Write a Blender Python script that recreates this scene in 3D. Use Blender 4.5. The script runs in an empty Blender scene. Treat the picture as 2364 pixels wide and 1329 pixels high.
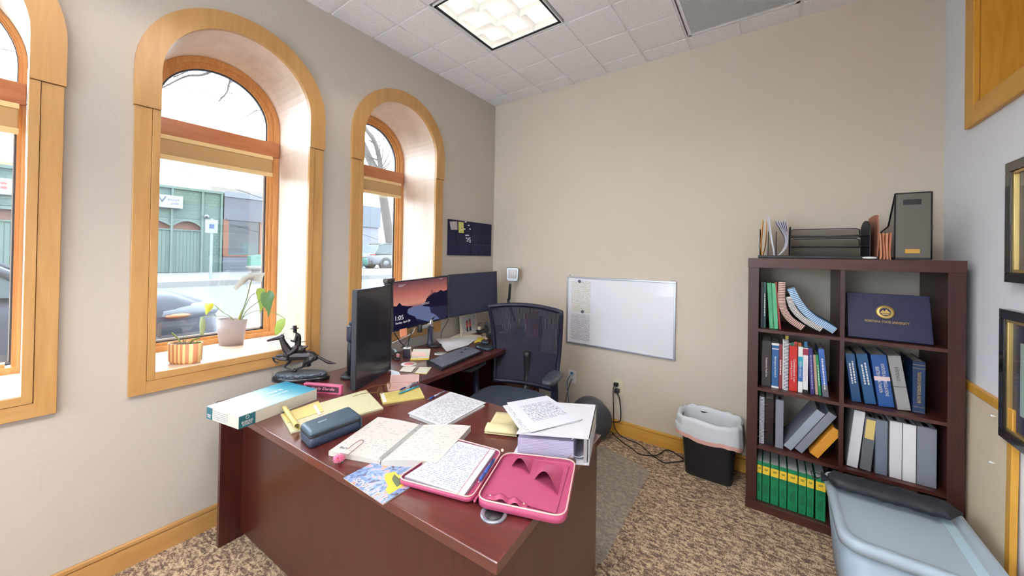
import bpy, bmesh, math, random
from mathutils import Vector, Matrix
random.seed(7)
C = bpy.context.scene.collection
PI = math.pi
# ---------------------------------------------------------------- camera
CAM = Vector((2.2712, -2.8459, 1.3841)); YAW, PIT, ROL, FOC, CX, CY = 0.627126, 0.006772, 0.01737, 834.53, 1177.01, 586.32
_cy, _sy = math.cos(YAW), math.sin(YAW)
FWD = Vector((-_sy*math.cos(PIT), _cy*math.cos(PIT), math.sin(PIT)))
_r = Vector((_cy, _sy, 0)); _u = _r.cross(FWD)
RGT = _r*math.cos(ROL)+_u*math.sin(ROL); UPV = -_r*math.sin(ROL)+_u*math.cos(ROL)
cd = bpy.data.cameras.new('camera'); cam = bpy.data.objects.new('camera', cd); C.objects.link(cam)
cam.matrix_world = Matrix(((RGT.x, UPV.x, -FWD.x, CAM.x), (RGT.y, UPV.y, -FWD.y, CAM.y), (RGT.z, UPV.z, -FWD.z, CAM.z), (0, 0, 0, 1)))
cd.sensor_width = 36; cd.lens = FOC/2364*36; cd.shift_x = (1182-CX)/2364; cd.shift_y = -(664.5-CY)/2364
cd.clip_start = 0.02; cd.clip_end = 300
bpy.context.scene.camera = cam
# ---------------------------------------------------------------- world, exposure
W = bpy.data.worlds.new('sky'); bpy.context.scene.world = W; W.use_nodes = True
wn = W.node_tree.nodes; wl = W.node_tree.links
bg = wn['Background']; tc = wn.new('ShaderNodeTexCoord'); sp = wn.new('ShaderNodeSeparateXYZ'); rp = wn.new('ShaderNodeValToRGB')
wl.new(tc.outputs['Generated'], sp.inputs[0]); wl.new(sp.outputs['Z'], rp.inputs[0]); wl.new(rp.outputs[0], bg.inputs[0])
rp.color_ramp.elements[0].position = 0.0; rp.color_ramp.elements[0].color = (.78, .89, 1, 1)
rp.color_ramp.elements[1].position = 0.7; rp.color_ramp.elements[1].color = (.72, .85, 1, 1)
bg.inputs[1].default_value = 6.8
vs = bpy.context.scene.view_settings
vs.view_transform = 'Standard'; vs.look = 'None'; vs.gamma = 1; vs.use_curve_mapping = False; vs.exposure = 0.98

def area(name, loc, size, power, col, rot=(0, 0, 0), sy=None):
    l = bpy.data.lights.new(name, 'AREA'); l.energy = power; l.color = col; l.size = size
    if sy: l.shape = 'RECTANGLE'; l.size_y = sy
    o = bpy.data.objects.new(name, l); o.location = loc; o.rotation_euler = rot; C.objects.link(o); return o

# ---------------------------------------------------------------- pixel -> point on a real plane
def ray(a, b): return FWD+RGT*((a-CX)/FOC)-UPV*((b-CY)/FOC)
def PZ(a, b, z):
    d = ray(a, b); return CAM+d*((z-CAM.z)/d.z)
def PX(a, b, x):
    d = ray(a, b); return CAM+d*((x-CAM.x)/d.x)
def PY(a, b, y):
    d = ray(a, b); return CAM+d*((y-CAM.y)/d.y)

# ---------------------------------------------------------------- materials
def srgb(c): return tuple((x/12.92 if x <= .04045 else ((x+.055)/1.055)**2.4) for x in [v/255 for v in c])
MATS = {}
def mat(name, col, rough=.5, metal=0., spec=.5, coat=0., noise=0., nscale=20., bump=0., bscale=100., trans=0., alpha=1., emit=None, es=1., sheen=0., lin=False):
    if name in MATS: return MATS[name]
    m = bpy.data.materials.new(name); m.use_nodes = True; MATS[name] = m
    n = m.node_tree.nodes; l = m.node_tree.links; b = n['Principled BSDF']
    c = col if lin else srgb(col)
    b.inputs['Base Color'].default_value = (*c, 1); b.inputs['Roughness'].default_value = rough; b.inputs['Metallic'].default_value = metal
    b.inputs['Specular IOR Level'].default_value = spec; b.inputs['Coat Weight'].default_value = coat; b.inputs['Alpha'].default_value = alpha
    b.inputs['Transmission Weight'].default_value = trans
    if emit: b.inputs['Emission Color'].default_value = (*srgb(emit), 1); b.inputs['Emission Strength'].default_value = es
    t = n.new('ShaderNodeTexCoord')
    if noise:
        x = n.new('ShaderNodeTexNoise'); x.inputs['Scale'].default_value = nscale; x.inputs['Detail'].default_value = 5; l.new(t.outputs['Object'], x.inputs['Vector'])
        mx = n.new('ShaderNodeMix'); mx.data_type = 'RGBA'; l.new(x.outputs['Fac'], mx.inputs[0])
        mx.inputs[6].default_value = (*[v*(1-noise) for v in c], 1); mx.inputs[7].default_value = (*[min(1, v*(1+noise)) for v in c], 1)
        l.new(mx.outputs[2], b.inputs['Base Color'])
    if bump:
        x = n.new('ShaderNodeTexNoise'); x.inputs['Scale'].default_value = bscale; x.inputs['Detail'].default_value = 3; l.new(t.outputs['Object'], x.inputs['Vector'])
        bp = n.new('ShaderNodeBump'); bp.inputs['Strength'].default_value = bump; bp.inputs['Distance'].default_value = .01; l.new(x.outputs['Fac'], bp.inputs['Height']); l.new(bp.outputs[0], b.inputs['Normal'])
    return m
def nodes_of(m): return m.node_tree.nodes, m.node_tree.links, m.node_tree.nodes['Principled BSDF']
def ramp(n, stops):
    r = n.new('ShaderNodeValToRGB'); e = r.color_ramp.elements
    while len(e) < len(stops): e.new(.5)
    for k, (p, c) in enumerate(stops): e[k].position = p; e[k].color = (*srgb(c), 1)
    return r
def wood(name, dark, light, axis=2, rough=.35, stretch=12., scale=5., coat=0.):
    """grain runs along the given object axis"""
    if name in MATS: return MATS[name]
    m = mat(name, light, rough, coat=coat); n, l, b = nodes_of(m)
    t = n.new('ShaderNodeTexCoord'); mp = n.new('ShaderNodeMapping'); l.new(t.outputs['Object'], mp.inputs[0])
    s = [stretch]*3; s[axis] = 1.; mp.inputs['Scale'].default_value = s
    x = n.new('ShaderNodeTexNoise'); x.inputs['Scale'].default_value = scale; x.inputs['Detail'].default_value = 8; x.inputs['Roughness'].default_value = .65; x.inputs['Distortion'].default_value = .6
    l.new(mp.outputs[0], x.inputs['Vector']); r = ramp(n, [(.3, dark), (.7, light)]); l.new(x.outputs['Fac'], r.inputs[0]); l.new(r.outputs[0], b.inputs['Base Color'])
    return m
def glassmat(name, tint=(.97, .99, 1), refl=.08):
    if name in MATS: return MATS[name]
    m = bpy.data.materials.new(name); m.use_nodes = True; MATS[name] = m; n = m.node_tree.nodes; l = m.node_tree.links; n.clear()
    o = n.new('ShaderNodeOutputMaterial'); tr = n.new('ShaderNodeBsdfTransparent'); tr.inputs[0].default_value = (*tint, 1)
    g = n.new('ShaderNodeBsdfGlossy'); g.inputs['Roughness'].default_value = .02; mx = n.new('ShaderNodeMixShader'); mx.inputs[0].default_value = refl
    l.new(tr.outputs[0], mx.inputs[1]); l.new(g.outputs[0], mx.inputs[2]); l.new(mx.outputs[0], o.inputs[0]); return m
def emis(name, col, s=1.):
    if name in MATS: return MATS[name]
    m = bpy.data.materials.new(name); m.use_nodes = True; MATS[name] = m; n = m.node_tree.nodes; l = m.node_tree.links; n.clear()
    o = n.new('ShaderNodeOutputMaterial'); e = n.new('ShaderNodeEmission'); e.inputs[0].default_value = (*srgb(col), 1); e.inputs[1].default_value = s; l.new(e.outputs[0], o.inputs[0]); return m
def paper_mat(name, base, ink, lines=30, fill=.6, mx0=.1, mx1=.9, my0=.08, my1=.94, rules=False, rough=.6, words=40., soft=.0, swap=False):
    """a sheet with rows of small writing, laid out on the sheet's own 0..1 coordinates"""
    if name in MATS: return MATS[name]
    m = mat(name, base, rough, spec=.3); n, l, b = nodes_of(m)
    uv = n.new('ShaderNodeUVMap'); sp = n.new('ShaderNodeSeparateXYZ'); l.new(uv.outputs[0], sp.inputs[0])
    U, V = (sp.outputs[1], sp.outputs[0]) if swap else (sp.outputs[0], sp.outputs[1])
    def math_(op, a, bb=None):
        q = n.new('ShaderNodeMath'); q.operation = op
        for i, v in enumerate((a, bb)):
            if v is None: continue
            if isinstance(v, (int, float)): q.inputs[i].default_value = v
            else: l.new(v, q.inputs[i])
        return q.outputs[0]
    row = math_('MULTIPLY', V, lines); fr = math_('FRACT', row); fl = math_('FLOOR', row)
    band = math_('MULTIPLY', math_('GREATER_THAN', fr, .28), math_('LESS_THAN', fr, .72))
    cb = n.new('ShaderNodeCombineXYZ'); l.new(math_('MULTIPLY', U, words), cb.inputs[0]); l.new(math_('MULTIPLY', fl, 3.7), cb.inputs[1])
    ns = n.new('ShaderNodeTexNoise'); ns.inputs['Scale'].default_value = 1; ns.inputs['Detail'].default_value = 2; l.new(cb.outputs[0], ns.inputs['Vector'])
    on = math_('MULTIPLY', band, math_('LESS_THAN', ns.outputs['Fac'], .5+(fill-.5)*.35))
    for a, v0, v1 in ((U, mx0, mx1), (V, my0, my1)):
        on = math_('MULTIPLY', on, math_('MULTIPLY', math_('GREATER_THAN', a, v0), math_('LESS_THAN', a, v1)))
    if rules:
        ru = math_('MULTIPLY', math_('LESS_THAN', fr, .12), .45)
        on = math_('MAXIMUM', on, ru)
    mix = n.new('ShaderNodeMix'); mix.data_type = 'RGBA'; l.new(on, mix.inputs[0]); mix.inputs[6].default_value = (*srgb(base), 1); mix.inputs[7].default_value = (*srgb(ink), 1)
    l.new(mix.outputs[2], b.inputs['Base Color']); return m

# ---------------------------------------------------------------- mesh builder
class MB:
    def __init__(s): s.bm = bmesh.new(); s.uv = s.bm.loops.layers.uv.new('UVMap'); s.mi = 0
    def _new(s, vs, faces, uvs=None, smooth=False):
        v = [s.bm.verts.new(p) for p in vs]; out = []
        for k, f in enumerate(faces):
            try: q = s.bm.faces.new([v[i] for i in f])
            except ValueError: continue
            q.material_index = s.mi; q.smooth = smooth; out.append(q)
            if uvs and uvs[k]:
                for lp, t in zip(q.loops, uvs[k]): lp[s.uv].uv = t
        return v, out
    def box(s, lo, hi, M=None, bev=0., seg=2):
        x0, y0, z0 = lo; x1, y1, z1 = hi
        P = [Vector(p) for p in ((x0, y0, z0), (x1, y0, z0), (x1, y1, z0), (x0, y1, z0), (x0, y0, z1), (x1, y0, z1), (x1, y1, z1), (x0, y1, z1))]
        if M: P = [M @ p for p in P]
        v, f = s._new(P, [(0, 3, 2, 1), (4, 5, 6, 7), (0, 1, 5, 4), (1, 2, 6, 5), (2, 3, 7, 6), (3, 0, 4, 7)])
        if bev:
            es = list({e for q in f for e in q.edges}); r = bmesh.ops.bevel(s.bm, geom=es, offset=bev, segments=seg, affect='EDGES', profile=.5)
            for q in r['faces']: q.material_index = s.mi; q.smooth = True
        return s
    def prism(s, pts, vec, uv=False, smooth=False):
        """polygon (list of points) extruded by vec; with uv the first four-point outline gets 0..1 on the far face"""
        n = len(pts); vec = Vector(vec); A = [Vector(p) for p in pts]; B = [p+vec for p in A]
        F = [tuple(range(n-1, -1, -1)), tuple(range(n, 2*n))]+[(i, (i+1) % n, n+(i+1) % n, n+i) for i in range(n)]
        U = None
        if uv: U = [None, [(0, 0), (1, 0), (1, 1), (0, 1)]]+[None]*n
        s._new(A+B, F, U, smooth); return s
    def grid(s, nu, nv, fn, thick=0., smooth=True, wrapu=False, flip=False):
        vs = [Vector(fn(i/nu, j/nv)) for j in range(nv+1) for i in range(nu+1)]
        F, U = [], []
        for j in range(nv):
            for i in range(nu):
                a = j*(nu+1)+i; q = (a, a+1, a+nu+2, a+nu+1); uv = [(i/nu, j/nv), ((i+1)/nu, j/nv), ((i+1)/nu, (j+1)/nv), (i/nu, (j+1)/nv)]
                if flip: q = q[::-1]; uv = uv[::-1]
                F.append(q); U.append(uv)
        v, f = s._new(vs, F, U, smooth)
        if thick:
            bmesh.ops.recalc_face_normals(s.bm, faces=f) if False else None
            s.bm.normal_update(); nm = [x.normal.copy() for x in v]
            w = [s.bm.verts.new(x.co-k*thick) for x, k in zip(v, nm)]
            idx = {x: i for i, x in enumerate(v)}
            for q in f:
                g = s.bm.faces.new([w[idx[x]] for x in reversed(q.verts)]); g.material_index = s.mi; g.smooth = smooth
            R = nu+1
            b = [(i, i+1) for i in range(nu)]+[(nu+j*R, nu+(j+1)*R) for j in range(nv)]+[(nv*R+i+1, nv*R+i) for i in range(nu)]+[((j+1)*R, j*R) for j in range(nv)]
            for a, c in b:
                if flip: a, c = c, a
                g = s.bm.faces.new((v[c], v[a], w[a], w[c])); g.material_index = s.mi
        return s
    def tube(s, pts, r, n=8, closed=False, cap=True, smooth=True):
        P = [Vector(p) for p in pts]; m = len(P); R = r if isinstance(r, (list, tuple)) else [r]*m
        rings = []; prev = None
        for i in range(m):
            if closed: t = (P[(i+1) % m]-P[i-1]).normalized()
            else: t = (P[min(i+1, m-1)]-P[max(i-1, 0)]).normalized()
            if prev is None:
                a = Vector((0, 0, 1)) if abs(t.z) < .9 else Vector((1, 0, 0)); x = t.cross(a).normalized()
            else: x = (prev-t*prev.dot(t)).normalized()
            prev = x; y = t.cross(x)
            rings.append([s.bm.verts.new(P[i]+(x*math.cos(2*PI*k/n)+y*math.sin(2*PI*k/n))*R[i]) for k in range(n)])
        def F(vs):
            try: q = s.bm.faces.new(vs); q.material_index = s.mi; q.smooth = smooth
            except ValueError: pass
        for i in range(m if closed else m-1):
            a, b = rings[i], rings[(i+1) % m]
            for k in range(n): F((a[k], a[(k+1) % n], b[(k+1) % n], b[k]))
        if cap and not closed: F(list(reversed(rings[0]))); F(rings[-1])
        return s
    def lathe(s, prof, c=(0, 0, 0), n=24, sx=1., sy=1., M=None, smooth=True, cap=True):
        """prof = [(r,z)...] turned round z at c"""
        c = Vector(c); rings = []
        for r, z in prof:
            ring = []
            for k in range(n):
                p = Vector((c.x+r*sx*math.cos(2*PI*k/n), c.y+r*sy*math.sin(2*PI*k/n), c.z+z))
                if M: p = M @ p
                ring.append(s.bm.verts.new(p))
            rings.append(ring)
        for a, b in zip(rings, rings[1:]):
            for k in range(n):
                q = s.bm.faces.new((a[k], a[(k+1) % n], b[(k+1) % n], b[k])); q.material_index = s.mi; q.smooth = smooth
        for ring, rev in (((rings[0], True), (rings[-1], False)) if cap else ()):
            q = s.bm.faces.new(list(reversed(ring)) if rev else ring); q.material_index = s.mi
        return s
    def ball(s, c, r, sc=(1, 1, 1), M=None, sub=2):
        mt = Matrix.Translation(c) @ Matrix.Diagonal((*[r*k for k in sc], 1))
        if M: mt = M @ mt
        g = bmesh.ops.create_icosphere(s.bm, subdivisions=sub, radius=1, matrix=mt)
        for f in {f for v in g['verts'] for f in v.link_faces}: f.material_index = s.mi; f.smooth = True
        return s

XF = {}
def mesh_obj(name, mb, mats, parent=None, world=True, loc=None):
    """link the builder's mesh as ONE object; coordinates are world ones unless world=False"""
    bm = mb.bm; bmesh.ops.recalc_face_normals(bm, faces=bm.faces)
    me = bpy.data.meshes.new(name)
    o = bpy.data.objects.new(name, me); C.objects.link(o)
    if parent is not None:
        o.parent = parent; XF[o.name] = XF[parent.name]
        if world: bm.transform(XF[parent.name].inverted())
    else:
        if loc is None:
            bm.verts.ensure_lookup_table(); n = len(bm.verts); xs = [v.co for v in bm.verts]
            loc = Vector(((min(p.x for p in xs)+max(p.x for p in xs))/2, (min(p.y for p in xs)+max(p.y for p in xs))/2, min(p.z for p in xs)))
        loc = Vector(loc); bm.transform(Matrix.Translation(-loc)); o.location = loc; XF[o.name] = Matrix.Translation(loc)
    bm.to_mesh(me); bm.free()
    for m in (mats if isinstance(mats, (list, tuple)) else [mats]): me.materials.append(m)
    return o
def thing(name, label, cat, loc=(0, 0, 0), rz=0., group=None):
    o = bpy.data.objects.new(name, None); C.objects.link(o); o.location = loc; o.rotation_euler = (0, 0, rz); o.empty_display_size = .05
    o['label'] = label; o['category'] = cat
    if group: o['group'] = group
    XF[o.name] = Matrix.Translation(Vector(loc)) @ Matrix.Rotation(rz, 4, 'Z'); return o
def tag(o, label, cat, group=None):
    o['label'] = label; o['category'] = cat
    if group: o['group'] = group
    return o
def struct(name, mb, m):
    o = mesh_obj(name, mb, m, loc=(0, 0, 0)); o['kind'] = 'structure'; return o
def lab(o, s): o['label'] = s; return o
def text(s, P, right, up, m, parent=None, width=None, height=None, depth=.0006, name='lettering', align='L', shear=0.):
    """letters as a thin mesh: P = lower left (or centre), right/up directions, fitted to width or cap height"""
    cu = bpy.data.curves.new(name, 'FONT'); cu.body = s; cu.extrude = 0; cu.size = 1; cu.shear = shear; cu.resolution_u = 3
    t = bpy.data.objects.new('tmp', cu); C.objects.link(t); dg = bpy.context.evaluated_depsgraph_get(); me = bpy.data.meshes.new_from_object(t.evaluated_get(dg))
    C.objects.unlink(t); bpy.data.objects.remove(t); bpy.data.curves.remove(cu)
    bm = bmesh.new(); bm.from_mesh(me); bpy.data.meshes.remove(me)
    if not bm.verts: return None
    x0 = min(v.co.x for v in bm.verts); x1 = max(v.co.x for v in bm.verts); y0 = min(v.co.y for v in bm.verts); y1 = max(v.co.y for v in bm.verts)
    if width and height: kx, ky = width/(x1-x0), height/(y1-y0)
    elif width: kx = ky = width/(x1-x0)
    else: kx = ky = height/(y1-y0)
    R = Vector(right).normalized(); U = Vector(up).normalized(); U = (U-R*U.dot(R)).normalized(); N = R.cross(U); P = Vector(P)
    if align == 'C': P = P-R*(x1-x0)*kx/2-U*(y1-y0)*ky/2
    r = bmesh.ops.extrude_face_region(bm, geom=bm.faces[:])
    for v in r['geom']:
        if isinstance(v, bmesh.types.BMVert): v.co.z = 1
    for v in bm.verts: v.co = P+R*((v.co.x-x0)*kx)+U*((v.co.y-y0)*ky)+N*(depth*(1 if v.co.z > .5 else -.2))
    mb = MB(); mb.bm.free(); mb.bm = bm
    return mesh_obj(name, mb, m, parent)
def frame_M(P, right, up):
    R = Vector(right).normalized(); U = Vector(up).normalized(); U = (U-R*U.dot(R)).normalized(); N = R.cross(U); P = Vector(P)
    return Matrix(((R.x, U.x, N.x, P.x), (R.y, U.y, N.y, P.y), (R.z, U.z, N.z, P.z), (0, 0, 0, 1)))
def bez(pts, n=8):
    """smooth curve through points (Catmull-Rom)"""
    P = [Vector(p) for p in pts]; P = [P[0]*2-P[1]]+P+[P[-1]*2-P[-2]]; out = []
    for i in range(1, len(P)-2):
        for k in range(n):
            t = k/n; a, b, c, d = P[i-1:i+3]
            out.append(.5*((2*b)+(c-a)*t+(2*a-5*b+4*c-d)*t*t+(-a+3*b-3*c+d)*t**3))
    return out+[P[-2]]
def lerp(a, b, t): return Vector(a)*(1-t)+Vector(b)*t
# ================================================================ ROOM
HC = 2.893; WX = 2.994; YF = -5.2; P1 = .3048; GX, GY = .2675, .1645
m_wall = mat('beige_wall_paint', (214, 203, 186), .85, spec=.2, bump=.12, bscale=55)
m_wallw = mat('off_white_wall_paint', (236, 239, 246), .85, spec=.2, bump=.1, bscale=55)
maple = wood('maple_trim', (186, 138, 78), (202, 156, 96), 2, .38, 9, 3)
maple_h = wood('maple_trim_level', (186, 138, 78), (202, 156, 96), 1, .38, 9, 3)
maple_x = wood('maple_trim_back', (206, 152, 60), (228, 178, 84), 0, .38, 9, 3)
maple_l = wood('maple_reveal_board', (214, 190, 168), (228, 208, 188), 2, .4, 5, 2)
cedar = wood('red_cedar', (176, 106, 64), (198, 130, 86), 1, .35, 10, 4)
cedar_v = wood('red_cedar_upright', (204, 140, 80), (226, 168, 104), 2, .35, 10, 4)
# carpet
m_car = mat('loop_pile_carpet', (140, 118, 98), .95, spec=.1); n, l, b = nodes_of(m_car)
t = n.new('ShaderNodeTexCoord')
def nz(sc, det=3, vec=None, dist=0.):
    x = n.new('ShaderNodeTexNoise'); x.inputs['Scale'].default_value = sc; x.inputs['Detail'].default_value = det; x.inputs['Distortion'].default_value = dist
    l.new(vec or t.outputs['Object'], x.inputs['Vector']); return x.outputs['Fac']
mp = n.new('ShaderNodeMapping'); l.new(t.outputs['Object'], mp.inputs[0]); mp.inputs['Scale'].default_value = (1, 2.2, 1); mp.inputs['Rotation'].default_value = (0, 0, .15)
blob = nz(30, 4, mp.outputs[0], .8)
mp2 = n.new('ShaderNodeMapping'); l.new(t.outputs['Object'], mp2.inputs[0]); mp2.inputs['Scale'].default_value = (210, 90, 90); mp2.inputs['Rotation'].default_value = (0, 0, .1)
yarn = nz(1, 2, mp2.outputs[0], 1.5)
a1 = n.new('ShaderNodeMath'); a1.operation = 'ADD'; l.new(blob, a1.inputs[0])
a2 = n.new('ShaderNodeMath'); a2.operation = 'MULTIPLY_ADD'; l.new(yarn, a2.inputs[0]); a2.inputs[1].default_value = .95; a2.inputs[2].default_value = -.475; l.new(a2.outputs[0], a1.inputs[1])
rr = ramp(n, [(.34, (100, 82, 72)), (.46, (134, 110, 96)), (.53, (182, 158, 128)), (.68, (214, 192, 158))]); l.new(a1.outputs[0], rr.inputs[0]); l.new(rr.outputs[0], b.inputs['Base Color'])
bp = n.new('ShaderNodeBump'); bp.inputs['Strength'].default_value = .5; bp.inputs['Distance'].default_value = .004; l.new(yarn, bp.inputs['Height']); l.new(bp.outputs[0], b.inputs['Normal'])
struct('floor', MB().box((-.5, YF-.1, -.1), (WX+.4, .15, 0)), m_car)
# windows: centre y of each opening
WYC = [-3.142, -2.129, -1.1205]; HW, HO, ZS, ZB, ZA, ZSEAM, DR = .328, .41, .835, .744, 2.195, 2.02, .42
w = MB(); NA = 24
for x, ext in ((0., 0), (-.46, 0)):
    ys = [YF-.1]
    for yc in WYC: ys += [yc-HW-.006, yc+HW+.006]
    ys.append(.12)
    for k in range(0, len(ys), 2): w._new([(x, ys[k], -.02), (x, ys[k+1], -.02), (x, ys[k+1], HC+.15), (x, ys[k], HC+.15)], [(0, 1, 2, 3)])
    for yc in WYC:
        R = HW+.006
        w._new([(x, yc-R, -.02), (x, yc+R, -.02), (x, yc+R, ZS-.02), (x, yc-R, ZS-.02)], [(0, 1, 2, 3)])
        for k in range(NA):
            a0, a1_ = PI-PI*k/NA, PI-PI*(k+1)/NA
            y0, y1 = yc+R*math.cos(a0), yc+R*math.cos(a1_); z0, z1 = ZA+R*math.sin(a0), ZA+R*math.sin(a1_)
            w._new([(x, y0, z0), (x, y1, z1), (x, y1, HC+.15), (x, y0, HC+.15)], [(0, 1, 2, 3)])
struct('wall_left', w, mat('shaded_wall_paint', (197, 188, 176), .85, spec=.2, bump=.12, bscale=55))  # wall paint darkened and greyed to put in the window wall's shade
struct('wall_back', MB().box((-.46, 0, -.02), (WX+.3, .12, HC+.15)), m_wall)
w = MB(); QX0, QX1, QZ0, QZ1 = .25, 1.75, .55, 2.65
for lo, hi in (((-.46, -.02), (QX0, HC+.15)), ((QX1, -.02), (WX+.3, HC+.15)), ((QX0, -.02), (QX1, QZ0)), ((QX0, QZ1), (QX1, HC+.15))): w.box((lo[0], YF-.12, lo[1]), (hi[0], YF, hi[1]))
struct('wall_front', w, m_wallw)  # unseen wall, coloured off-white to bounce more fill
w = MB()
for x in (QX0, (QX0+QX1)/2-.025, QX1-.05): w.box((x, YF-.1, QZ0), (x+.05, YF-.04, QZ1))
for z in (QZ0, QZ1-.05): w.box((QX0, YF-.1, z), (QX1, YF-.04, z+.05))
w5 = struct('window_5', w, cedar_v); mesh_obj('glass_pane', MB().box((QX0+.04, YF-.075, QZ0+.04), (QX1-.04, YF-.07, QZ1-.04)), glassmat('window_glass'), w5)  # unseen window added behind the camera to let in fill light
# right wall with a high timber-lined opening
OY0, OY1, OZ0, OZ1 = -1.55, -.385, 2.07, 2.80
w = MB()
for lo, hi in (((WX, OY1, -.02), (WX+.3, 0, HC+.15)), ((WX, YF, -.02), (WX+.3, OY0, HC+.15)), ((WX, OY0, -.02), (WX+.3, OY1, OZ0)), ((WX, OY0, OZ1), (WX+.3, OY1, HC+.15))): w.box(lo, hi)
struct('wall_right', w, m_wallw)
golden = wood('golden_maple', (204, 146, 44), (226, 172, 70), 2, .4, 9, 3); golden_h = wood('golden_maple_level', (204, 146, 44), (226, 172, 70), 1, .4, 9, 3)
win4 = struct('window_4', MB().box((WX+.16, OY0, OZ0), (WX+.18, OY1, OZ1)), golden)
w = MB(); cw = .075
w.box((WX-.02, OY1-.012, OZ0-cw), (WX, OY1+cw, OZ1+cw), bev=.003).box((WX-.02, OY0-cw, OZ0-cw), (WX, OY0+.012, OZ1+cw), bev=.003)
mesh_obj('casing', w, golden, win4)
w = MB().box((WX-.019, OY0+.01, OZ0-cw), (WX, OY1-.01, OZ0+.012), bev=.003).box((WX-.019, OY0+.01, OZ1-.012), (WX, OY1-.01, OZ1+cw), bev=.003)
mesh_obj('casing', w, golden_h, win4)
w = MB().box((WX, OY1-.012, OZ0), (WX+.16, OY1, OZ1)).box((WX, OY0, OZ0), (WX+.16, OY0+.012, OZ1)).box((WX, OY0, OZ0), (WX+.16, OY1, OZ0+.012)).box((WX, OY0, OZ1-.012), (WX+.16, OY1, OZ1))
for k in range(9):
    y = OY1-.012-.03-k*.125; w.box((WX+.145, y-.035, OZ0+.012), (WX+.162, y, OZ1-.012), bev=.002)
mesh_obj('reveal', w, golden, win4)
# ceiling: tegular tiles standing a little proud of the grid
LIGHTS = [(2, 3), (5, 7), (5, 13), (1, 10)]; VENT = (6, 1)
hole = {(i, j) for (a, c) in LIGHTS for i in (a, a+1) for j in (c, c+1)} | {(VENT[0]+i, VENT[1]+j) for i in (0, 1) for j in (0, 1)}
c_ = MB()
m_grid = mat('ceiling_grid_white', (238, 238, 240), .6)
m_tile = mat('fissured_ceiling_tile', (242, 240, 242), .9, spec=.1); n, l, b = nodes_of(m_tile)
t = n.new('ShaderNodeTexCoord'); v1 = n.new('ShaderNodeTexNoise'); v1.inputs['Scale'].default_value = 150; v1.inputs['Detail'].default_value = 1; l.new(t.outputs['Object'], v1.inputs['Vector'])
r1 = ramp(n, [(.25, (158, 150, 146)), (.33, (244, 242, 244))]); l.new(v1.outputs['Fac'], r1.inputs[0]); l.new(r1.outputs[0], b.inputs['Base Color'])
bp = n.new('ShaderNodeBump'); bp.inputs['Strength'].default_value = .35; bp.inputs['Distance'].default_value = .006; l.new(v1.outputs['Fac'], bp.inputs['Height']); l.new(bp.outputs[0], b.inputs['Normal'])
xs = [0]+[GX+P1*k for k in range(9)]+[WX]; ysn = [0]+[-(GY+P1*k) for k in range(17)]+[YF]
for i in range(len(xs)-1):
    for j in range(len(ysn)-1):
        if (i, j) in hole: continue
        x0, x1 = xs[i], xs[i+1]; y1, y0 = ysn[j], ysn[j+1]
        g = .0095
        c_.mi = 0; c_.box((x0, y0, HC+.007), (x1, y1, HC+.03))
        c_.mi = 1; c_.box((x0+(g if i else 0), y0+(g if j < len(ysn)-2 else 0), HC), (x1-(g if i < len(xs)-2 else 0), y1-(g if j else 0), HC+.007))
struct('ceiling', c_, [m_grid, m_tile])
struct('ceiling_slab', MB().box((-.46, YF-.1, HC+.16), (WX+.3, .12, HC+.22)), m_grid)['kind'] = 'structure'
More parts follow.
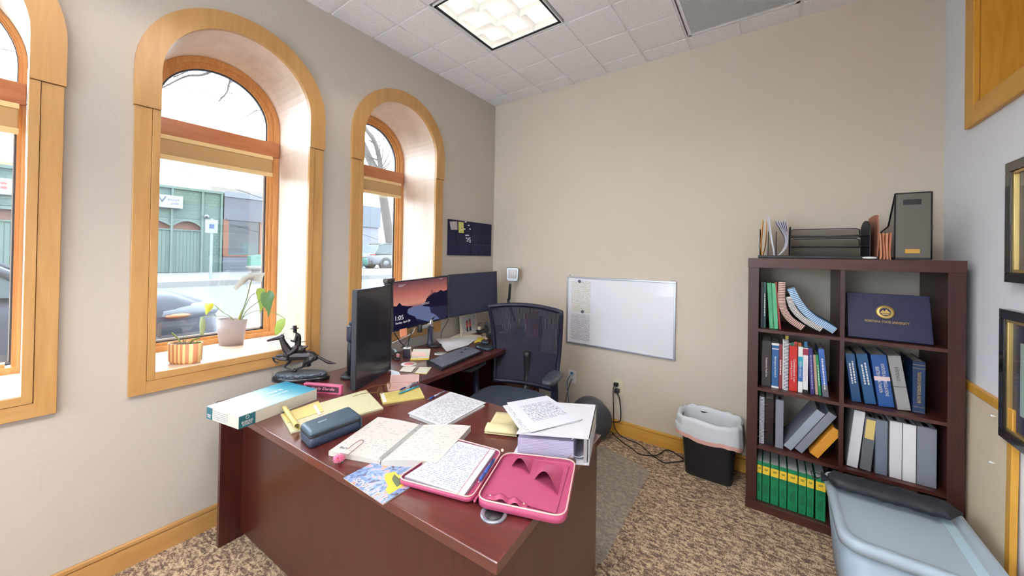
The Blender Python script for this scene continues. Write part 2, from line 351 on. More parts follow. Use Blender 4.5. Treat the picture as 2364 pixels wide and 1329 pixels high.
# troffers
m_dark = mat('shadow_gap_black', (24, 26, 40), .6); m_louv = mat('satin_parabolic_louver', (236, 236, 228), .28, metal=.35)
m_cream = mat('lamp_lens', (255, 250, 225), .5, emit=(255, 243, 224), es=1.0)
def troffer(i, j, label, power):
    x0 = GX+P1*(i-1); y1 = -(GY+P1*(j-1)); x1 = x0+2*P1; y0 = y1-2*P1; cx, cyy = (x0+x1)/2, (y0+y1)/2
    t = thing('ceiling_light', label, 'light', (cx, cyy, HC), 0, 'recessed square louvered ceiling lights')
    h = MB(); z0, z1 = HC-.002, HC+.13; g = .012
    for lo, hi in (((x0+g, y0+g, z0), (x0+g+.006, y1-g, z1)), ((x1-g-.006, y0+g, z0), (x1-g, y1-g, z1)), ((x0+g, y0+g, z0), (x1-g, y0+g+.006, z1)), ((x0+g, y1-g-.006, z0), (x1-g, y1-g, z1)), ((x0+g, y0+g, z1), (x1-g, y1-g, z1+.005))): h.box(lo, hi)
    mesh_obj('housing', h, m_grid, t)
    h = MB(); k = .018; e = .034
    for lo, hi in (((x0+k, y0+k, HC+.001), (x0+e, y1-k, HC+.006)), ((x1-e, y0+k, HC+.001), (x1-k, y1-k, HC+.006)), ((x0+k, y0+k, HC+.001), (x1-k, y0+e, HC+.006)), ((x0+k, y1-e, HC+.001), (x1-k, y1-k, HC+.006))): h.box(lo, hi)
    mesh_obj('trim_gap', h, m_dark, t)
    h = MB(); a, c = x0+.036, x1-.036; d, e = y0+.036, y1-.036; n3 = 3; hb = .036
    for q in range(n3+1):
        xq = a+(c-a)*q/n3; yq = d+(e-d)*q/n3
        for s in range(2):
            pr = [(0.0015, 0.), (.005, .012), (.010, .024), (.020, hb)] if s == 0 else [(-.0015, 0.), (-.005, .012), (-.010, .024), (-.020, hb)]
            if (q == 0 and s) or (q == n3 and not s): continue
            h.grid(1, 3, lambda u, v, pr=pr: (xq+pr[round(v*3)][0], d+(e-d)*u, HC+.003+pr[round(v*3)][1]))
            h.grid(1, 3, lambda u, v, pr=pr: (a+(c-a)*u, yq+pr[round(v*3)][0], HC+.003+pr[round(v*3)][1]))
    mesh_obj('louver', h, m_louv, t)
    h = MB()
    for q in range(3):
        xx = a+(c-a)*(q+.5)/3; h.tube([(xx, y0+.04, HC+.085), (xx, y1-.04, HC+.085)], .014, 10)
    mesh_obj('lamp_tube', h, emis('lamp_tube_glow_%d' % (power*10), (255, 247, 243), power), t)
# first fitting is real; the other three are unseen, added for fill light
troffer(2, 3, 'square louvered ceiling light seen over the desk', 4.5)
troffer(5, 7, 'added fill light above the camera, built as a louvered ceiling light', 110)
troffer(5, 13, 'added fill light behind the camera, nearer the right wall, built as a louvered fitting', 200)
troffer(1, 10, 'added fill light behind the camera, nearer the windows, built as a louvered fitting', 8)
x0 = GX+P1*5; y1 = -GY; x1 = x0+2*P1; y0 = y1-2*P1
v = thing('return_air_vent', 'square white eggcrate air grille in the ceiling near the back wall', 'vent', ((x0+x1)/2, (y0+y1)/2, HC))
h = MB(); k = .012; e = .03
for lo, hi in (((x0+k, y0+k, HC-.003), (x0+e, y1-k, HC+.012)), ((x1-e, y0+k, HC-.003), (x1-k, y1-k, HC+.012)), ((x0+k, y0+k, HC-.003), (x1-k, y0+e, HC+.012)), ((x0+k, y1-e, HC-.003), (x1-k, y1-k, HC+.012))): h.box(lo, hi, bev=.001)
mesh_obj('frame', h, m_grid, v)
h = MB(); N = 40
for q in range(1, N):
    xx = x0+e+(x1-x0-2*e)*q/N; yy = y0+e+(y1-y0-2*e)*q/N
    h.box((xx-.0008, y0+e, HC), (xx+.0008, y1-e, HC+.012)); h.box((x0+e, yy-.0008, HC), (x1-e, yy+.0008, HC+.012))
mesh_obj('grille', h, mat('grille_plastic', (222, 222, 220), .5), v)
mesh_obj('duct', MB().box((x0+.01, y0+.01, HC+.02), (x1-.01, y1-.01, HC+.15)), mat('duct_grey', (150, 148, 144), .9), v)
# baseboards
bh = .108
def baseb(name, lo, hi, m, ax):
    w = MB().box(lo, (hi[0], hi[1], bh-.022)); w.box(lo[:2]+(bh-.020,), hi[:2]+(bh,), bev=.004); 
    struct(name, w, m)
baseb('baseboard_left', (0, YF, 0), (.015, 0, bh), maple_h, 1)
baseb('baseboard_back', (.015, -.015, 0), (WX-.015, 0, bh), maple_x, 0)
baseb('baseboard_right', (WX-.015, YF, 0), (WX, 0, bh), maple_h, 1)
# arched windows
m_glass = glassmat('window_glass'); m_gask = mat('grey_glazing_gasket', (70, 72, 84), .4); m_alu = mat('pale_sash_edge', (190, 188, 184), .4)
m_shade = mat('beige_shade_cloth', (196, 160, 112), .9); m_rail = mat('cream_shade_rail', (238, 208, 152), .6)
def arch_pts(yc, R, z0, x, n=28):
    return [Vector((x, yc-R, z0))]+[Vector((x, yc+R*math.cos(PI-PI*k/n), ZA+R*math.sin(PI-PI*k/n))) for k in range(n+1)]+[Vector((x, yc+R, z0))]
def arch_band(mb, yc, Ro, Ri, z0, xf, xb, n=28):
    """a solid band following the arch between two radii, from x=xb (back) to xf (front)"""
    o, i = arch_pts(yc, Ro, z0, 0, n), arch_pts(yc, Ri, z0, 0, n)
    for k in range(len(o)-1):
        A = [o[k], o[k+1], i[k+1], i[k]]; vs = [Vector((xb, p.y, p.z)) for p in A]+[Vector((xf, p.y, p.z)) for p in A]
        mb._new(vs, [(0, 3, 2, 1), (4, 5, 6, 7), (0, 1, 5, 4), (2, 3, 7, 6)], smooth=False)
    for k in (0, len(o)-1):
        A = [o[k], i[k]]; mb._new([Vector((xb, p.y, p.z)) for p in A]+[Vector((xf, p.y, p.z)) for p in reversed(A)], [(0, 1, 2, 3)])
SH = ['beige roller shade drawn up in the left arched window cut by the photo edge', 'beige roller shade drawn up in the arched window with the potted plants', 'beige roller shade drawn up in the arched window behind the monitors']
for k, yc in enumerate(WYC):
    FX = -DR; q_ = .4 if k == 0 else 1.
    f = MB(); arch_band(f, yc, HW-.001, HW-.030*q_, ZS, FX+.012, FX-.05); arch_band(f, yc, HW-.030*q_, HW-.048*q_, ZS+.02, FX, FX-.05); arch_band(f, yc, HW-.048*q_, HW-.062*q_, ZS+.02, FX-.010, FX-.05)
    f.box((FX-.05, yc-HW+.03*q_, ZS), (FX+.012, yc+HW-.03*q_, ZS+.028)).box((FX-.05, yc-HW+.04, ZS+.028), (FX-.004, yc+HW-.04, ZS+.044))
    win = struct('window_%d' % (k+1), f, cedar_v)
    mesh_obj('transom', MB().box((FX-.05, yc-HW+.002, 2.012), (FX+.022, yc+HW-.002, 2.108), bev=.003), cedar, win)
    g = MB(); arch_band(g, yc, HW-.062*q_, HW-.070*q_, 2.108, FX-.02, FX-.034); g.box((FX-.034, yc-HW+.06, 2.108), (FX-.02, yc+HW-.06, 2.116))
    for s in (-1, 1): g.box((FX-.034, yc+s*(HW-.066*q_)-.004, ZS+.044), (FX-.02, yc+s*(HW-.066*q_)+.004, 2.012))
    g.box((FX-.034, yc-HW+.06, ZS+.044), (FX-.02, yc+HW-.06, ZS+.052)); mesh_obj('gasket', g, m_gask, win)
    g = MB(); 
    for s in (-1, 1): g.box((FX-.028, yc+s*(HW-.074*q_)-.004, ZS+.05), (FX-.024, yc+s*(HW-.074*q_)+.004, 2.012))
    g.box((FX-.028, yc-HW+.07, ZS+.052), (FX-.024, yc+HW-.07, ZS+.062)); mesh_obj('sash_edge', g, m_alu, win)
    p = arch_pts(yc, HW-.06*q_, ZS+.04, FX-.03); mesh_obj('glass_pane', MB().prism(p, (.004, 0, 0)), m_glass, win)
    r = MB(); o = arch_pts(yc, HW, ZS, 0); o2 = arch_pts(yc, HW+.012, ZS-.0, 0)
    for q in range(len(o)-1):
        r._new([(0.016, o[q].y, o[q].z), (0.016, o[q+1].y, o[q+1].z), (FX-.06, o[q+1].y, o[q+1].z), (FX-.06, o[q].y, o[q].z)], [(0, 1, 2, 3)], smooth=0 < q < len(o)-2)
        r._new([(0.016, o2[q].y, o2[q].z), (0.016, o2[q+1].y, o2[q+1].z), (FX-.06, o2[q+1].y, o2[q+1].z), (FX-.06, o2[q].y, o2[q].z)], [(3, 2, 1, 0)])
    for s in (-1, 1): r.box((FX, yc+s*HW-.001, ZSEAM-.0012), (.012, yc+s*HW+.001, ZSEAM+.0012))
    mesh_obj('reveal', r, maple_l, win)
    mesh_obj('sill', MB().box((FX-.06, yc-HW-.01, ZS-.02), (.018, yc+HW+.01, ZS), bev=.003), maple_l, win)
    cs = MB(); R = HO
    n = 28
    arch_band(cs, yc, HO+.004, HW-.002, ZSEAM, .026, .0)
    mesh_obj('arch_casing', cs, maple, win)
    cs = MB()
    for s in (-1, 1):
        for a_, b_, x_ in ((HW+.026, HO, .018), (HW-.002, HW+.025, .021)):
            y0, y1 = sorted((yc+s*a_, yc+s*b_)); cs.box((0, y0, ZB if a_ > HW+.01 else ZS-.03), (x_, y1, ZSEAM-.002), bev=.0015)
    mesh_obj('side_casing', cs, maple, win)
    cs = MB().box((0, yc-HO+.001, ZB), (.0175, yc+HO-.001, ZS-.036), bev=.0015).box((0, yc-HW-.024, ZS-.035), (.0205, yc+HW+.024, ZS-.004), bev=.0015)
    mesh_obj('bottom_casing', cs, maple_h, win)
    sh = thing('roller_shade', SH[k], 'blind', (FX+.03, yc, 1.88), 0, 'roller shades under the transoms')
    a_, b_ = yc-HW+.045, yc+HW-.05*q_
    mesh_obj('headrail', MB().box((FX+.013, a_, 1.985), (FX+.05, b_, 2.008), bev=.002), m_rail, sh)
    mesh_obj('cloth', MB().box((FX+.016, a_+.002, 1.90), (FX+.046, b_-.002, 1.985), bev=.004), m_shade, sh)
    mesh_obj('hem_bar', MB().box((FX+.018, a_, 1.878), (FX+.05, b_, 1.902), bev=.003), m_rail, sh)
# ================================================================ STREET OUTSIDE
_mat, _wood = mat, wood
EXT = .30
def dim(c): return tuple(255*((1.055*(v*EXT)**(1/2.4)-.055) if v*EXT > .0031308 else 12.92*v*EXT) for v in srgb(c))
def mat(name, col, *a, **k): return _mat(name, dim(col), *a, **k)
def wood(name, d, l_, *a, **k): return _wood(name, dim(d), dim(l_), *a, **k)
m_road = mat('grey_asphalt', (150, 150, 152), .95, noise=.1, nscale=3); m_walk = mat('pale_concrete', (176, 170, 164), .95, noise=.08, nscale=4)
g = MB(); prof = [(-.46, -.15), (-2.3, -.15), (-2.301, -.28), (-9.9, .46), (-9.901, .60), (-13.0, .69)]
def strip(name, a, b, m):
    s = MB(); (x0, z0), (x1, z1) = a, b
    s._new([(x0, -40, z0), (x0, 60, z0), (x1, 60, z1), (x1, -40, z1)], [(0, 1, 2, 3)]); return s
s = MB()
for q in range(3, 4): pass
s._new([(-2.3, -40, -.28), (-2.3, 60, -.28), (-9.9, 60, .46), (-9.9, -40, .46)], [(0, 1, 2, 3)]); struct('road', s, m_road)
s = MB().prism([(-9.9, -40, .40), (-9.9, -40, .60), (-13.2, -40, .69), (-13.2, -40, .40)], (0, 100, 0))
for yy in range(-12, 20, 2): pass
struct('sidewalk', s, m_walk)
struct('bounce_pavement', MB().box((-2.3, -40, -.4), (30, YF-.5, -.15)), _mat('fill_bounce_paving', (236, 234, 230), .9))  # unseen pale ground added to bounce light in through the added window
struct('near_sidewalk', MB().box((-2.3, YF-.5, -.4), (-.46, 60, -.15)), m_walk)
FXX = -13.0
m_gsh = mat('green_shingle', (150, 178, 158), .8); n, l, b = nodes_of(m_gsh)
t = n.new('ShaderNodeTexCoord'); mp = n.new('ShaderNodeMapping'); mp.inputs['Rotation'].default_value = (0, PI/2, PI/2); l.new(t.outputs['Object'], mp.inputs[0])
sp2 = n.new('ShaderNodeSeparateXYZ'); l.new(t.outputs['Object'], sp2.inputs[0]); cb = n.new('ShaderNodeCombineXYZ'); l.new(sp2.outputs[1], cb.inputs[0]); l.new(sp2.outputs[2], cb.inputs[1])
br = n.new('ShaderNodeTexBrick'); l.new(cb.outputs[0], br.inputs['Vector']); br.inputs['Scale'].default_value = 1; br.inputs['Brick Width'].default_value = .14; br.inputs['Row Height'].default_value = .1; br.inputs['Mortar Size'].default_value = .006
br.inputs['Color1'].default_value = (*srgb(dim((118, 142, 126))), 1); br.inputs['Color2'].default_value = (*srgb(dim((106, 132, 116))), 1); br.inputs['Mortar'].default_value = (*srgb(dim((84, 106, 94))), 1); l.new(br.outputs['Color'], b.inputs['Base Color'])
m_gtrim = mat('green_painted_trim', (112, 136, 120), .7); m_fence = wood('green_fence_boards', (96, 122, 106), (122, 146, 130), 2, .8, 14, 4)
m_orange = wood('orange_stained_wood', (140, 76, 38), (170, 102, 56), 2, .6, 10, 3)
B = thing('green_shingled_building', 'green shingled building across the street with arched openings over a board fence', 'building', (FXX-3, -4, .69))
mesh_obj('wall', MB().box((FXX-6, -12, .5), (FXX-.25, 1.38, 3.36)), m_gsh, B)
ups = MB(); ups.box((FXX-.24, -12, 2.42), (FXX-.02, 1.38, 3.34)); ups.box((FXX-.24, .887, .69), (FXX-.02, 1.38, 2.42)); mesh_obj('shingled_front', ups, m_gsh, B)
tr = MB(); tr.box((FXX-.26, -12, 3.34), (FXX+.05, 1.395, 3.42))
pil = [-11, -9.2, -7.4, -5.6, -3.8, -2.2, -1.0+.03, .10, .85, 1.36]
for y in pil: tr.box((FXX-.1, y-.03, .66), (FXX+.04, y+.03, 3.36))
mesh_obj('trim', tr, m_gtrim, B)
bs = [(-11, -9.2), (-9.2, -7.4), (-7.4, -5.6), (-5.6, -3.8), (-3.8, -2.2), (-2.2, -.97), (-.97, .10), (.10, .85)]
ar = MB(); ow = MB()
for y0, y1 in bs:
    N = 12; r = (y1-y0)/2; cyy = (y0+y1)/2
    for q in range(N):
        u0, u1 = -1+2*q/N, -1+2*(q+1)/N; z0, z1 = 2.18+.2*(1-u0*u0), 2.18+.2*(1-u1*u1)
        ar._new([(FXX-.02, cyy+r*u0, z0), (FXX-.02, cyy+r*u1, z1), (FXX-.02, cyy+r*u1, 2.43), (FXX-.02, cyy+r*u0, 2.43)], [(0, 1, 2, 3)])
        ar.prism([(FXX-.03, cyy+r*u0, z0-.04), (FXX-.03, cyy+r*u1, z1-.04), (FXX-.03, cyy+r*u1, z1+.02), (FXX-.03, cyy+r*u0, z0+.02)], (.05, 0, 0))
    ow.box((FXX-.24, y0, 1.95), (FXX-.2, y1, 2.4))
mesh_obj('arch_head', ar, m_gtrim, B); mesh_obj('timber_infill', ow, m_orange, B)
fe = MB()
for y0, y1 in bs:
    N = int((y1-y0)/.09); 
    for q in range(N):
        a_ = y0+.03+(y1-y0-.06)*q/N; fe.box((FXX-.04, a_+.003, .70), (FXX-.02, a_+(y1-y0-.06)/N-.003, 2.04))
fe.box((FXX-.05, -12, 2.03), (FXX+.02, .85, 2.07)); mesh_obj('board_fence', fe, m_fence, B)
G = thing('grey_shop_building', 'grey shop across the street with a timber framed display window', 'building', (FXX-3, 4.5, .69))
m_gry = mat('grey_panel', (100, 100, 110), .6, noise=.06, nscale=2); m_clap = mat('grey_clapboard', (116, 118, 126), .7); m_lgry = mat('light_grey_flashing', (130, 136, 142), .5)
mesh_obj('wall', MB().box((FXX-2.4, 1.42, .5), (FXX-1.2, 6.2, 3.3)), m_gry, G)
mesh_obj('fascia', MB().box((FXX-1.2, 1.43, 2.5), (FXX+.02, 6.2, 3.28)).box((FXX-.0, 1.5, 2.48), (FXX+.06, 6.2, 2.53)), m_gry, G)
mesh_obj('parapet_flashing', MB().box((FXX-1.2, 1.42, 3.28), (FXX+.06, 6.25, 3.46)), m_lgry, G)
cl = MB()
for q in range(5): cl.box((FXX-.2, 1.42, .66+q*.115), (FXX+.01+.004*(q % 2), 6.2, .66+q*.115+.11))
mesh_obj('clapboard', cl, m_clap, G)
fr = MB(); fr.box((FXX-.15, 1.42, 1.24), (FXX, 1.58, 2.5)).box((FXX-.15, 1.42, 1.22), (FXX+.04, 5.2, 1.27)).box((FXX-.1, 2.52, 1.26), (FXX, 2.58, 2.48)).box((FXX-.1, 5.0, 1.26), (FXX, 5.2, 2.48)); mesh_obj('window_frame', fr, m_orange, G)
mesh_obj('side_wall', MB().box((FXX-1.2, 5.2, 1.2), (FXX, 6.2, 2.5)), m_gry, G)
mesh_obj('display_interior', MB().box((FXX-1.15, 1.5, 1.2), (FXX-1.1, 5.1, 2.5)), wood('dark_brown_interior', (92, 58, 36), (150, 100, 62), 2, .7, 8, 2), G)
mesh_obj('display_shelf', MB().box((FXX-1.0, 1.6, 1.2), (FXX-.15, 4.9, 1.36)).box((FXX-.7, 2.1, 1.36), (FXX-.3, 2.9, 1.72)), mat('teal_cloth', (96, 170, 150), .8), G)
mesh_obj('window_glass', MB().box((FXX-.06, 1.58, 1.27), (FXX-.05, 5.0, 2.49)), glassmat('shop_glass', (.6, .65, .68), .03), G)
p_ = CAM+ray(873, 600)*33; zt_ = (CAM+ray(873, 479)*33).z; zm_ = (CAM+ray(873, 526)*33).z
G2 = thing('corner_building', 'flat grey corner building seen low in the window behind the monitors', 'building', (p_.x-4, p_.y-5, .45))
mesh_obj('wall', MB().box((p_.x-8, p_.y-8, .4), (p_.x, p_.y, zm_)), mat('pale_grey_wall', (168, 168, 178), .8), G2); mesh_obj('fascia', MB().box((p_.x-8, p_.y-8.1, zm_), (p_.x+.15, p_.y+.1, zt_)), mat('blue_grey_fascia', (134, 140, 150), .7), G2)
# far tan building above the roofs
F2 = thing('tan_roofed_building', 'distant tan building behind the green roof line', 'building', (-26, 1.6, 3.0))
mesh_obj('wall', MB().box((-29, -4, .5), (-24, 1.3, 4.65)).box((-23, 2.6, .5), (-19, 5.6, 4.45)), mat('tan_stucco', (176, 164, 150), .8), F2)
mesh_obj('roof', MB().prism([(-23.6, -4, 4.85), (-23.6, 1.2, 4.62), (-23.6, 1.2, 4.75), (-23.6, -4, 5.02)], (-5.4, 0, 0)), mat('orange_roof', (216, 160, 120), .8), F2)
# signs
t = thing('wall_sign', 'white POST 209 sign on the green shingled building', 'sign', (FXX+.1, -.5, 2.72))
m_swht = mat('sign_white', (180, 180, 190), .5); m_navy = mat('sign_slate_letters', (40, 46, 64), .5)
mesh_obj('panel', MB().box((FXX+.03, -1.35, 2.71), (FXX+.16, .325, 3.10), bev=.008), m_swht, t)
text('W', (FXX+.163, -.42, 2.86), (0, 1, 0), (0, 0, 1), m_navy, t, width=.36, height=.19); text('POST', (FXX+.163, -.02, 2.93), (0, 1, 0), (0, 0, 1), m_navy, t, width=.27, height=.055); text('209', (FXX+.163, .03, 2.82), (0, 1, 0), (0, 0, 1), m_navy, t, width=.19, height=.055)
t = thing('wall_sign', 'white sign with orange red marks on the green building, seen in the left window', 'sign', (FXX+.1, -3.1, 2.7))
mesh_obj('panel', MB().box((FXX+.03, -3.7, 2.68), (FXX+.12, -2.82, 3.08), bev=.006), m_swht, t)
mesh_obj('marks', MB().box((FXX+.12, -3.02, 2.93), (FXX+.124, -2.93, 2.98), bev=.001).box((FXX+.12, -3.02, 2.82), (FXX+.124, -2.93, 2.88), bev=.001), mat('orange_red', (220, 100, 76), .5), t)
pz = PX(486, 641, -10.4); t = thing('parking_sign', 'accessible parking sign on a grey post on the far pavement', 'sign', (pz.x, pz.y, .62))
x_, y_ = pz.x, pz.y
mesh_obj('post', MB().box((x_-.02, y_-.03, .61), (x_+.02, y_+.03, 2.3)), mat('galvanised_post', (176, 184, 190), .5), t)
mesh_obj('panel', MB().box((x_+.02, y_-.15, 1.89), (x_+.03, y_+.0+.13, 2.26), bev=.004), m_swht, t)
mesh_obj('blue_square', MB().box((x_+.03, y_-.06, 2.02), (x_+.033, y_+.05, 2.14)), mat('sign_blue', (54, 92, 150), .5), t)
w = MB().ball((x_+.034, y_-.005, 2.125), .009).tube([(x_+.034, y_-.005, 2.115), (x_+.034, y_-.003, 2.085), (x_+.034, y_+.02, 2.082), (x_+.034, y_+.03, 2.055)], .004, 6)
w.tube([(x_+.034, y_-.005+.024*math.cos(a), 2.065+.024*math.sin(a)) for a in [.0, -.6, -1.2, -1.8, -2.4, -3.0, -3.6]], .0035, 6); mesh_obj('wheelchair_symbol', w, m_swht, t)
# security camera, drop box
c0 = PX(477, 499, FXX+.1); t = thing('security_camera', 'white dome camera on the green shingles above the parking sign', 'camera', (FXX, c0.y, c0.z))
mesh_obj('housing', MB().ball(c0, .07, (1, 1, .85)).tube([(FXX-.02, c0.y, c0.z+.02), (FXX+.08, c0.y, c0.z+.02)], .03), m_swht, t); mesh_obj('lens', MB().ball(c0+Vector((.055, -.01, -.02)), .028), m_dark, t)
c0 = PX(590, 640, -10.8); t = thing('drop_box', 'mint green box on a stone pedestal on the far pavement', 'box', (c0.x, c0.y, .62))
mesh_obj('pedestal', MB().lathe([(.16, 0), (.2, .1), (.1, .14), (.1, .2), (.26, .24), (.26, .34)], (c0.x, c0.y, .62), 16), mat('stone_grey', (170, 164, 156), .9, noise=.1, nscale=12), t)
mesh_obj('box', MB().prism([(c0.x-.15, c0.y-.19, .96), (c0.x-.15, c0.y+.19, .96), (c0.x-.15, c0.y+.19, 1.32), (c0.x-.15, c0.y-.19, 1.26)], (.3, 0, 0)), mat('mint_green_enamel', (92, 160, 136), .45), t)
mesh_obj('emblem', MB().prism([(c0.x+.152, c0.y-.03, 1.24), (c0.x+.152, c0.y+.0, 1.19), (c0.x+.152, c0.y+.03, 1.24), (c0.x+.152, c0.y+.0, 1.225)], (.003, 0, 0)), m_dark, t)
# cars ------------------------------------------------------------
m_tire = mat('tyre_rubber', (52, 52, 56), .8); m_rim = mat('alloy_rim', (140, 142, 148), .3, metal=.6); m_cglass = mat('tinted_car_glass', (96, 112, 112), .3, spec=.3); m_trim = mat('car_black_trim', (62, 62, 66), .6)
m_lampw = mat('headlamp_clear', (150, 152, 158), .4, spec=.2); m_amber = mat('amber_lens', (210, 140, 66), .4); m_redl = mat('red_tail_lens', (200, 66, 60), .25)
def car(label, loc, rz, paint, L=4.5, Wd=1.84, hood=1.02, roof=1.62, cab=(-2.0, .9), pickup=False, kind='car', name='car'):
    t = thing(name, label, kind, loc, rz); M = XF[t.name]; h2 = L/2; w2 = Wd/2
    b = MB()
    st = [(-h2, .80, .92), (-h2+.12, .93, .98), (-h2+.6, 1., .98), (-.6, 1., 1.0), (h2-1.35, 1., 1.), (h2-1.0, .99, .985), (h2-.45, .95, .93), (h2-.12, .86, .80), (h2, .72, .62)]
    secs = []
    for x, ww, hh in st:
        hz = hood*hh+(.02 if -h2+.4 < x < .9 else 0); w_ = w2*ww
        secs.append([(x, -w_*.86, .26), (x, -w_*.98, .36), (x, -w_, .62), (x, -w_*.985, hz-.2), (x, -w_*.93, hz-.07), (x, -w_*.78, hz-.01), (x, -w_*.3, hz+.025), (x, w_*.3, hz+.025), (x, w_*.78, hz-.01), (x, w_*.93, hz-.07), (x, w_*.985, hz-.2), (x, w_, .62), (x, w_*.98, .36), (x, w_*.86, .26)])
    V = [M @ Vector(p) for s_ in secs for p in s_]; n_ = len(secs[0]); F = []
    for i in range(len(secs)-1):
        for k in range(n_): F.append((i*n_+k, i*n_+(k+1) % n_, (i+1)*n_+(k+1) % n_, (i+1)*n_+k))
    F += [tuple(range(n_)), tuple(range((len(secs)-1)*n_, len(secs)*n_))[::-1]]
    b._new(V, F, smooth=True); mesh_obj('body', b, paint, t)
    c0, c1 = cab; gh = MB(); base, top = hood, roof
    q = [(c0, base-.02), (c0+.25, top-.12), (c0+.7, top), (c1-1.15, top+.01), (c1-.75, top-.05), (c1, base-.02)]
    for z_in, mm, nm, lo_ in ((0., m_cglass, 'windows', 1.),):
        for k in range(len(q)-1):
            (xa, za), (xb_, zb_) = q[k], q[k+1]; f = lambda z: w2*(.97-.2*(z-base)/(top-base))
            gh._new([M @ Vector(p) for p in ((xa, -f(za), za), (xb_, -f(zb_), zb_), (xb_, f(zb_), zb_), (xa, f(za), za))], [(0, 1, 2, 3)])
        for s_ in (-1, 1): gh._new([M @ Vector((x, s_*w2*(.97-.2*(z-base)/(top-base)), z)) for x, z in q], [tuple(range(len(q)))])
    mesh_obj('windows', gh, m_cglass, t)
    rf = MB()
    rf.box((c0+.55, -w2*.74, top-.01), (c1-1.0, w2*.74, top+.035), M, bev=.02)
    for s_ in (-1, 1):
        for (xa, za), (xb_, zb_) in (((c1, base), (c1-.78, top-.04)), ((c0, base), (c0+.28, top-.1)), ((c0+.28, top-.1), (c0+.7, top)), ((c0+.7, top), (c1-1.1, top+.01)), ((-.35, base), (-.3, top))):
            rf.tube([M @ Vector((x, s_*w2*(.98-.2*(z-base)/(top-base)), z)) for x, z in ((xa, za), (xb_, zb_))], .035, 6)
    mesh_obj('roof', rf, paint, t)
    for sx in (-1, 1):
        for s_ in (-1, 1):
            xw = sx*(h2-.88); cM = M @ Matrix.Translation((xw, s_*(w2-.10), .34)) @ Matrix.Rotation(PI/2, 4, 'X')
            aw = MB().lathe([(.02, -.12), (.40, -.12), (.40, .115), (.35, .12), (.02, .12)], (0, 0, 0), 24, M=cM); mesh_obj('wheel_arch', aw, m_trim, t)
            wh = MB().lathe([(.2, -.14), (.31, -.135), (.335, -.1), (.335, .1), (.31, .135), (.2, .14)], (0, 0, 0), 24, M=cM); o = mesh_obj('wheel', wh, m_tire, t)
            ri = MB().lathe([(.04, -.148), (.19, -.145), (.205, -.135), (.205, .135), (.19, .145), (.04, .148)], (0, 0, 0), 20, M=cM); mesh_obj('rim', ri, m_rim, o)
    for s_ in (-1, 1):
        a = M @ Vector((h2-.28, s_*w2*.80, hood*.70)); hl = MB().ball((0, 0, 0), 1, (.36, .2, .105), M @ Matrix.Translation((h2-.34, s_*w2*.73, hood*.74)) @ Matrix.Rotation(s_*-.35, 4, 'Z')); mesh_obj('headlight', hl, m_lampw, t)
        am = MB().ball((0, 0, 0), 1, (.13, .06, .03), M @ Matrix.Translation((h2-.42, s_*w2*.925, hood*.73)) @ Matrix.Rotation(s_*-.3, 4, 'Z')); mesh_obj('indicator', am, m_amber, t)
        tl = MB().ball((0, 0, 0), 1, (.1, .24, .07), M @ Matrix.Translation((-h2+.12, s_*w2*.72, hood*.92)) @ Matrix.Rotation(s_*-.5, 4, 'Z')); mesh_obj('tail_light', tl, m_redl, t)
    bm_ = MB().box((h2-.3, -w2*.74, .24), (h2+.06, w2*.74, .46), M, bev=.05).box((-h2-.06, -w2*.84, .28), (-h2+.2, w2*.84, .55), M, bev=.05); mesh_obj('bumper', bm_, m_trim, t)
    gr = MB().box((h2-.1, -w2*.42, .5), (h2+.035, w2*.42, .74), M, bev=.03); mesh_obj('front_grille', gr, m_trim, t)
    lp = MB().box((-h2-.02, -.26, .62), (-h2+.1, .26, .78), M, bev=.005); mesh_obj('number_plate', lp, m_swht, t)
    return t
silver = mat('silver_car_paint', (92, 92, 100), .5, metal=.1, coat=.1, spec=.12); white_p = mat('pale_silver_car_paint', (168, 168, 174), .5, spec=.25); mint = mat('mint_green_car_paint', (84, 150, 128), .5, spec=.25)
car('silver car parked by the near kerb outside the plant window', (-3.75, -3.70, -.13), PI/2, silver, L=4.7, hood=1.12, roof=1.66, cab=(-2.1, 1.1))
p2 = PZ(872, 632, .38)
struct('parking_lot', MB().box((-60, 7.36, .2), (-13.2, 60, .45)), m_road)
PDD = lambda a, c, d: CAM+ray(a, c)*d
p_ = PDD(862, 610, 22.6); car('pale silver hatchback parked across the street beside the tree trunk', (p_.x-.9, p_.y+2.2, .45), PI/2, white_p, L=4.4, hood=.98, roof=1.62, cab=(-2.05, 1.1))
p_ = PDD(857, 610, 20.6); car('mint green truck parked across the street, nose behind the hatchback', (p_.x-.9, p_.y-2.5, .45), PI/2, mint, L=4.9, hood=1.05, roof=1.7, cab=(-1.4, 1.0), kind='truck', name='pickup_truck')
# trees ------------------------------------------------------------
m_bark = mat('grey_brown_bark', (112, 102, 94), .9, noise=.3, nscale=30, bump=.4, bscale=30)
def limb(mb, pts, r0, r1, twigs=0, tl=.6):
    c = bez(pts, 5); n_ = len(c); mb.tube(c, [r0+(r1-r0)*k/(n_-1) for k in range(n_)], 7)
    for q in range(twigs):
        k = random.randint(n_//4, n_-2); p = c[k]; d = (c[k+1]-c[k]).normalized(); a = Vector((random.uniform(-.3, .3), random.uniform(-1, 1), random.uniform(-.7, .9)))
        e = p+(d*.6+a*.8)*tl*random.uniform(.4, 1); m_ = lerp(p, e, .5)+Vector((0, random.uniform(-.08, .08), random.uniform(-.05, .08))); rr_ = max(.004, r1*.7)
        mb.tube(bez([p, m_, e], 3), [rr_, rr_, rr_*.8, rr_*.7, rr_*.6, rr_*.5, rr_*.4][:7], 5)
        f_ = e+Vector((0, random.uniform(-.2, .2), random.uniform(-.2, .2)))*tl; mb.tube([m_, f_], [rr_*.6, rr_*.3], 4)
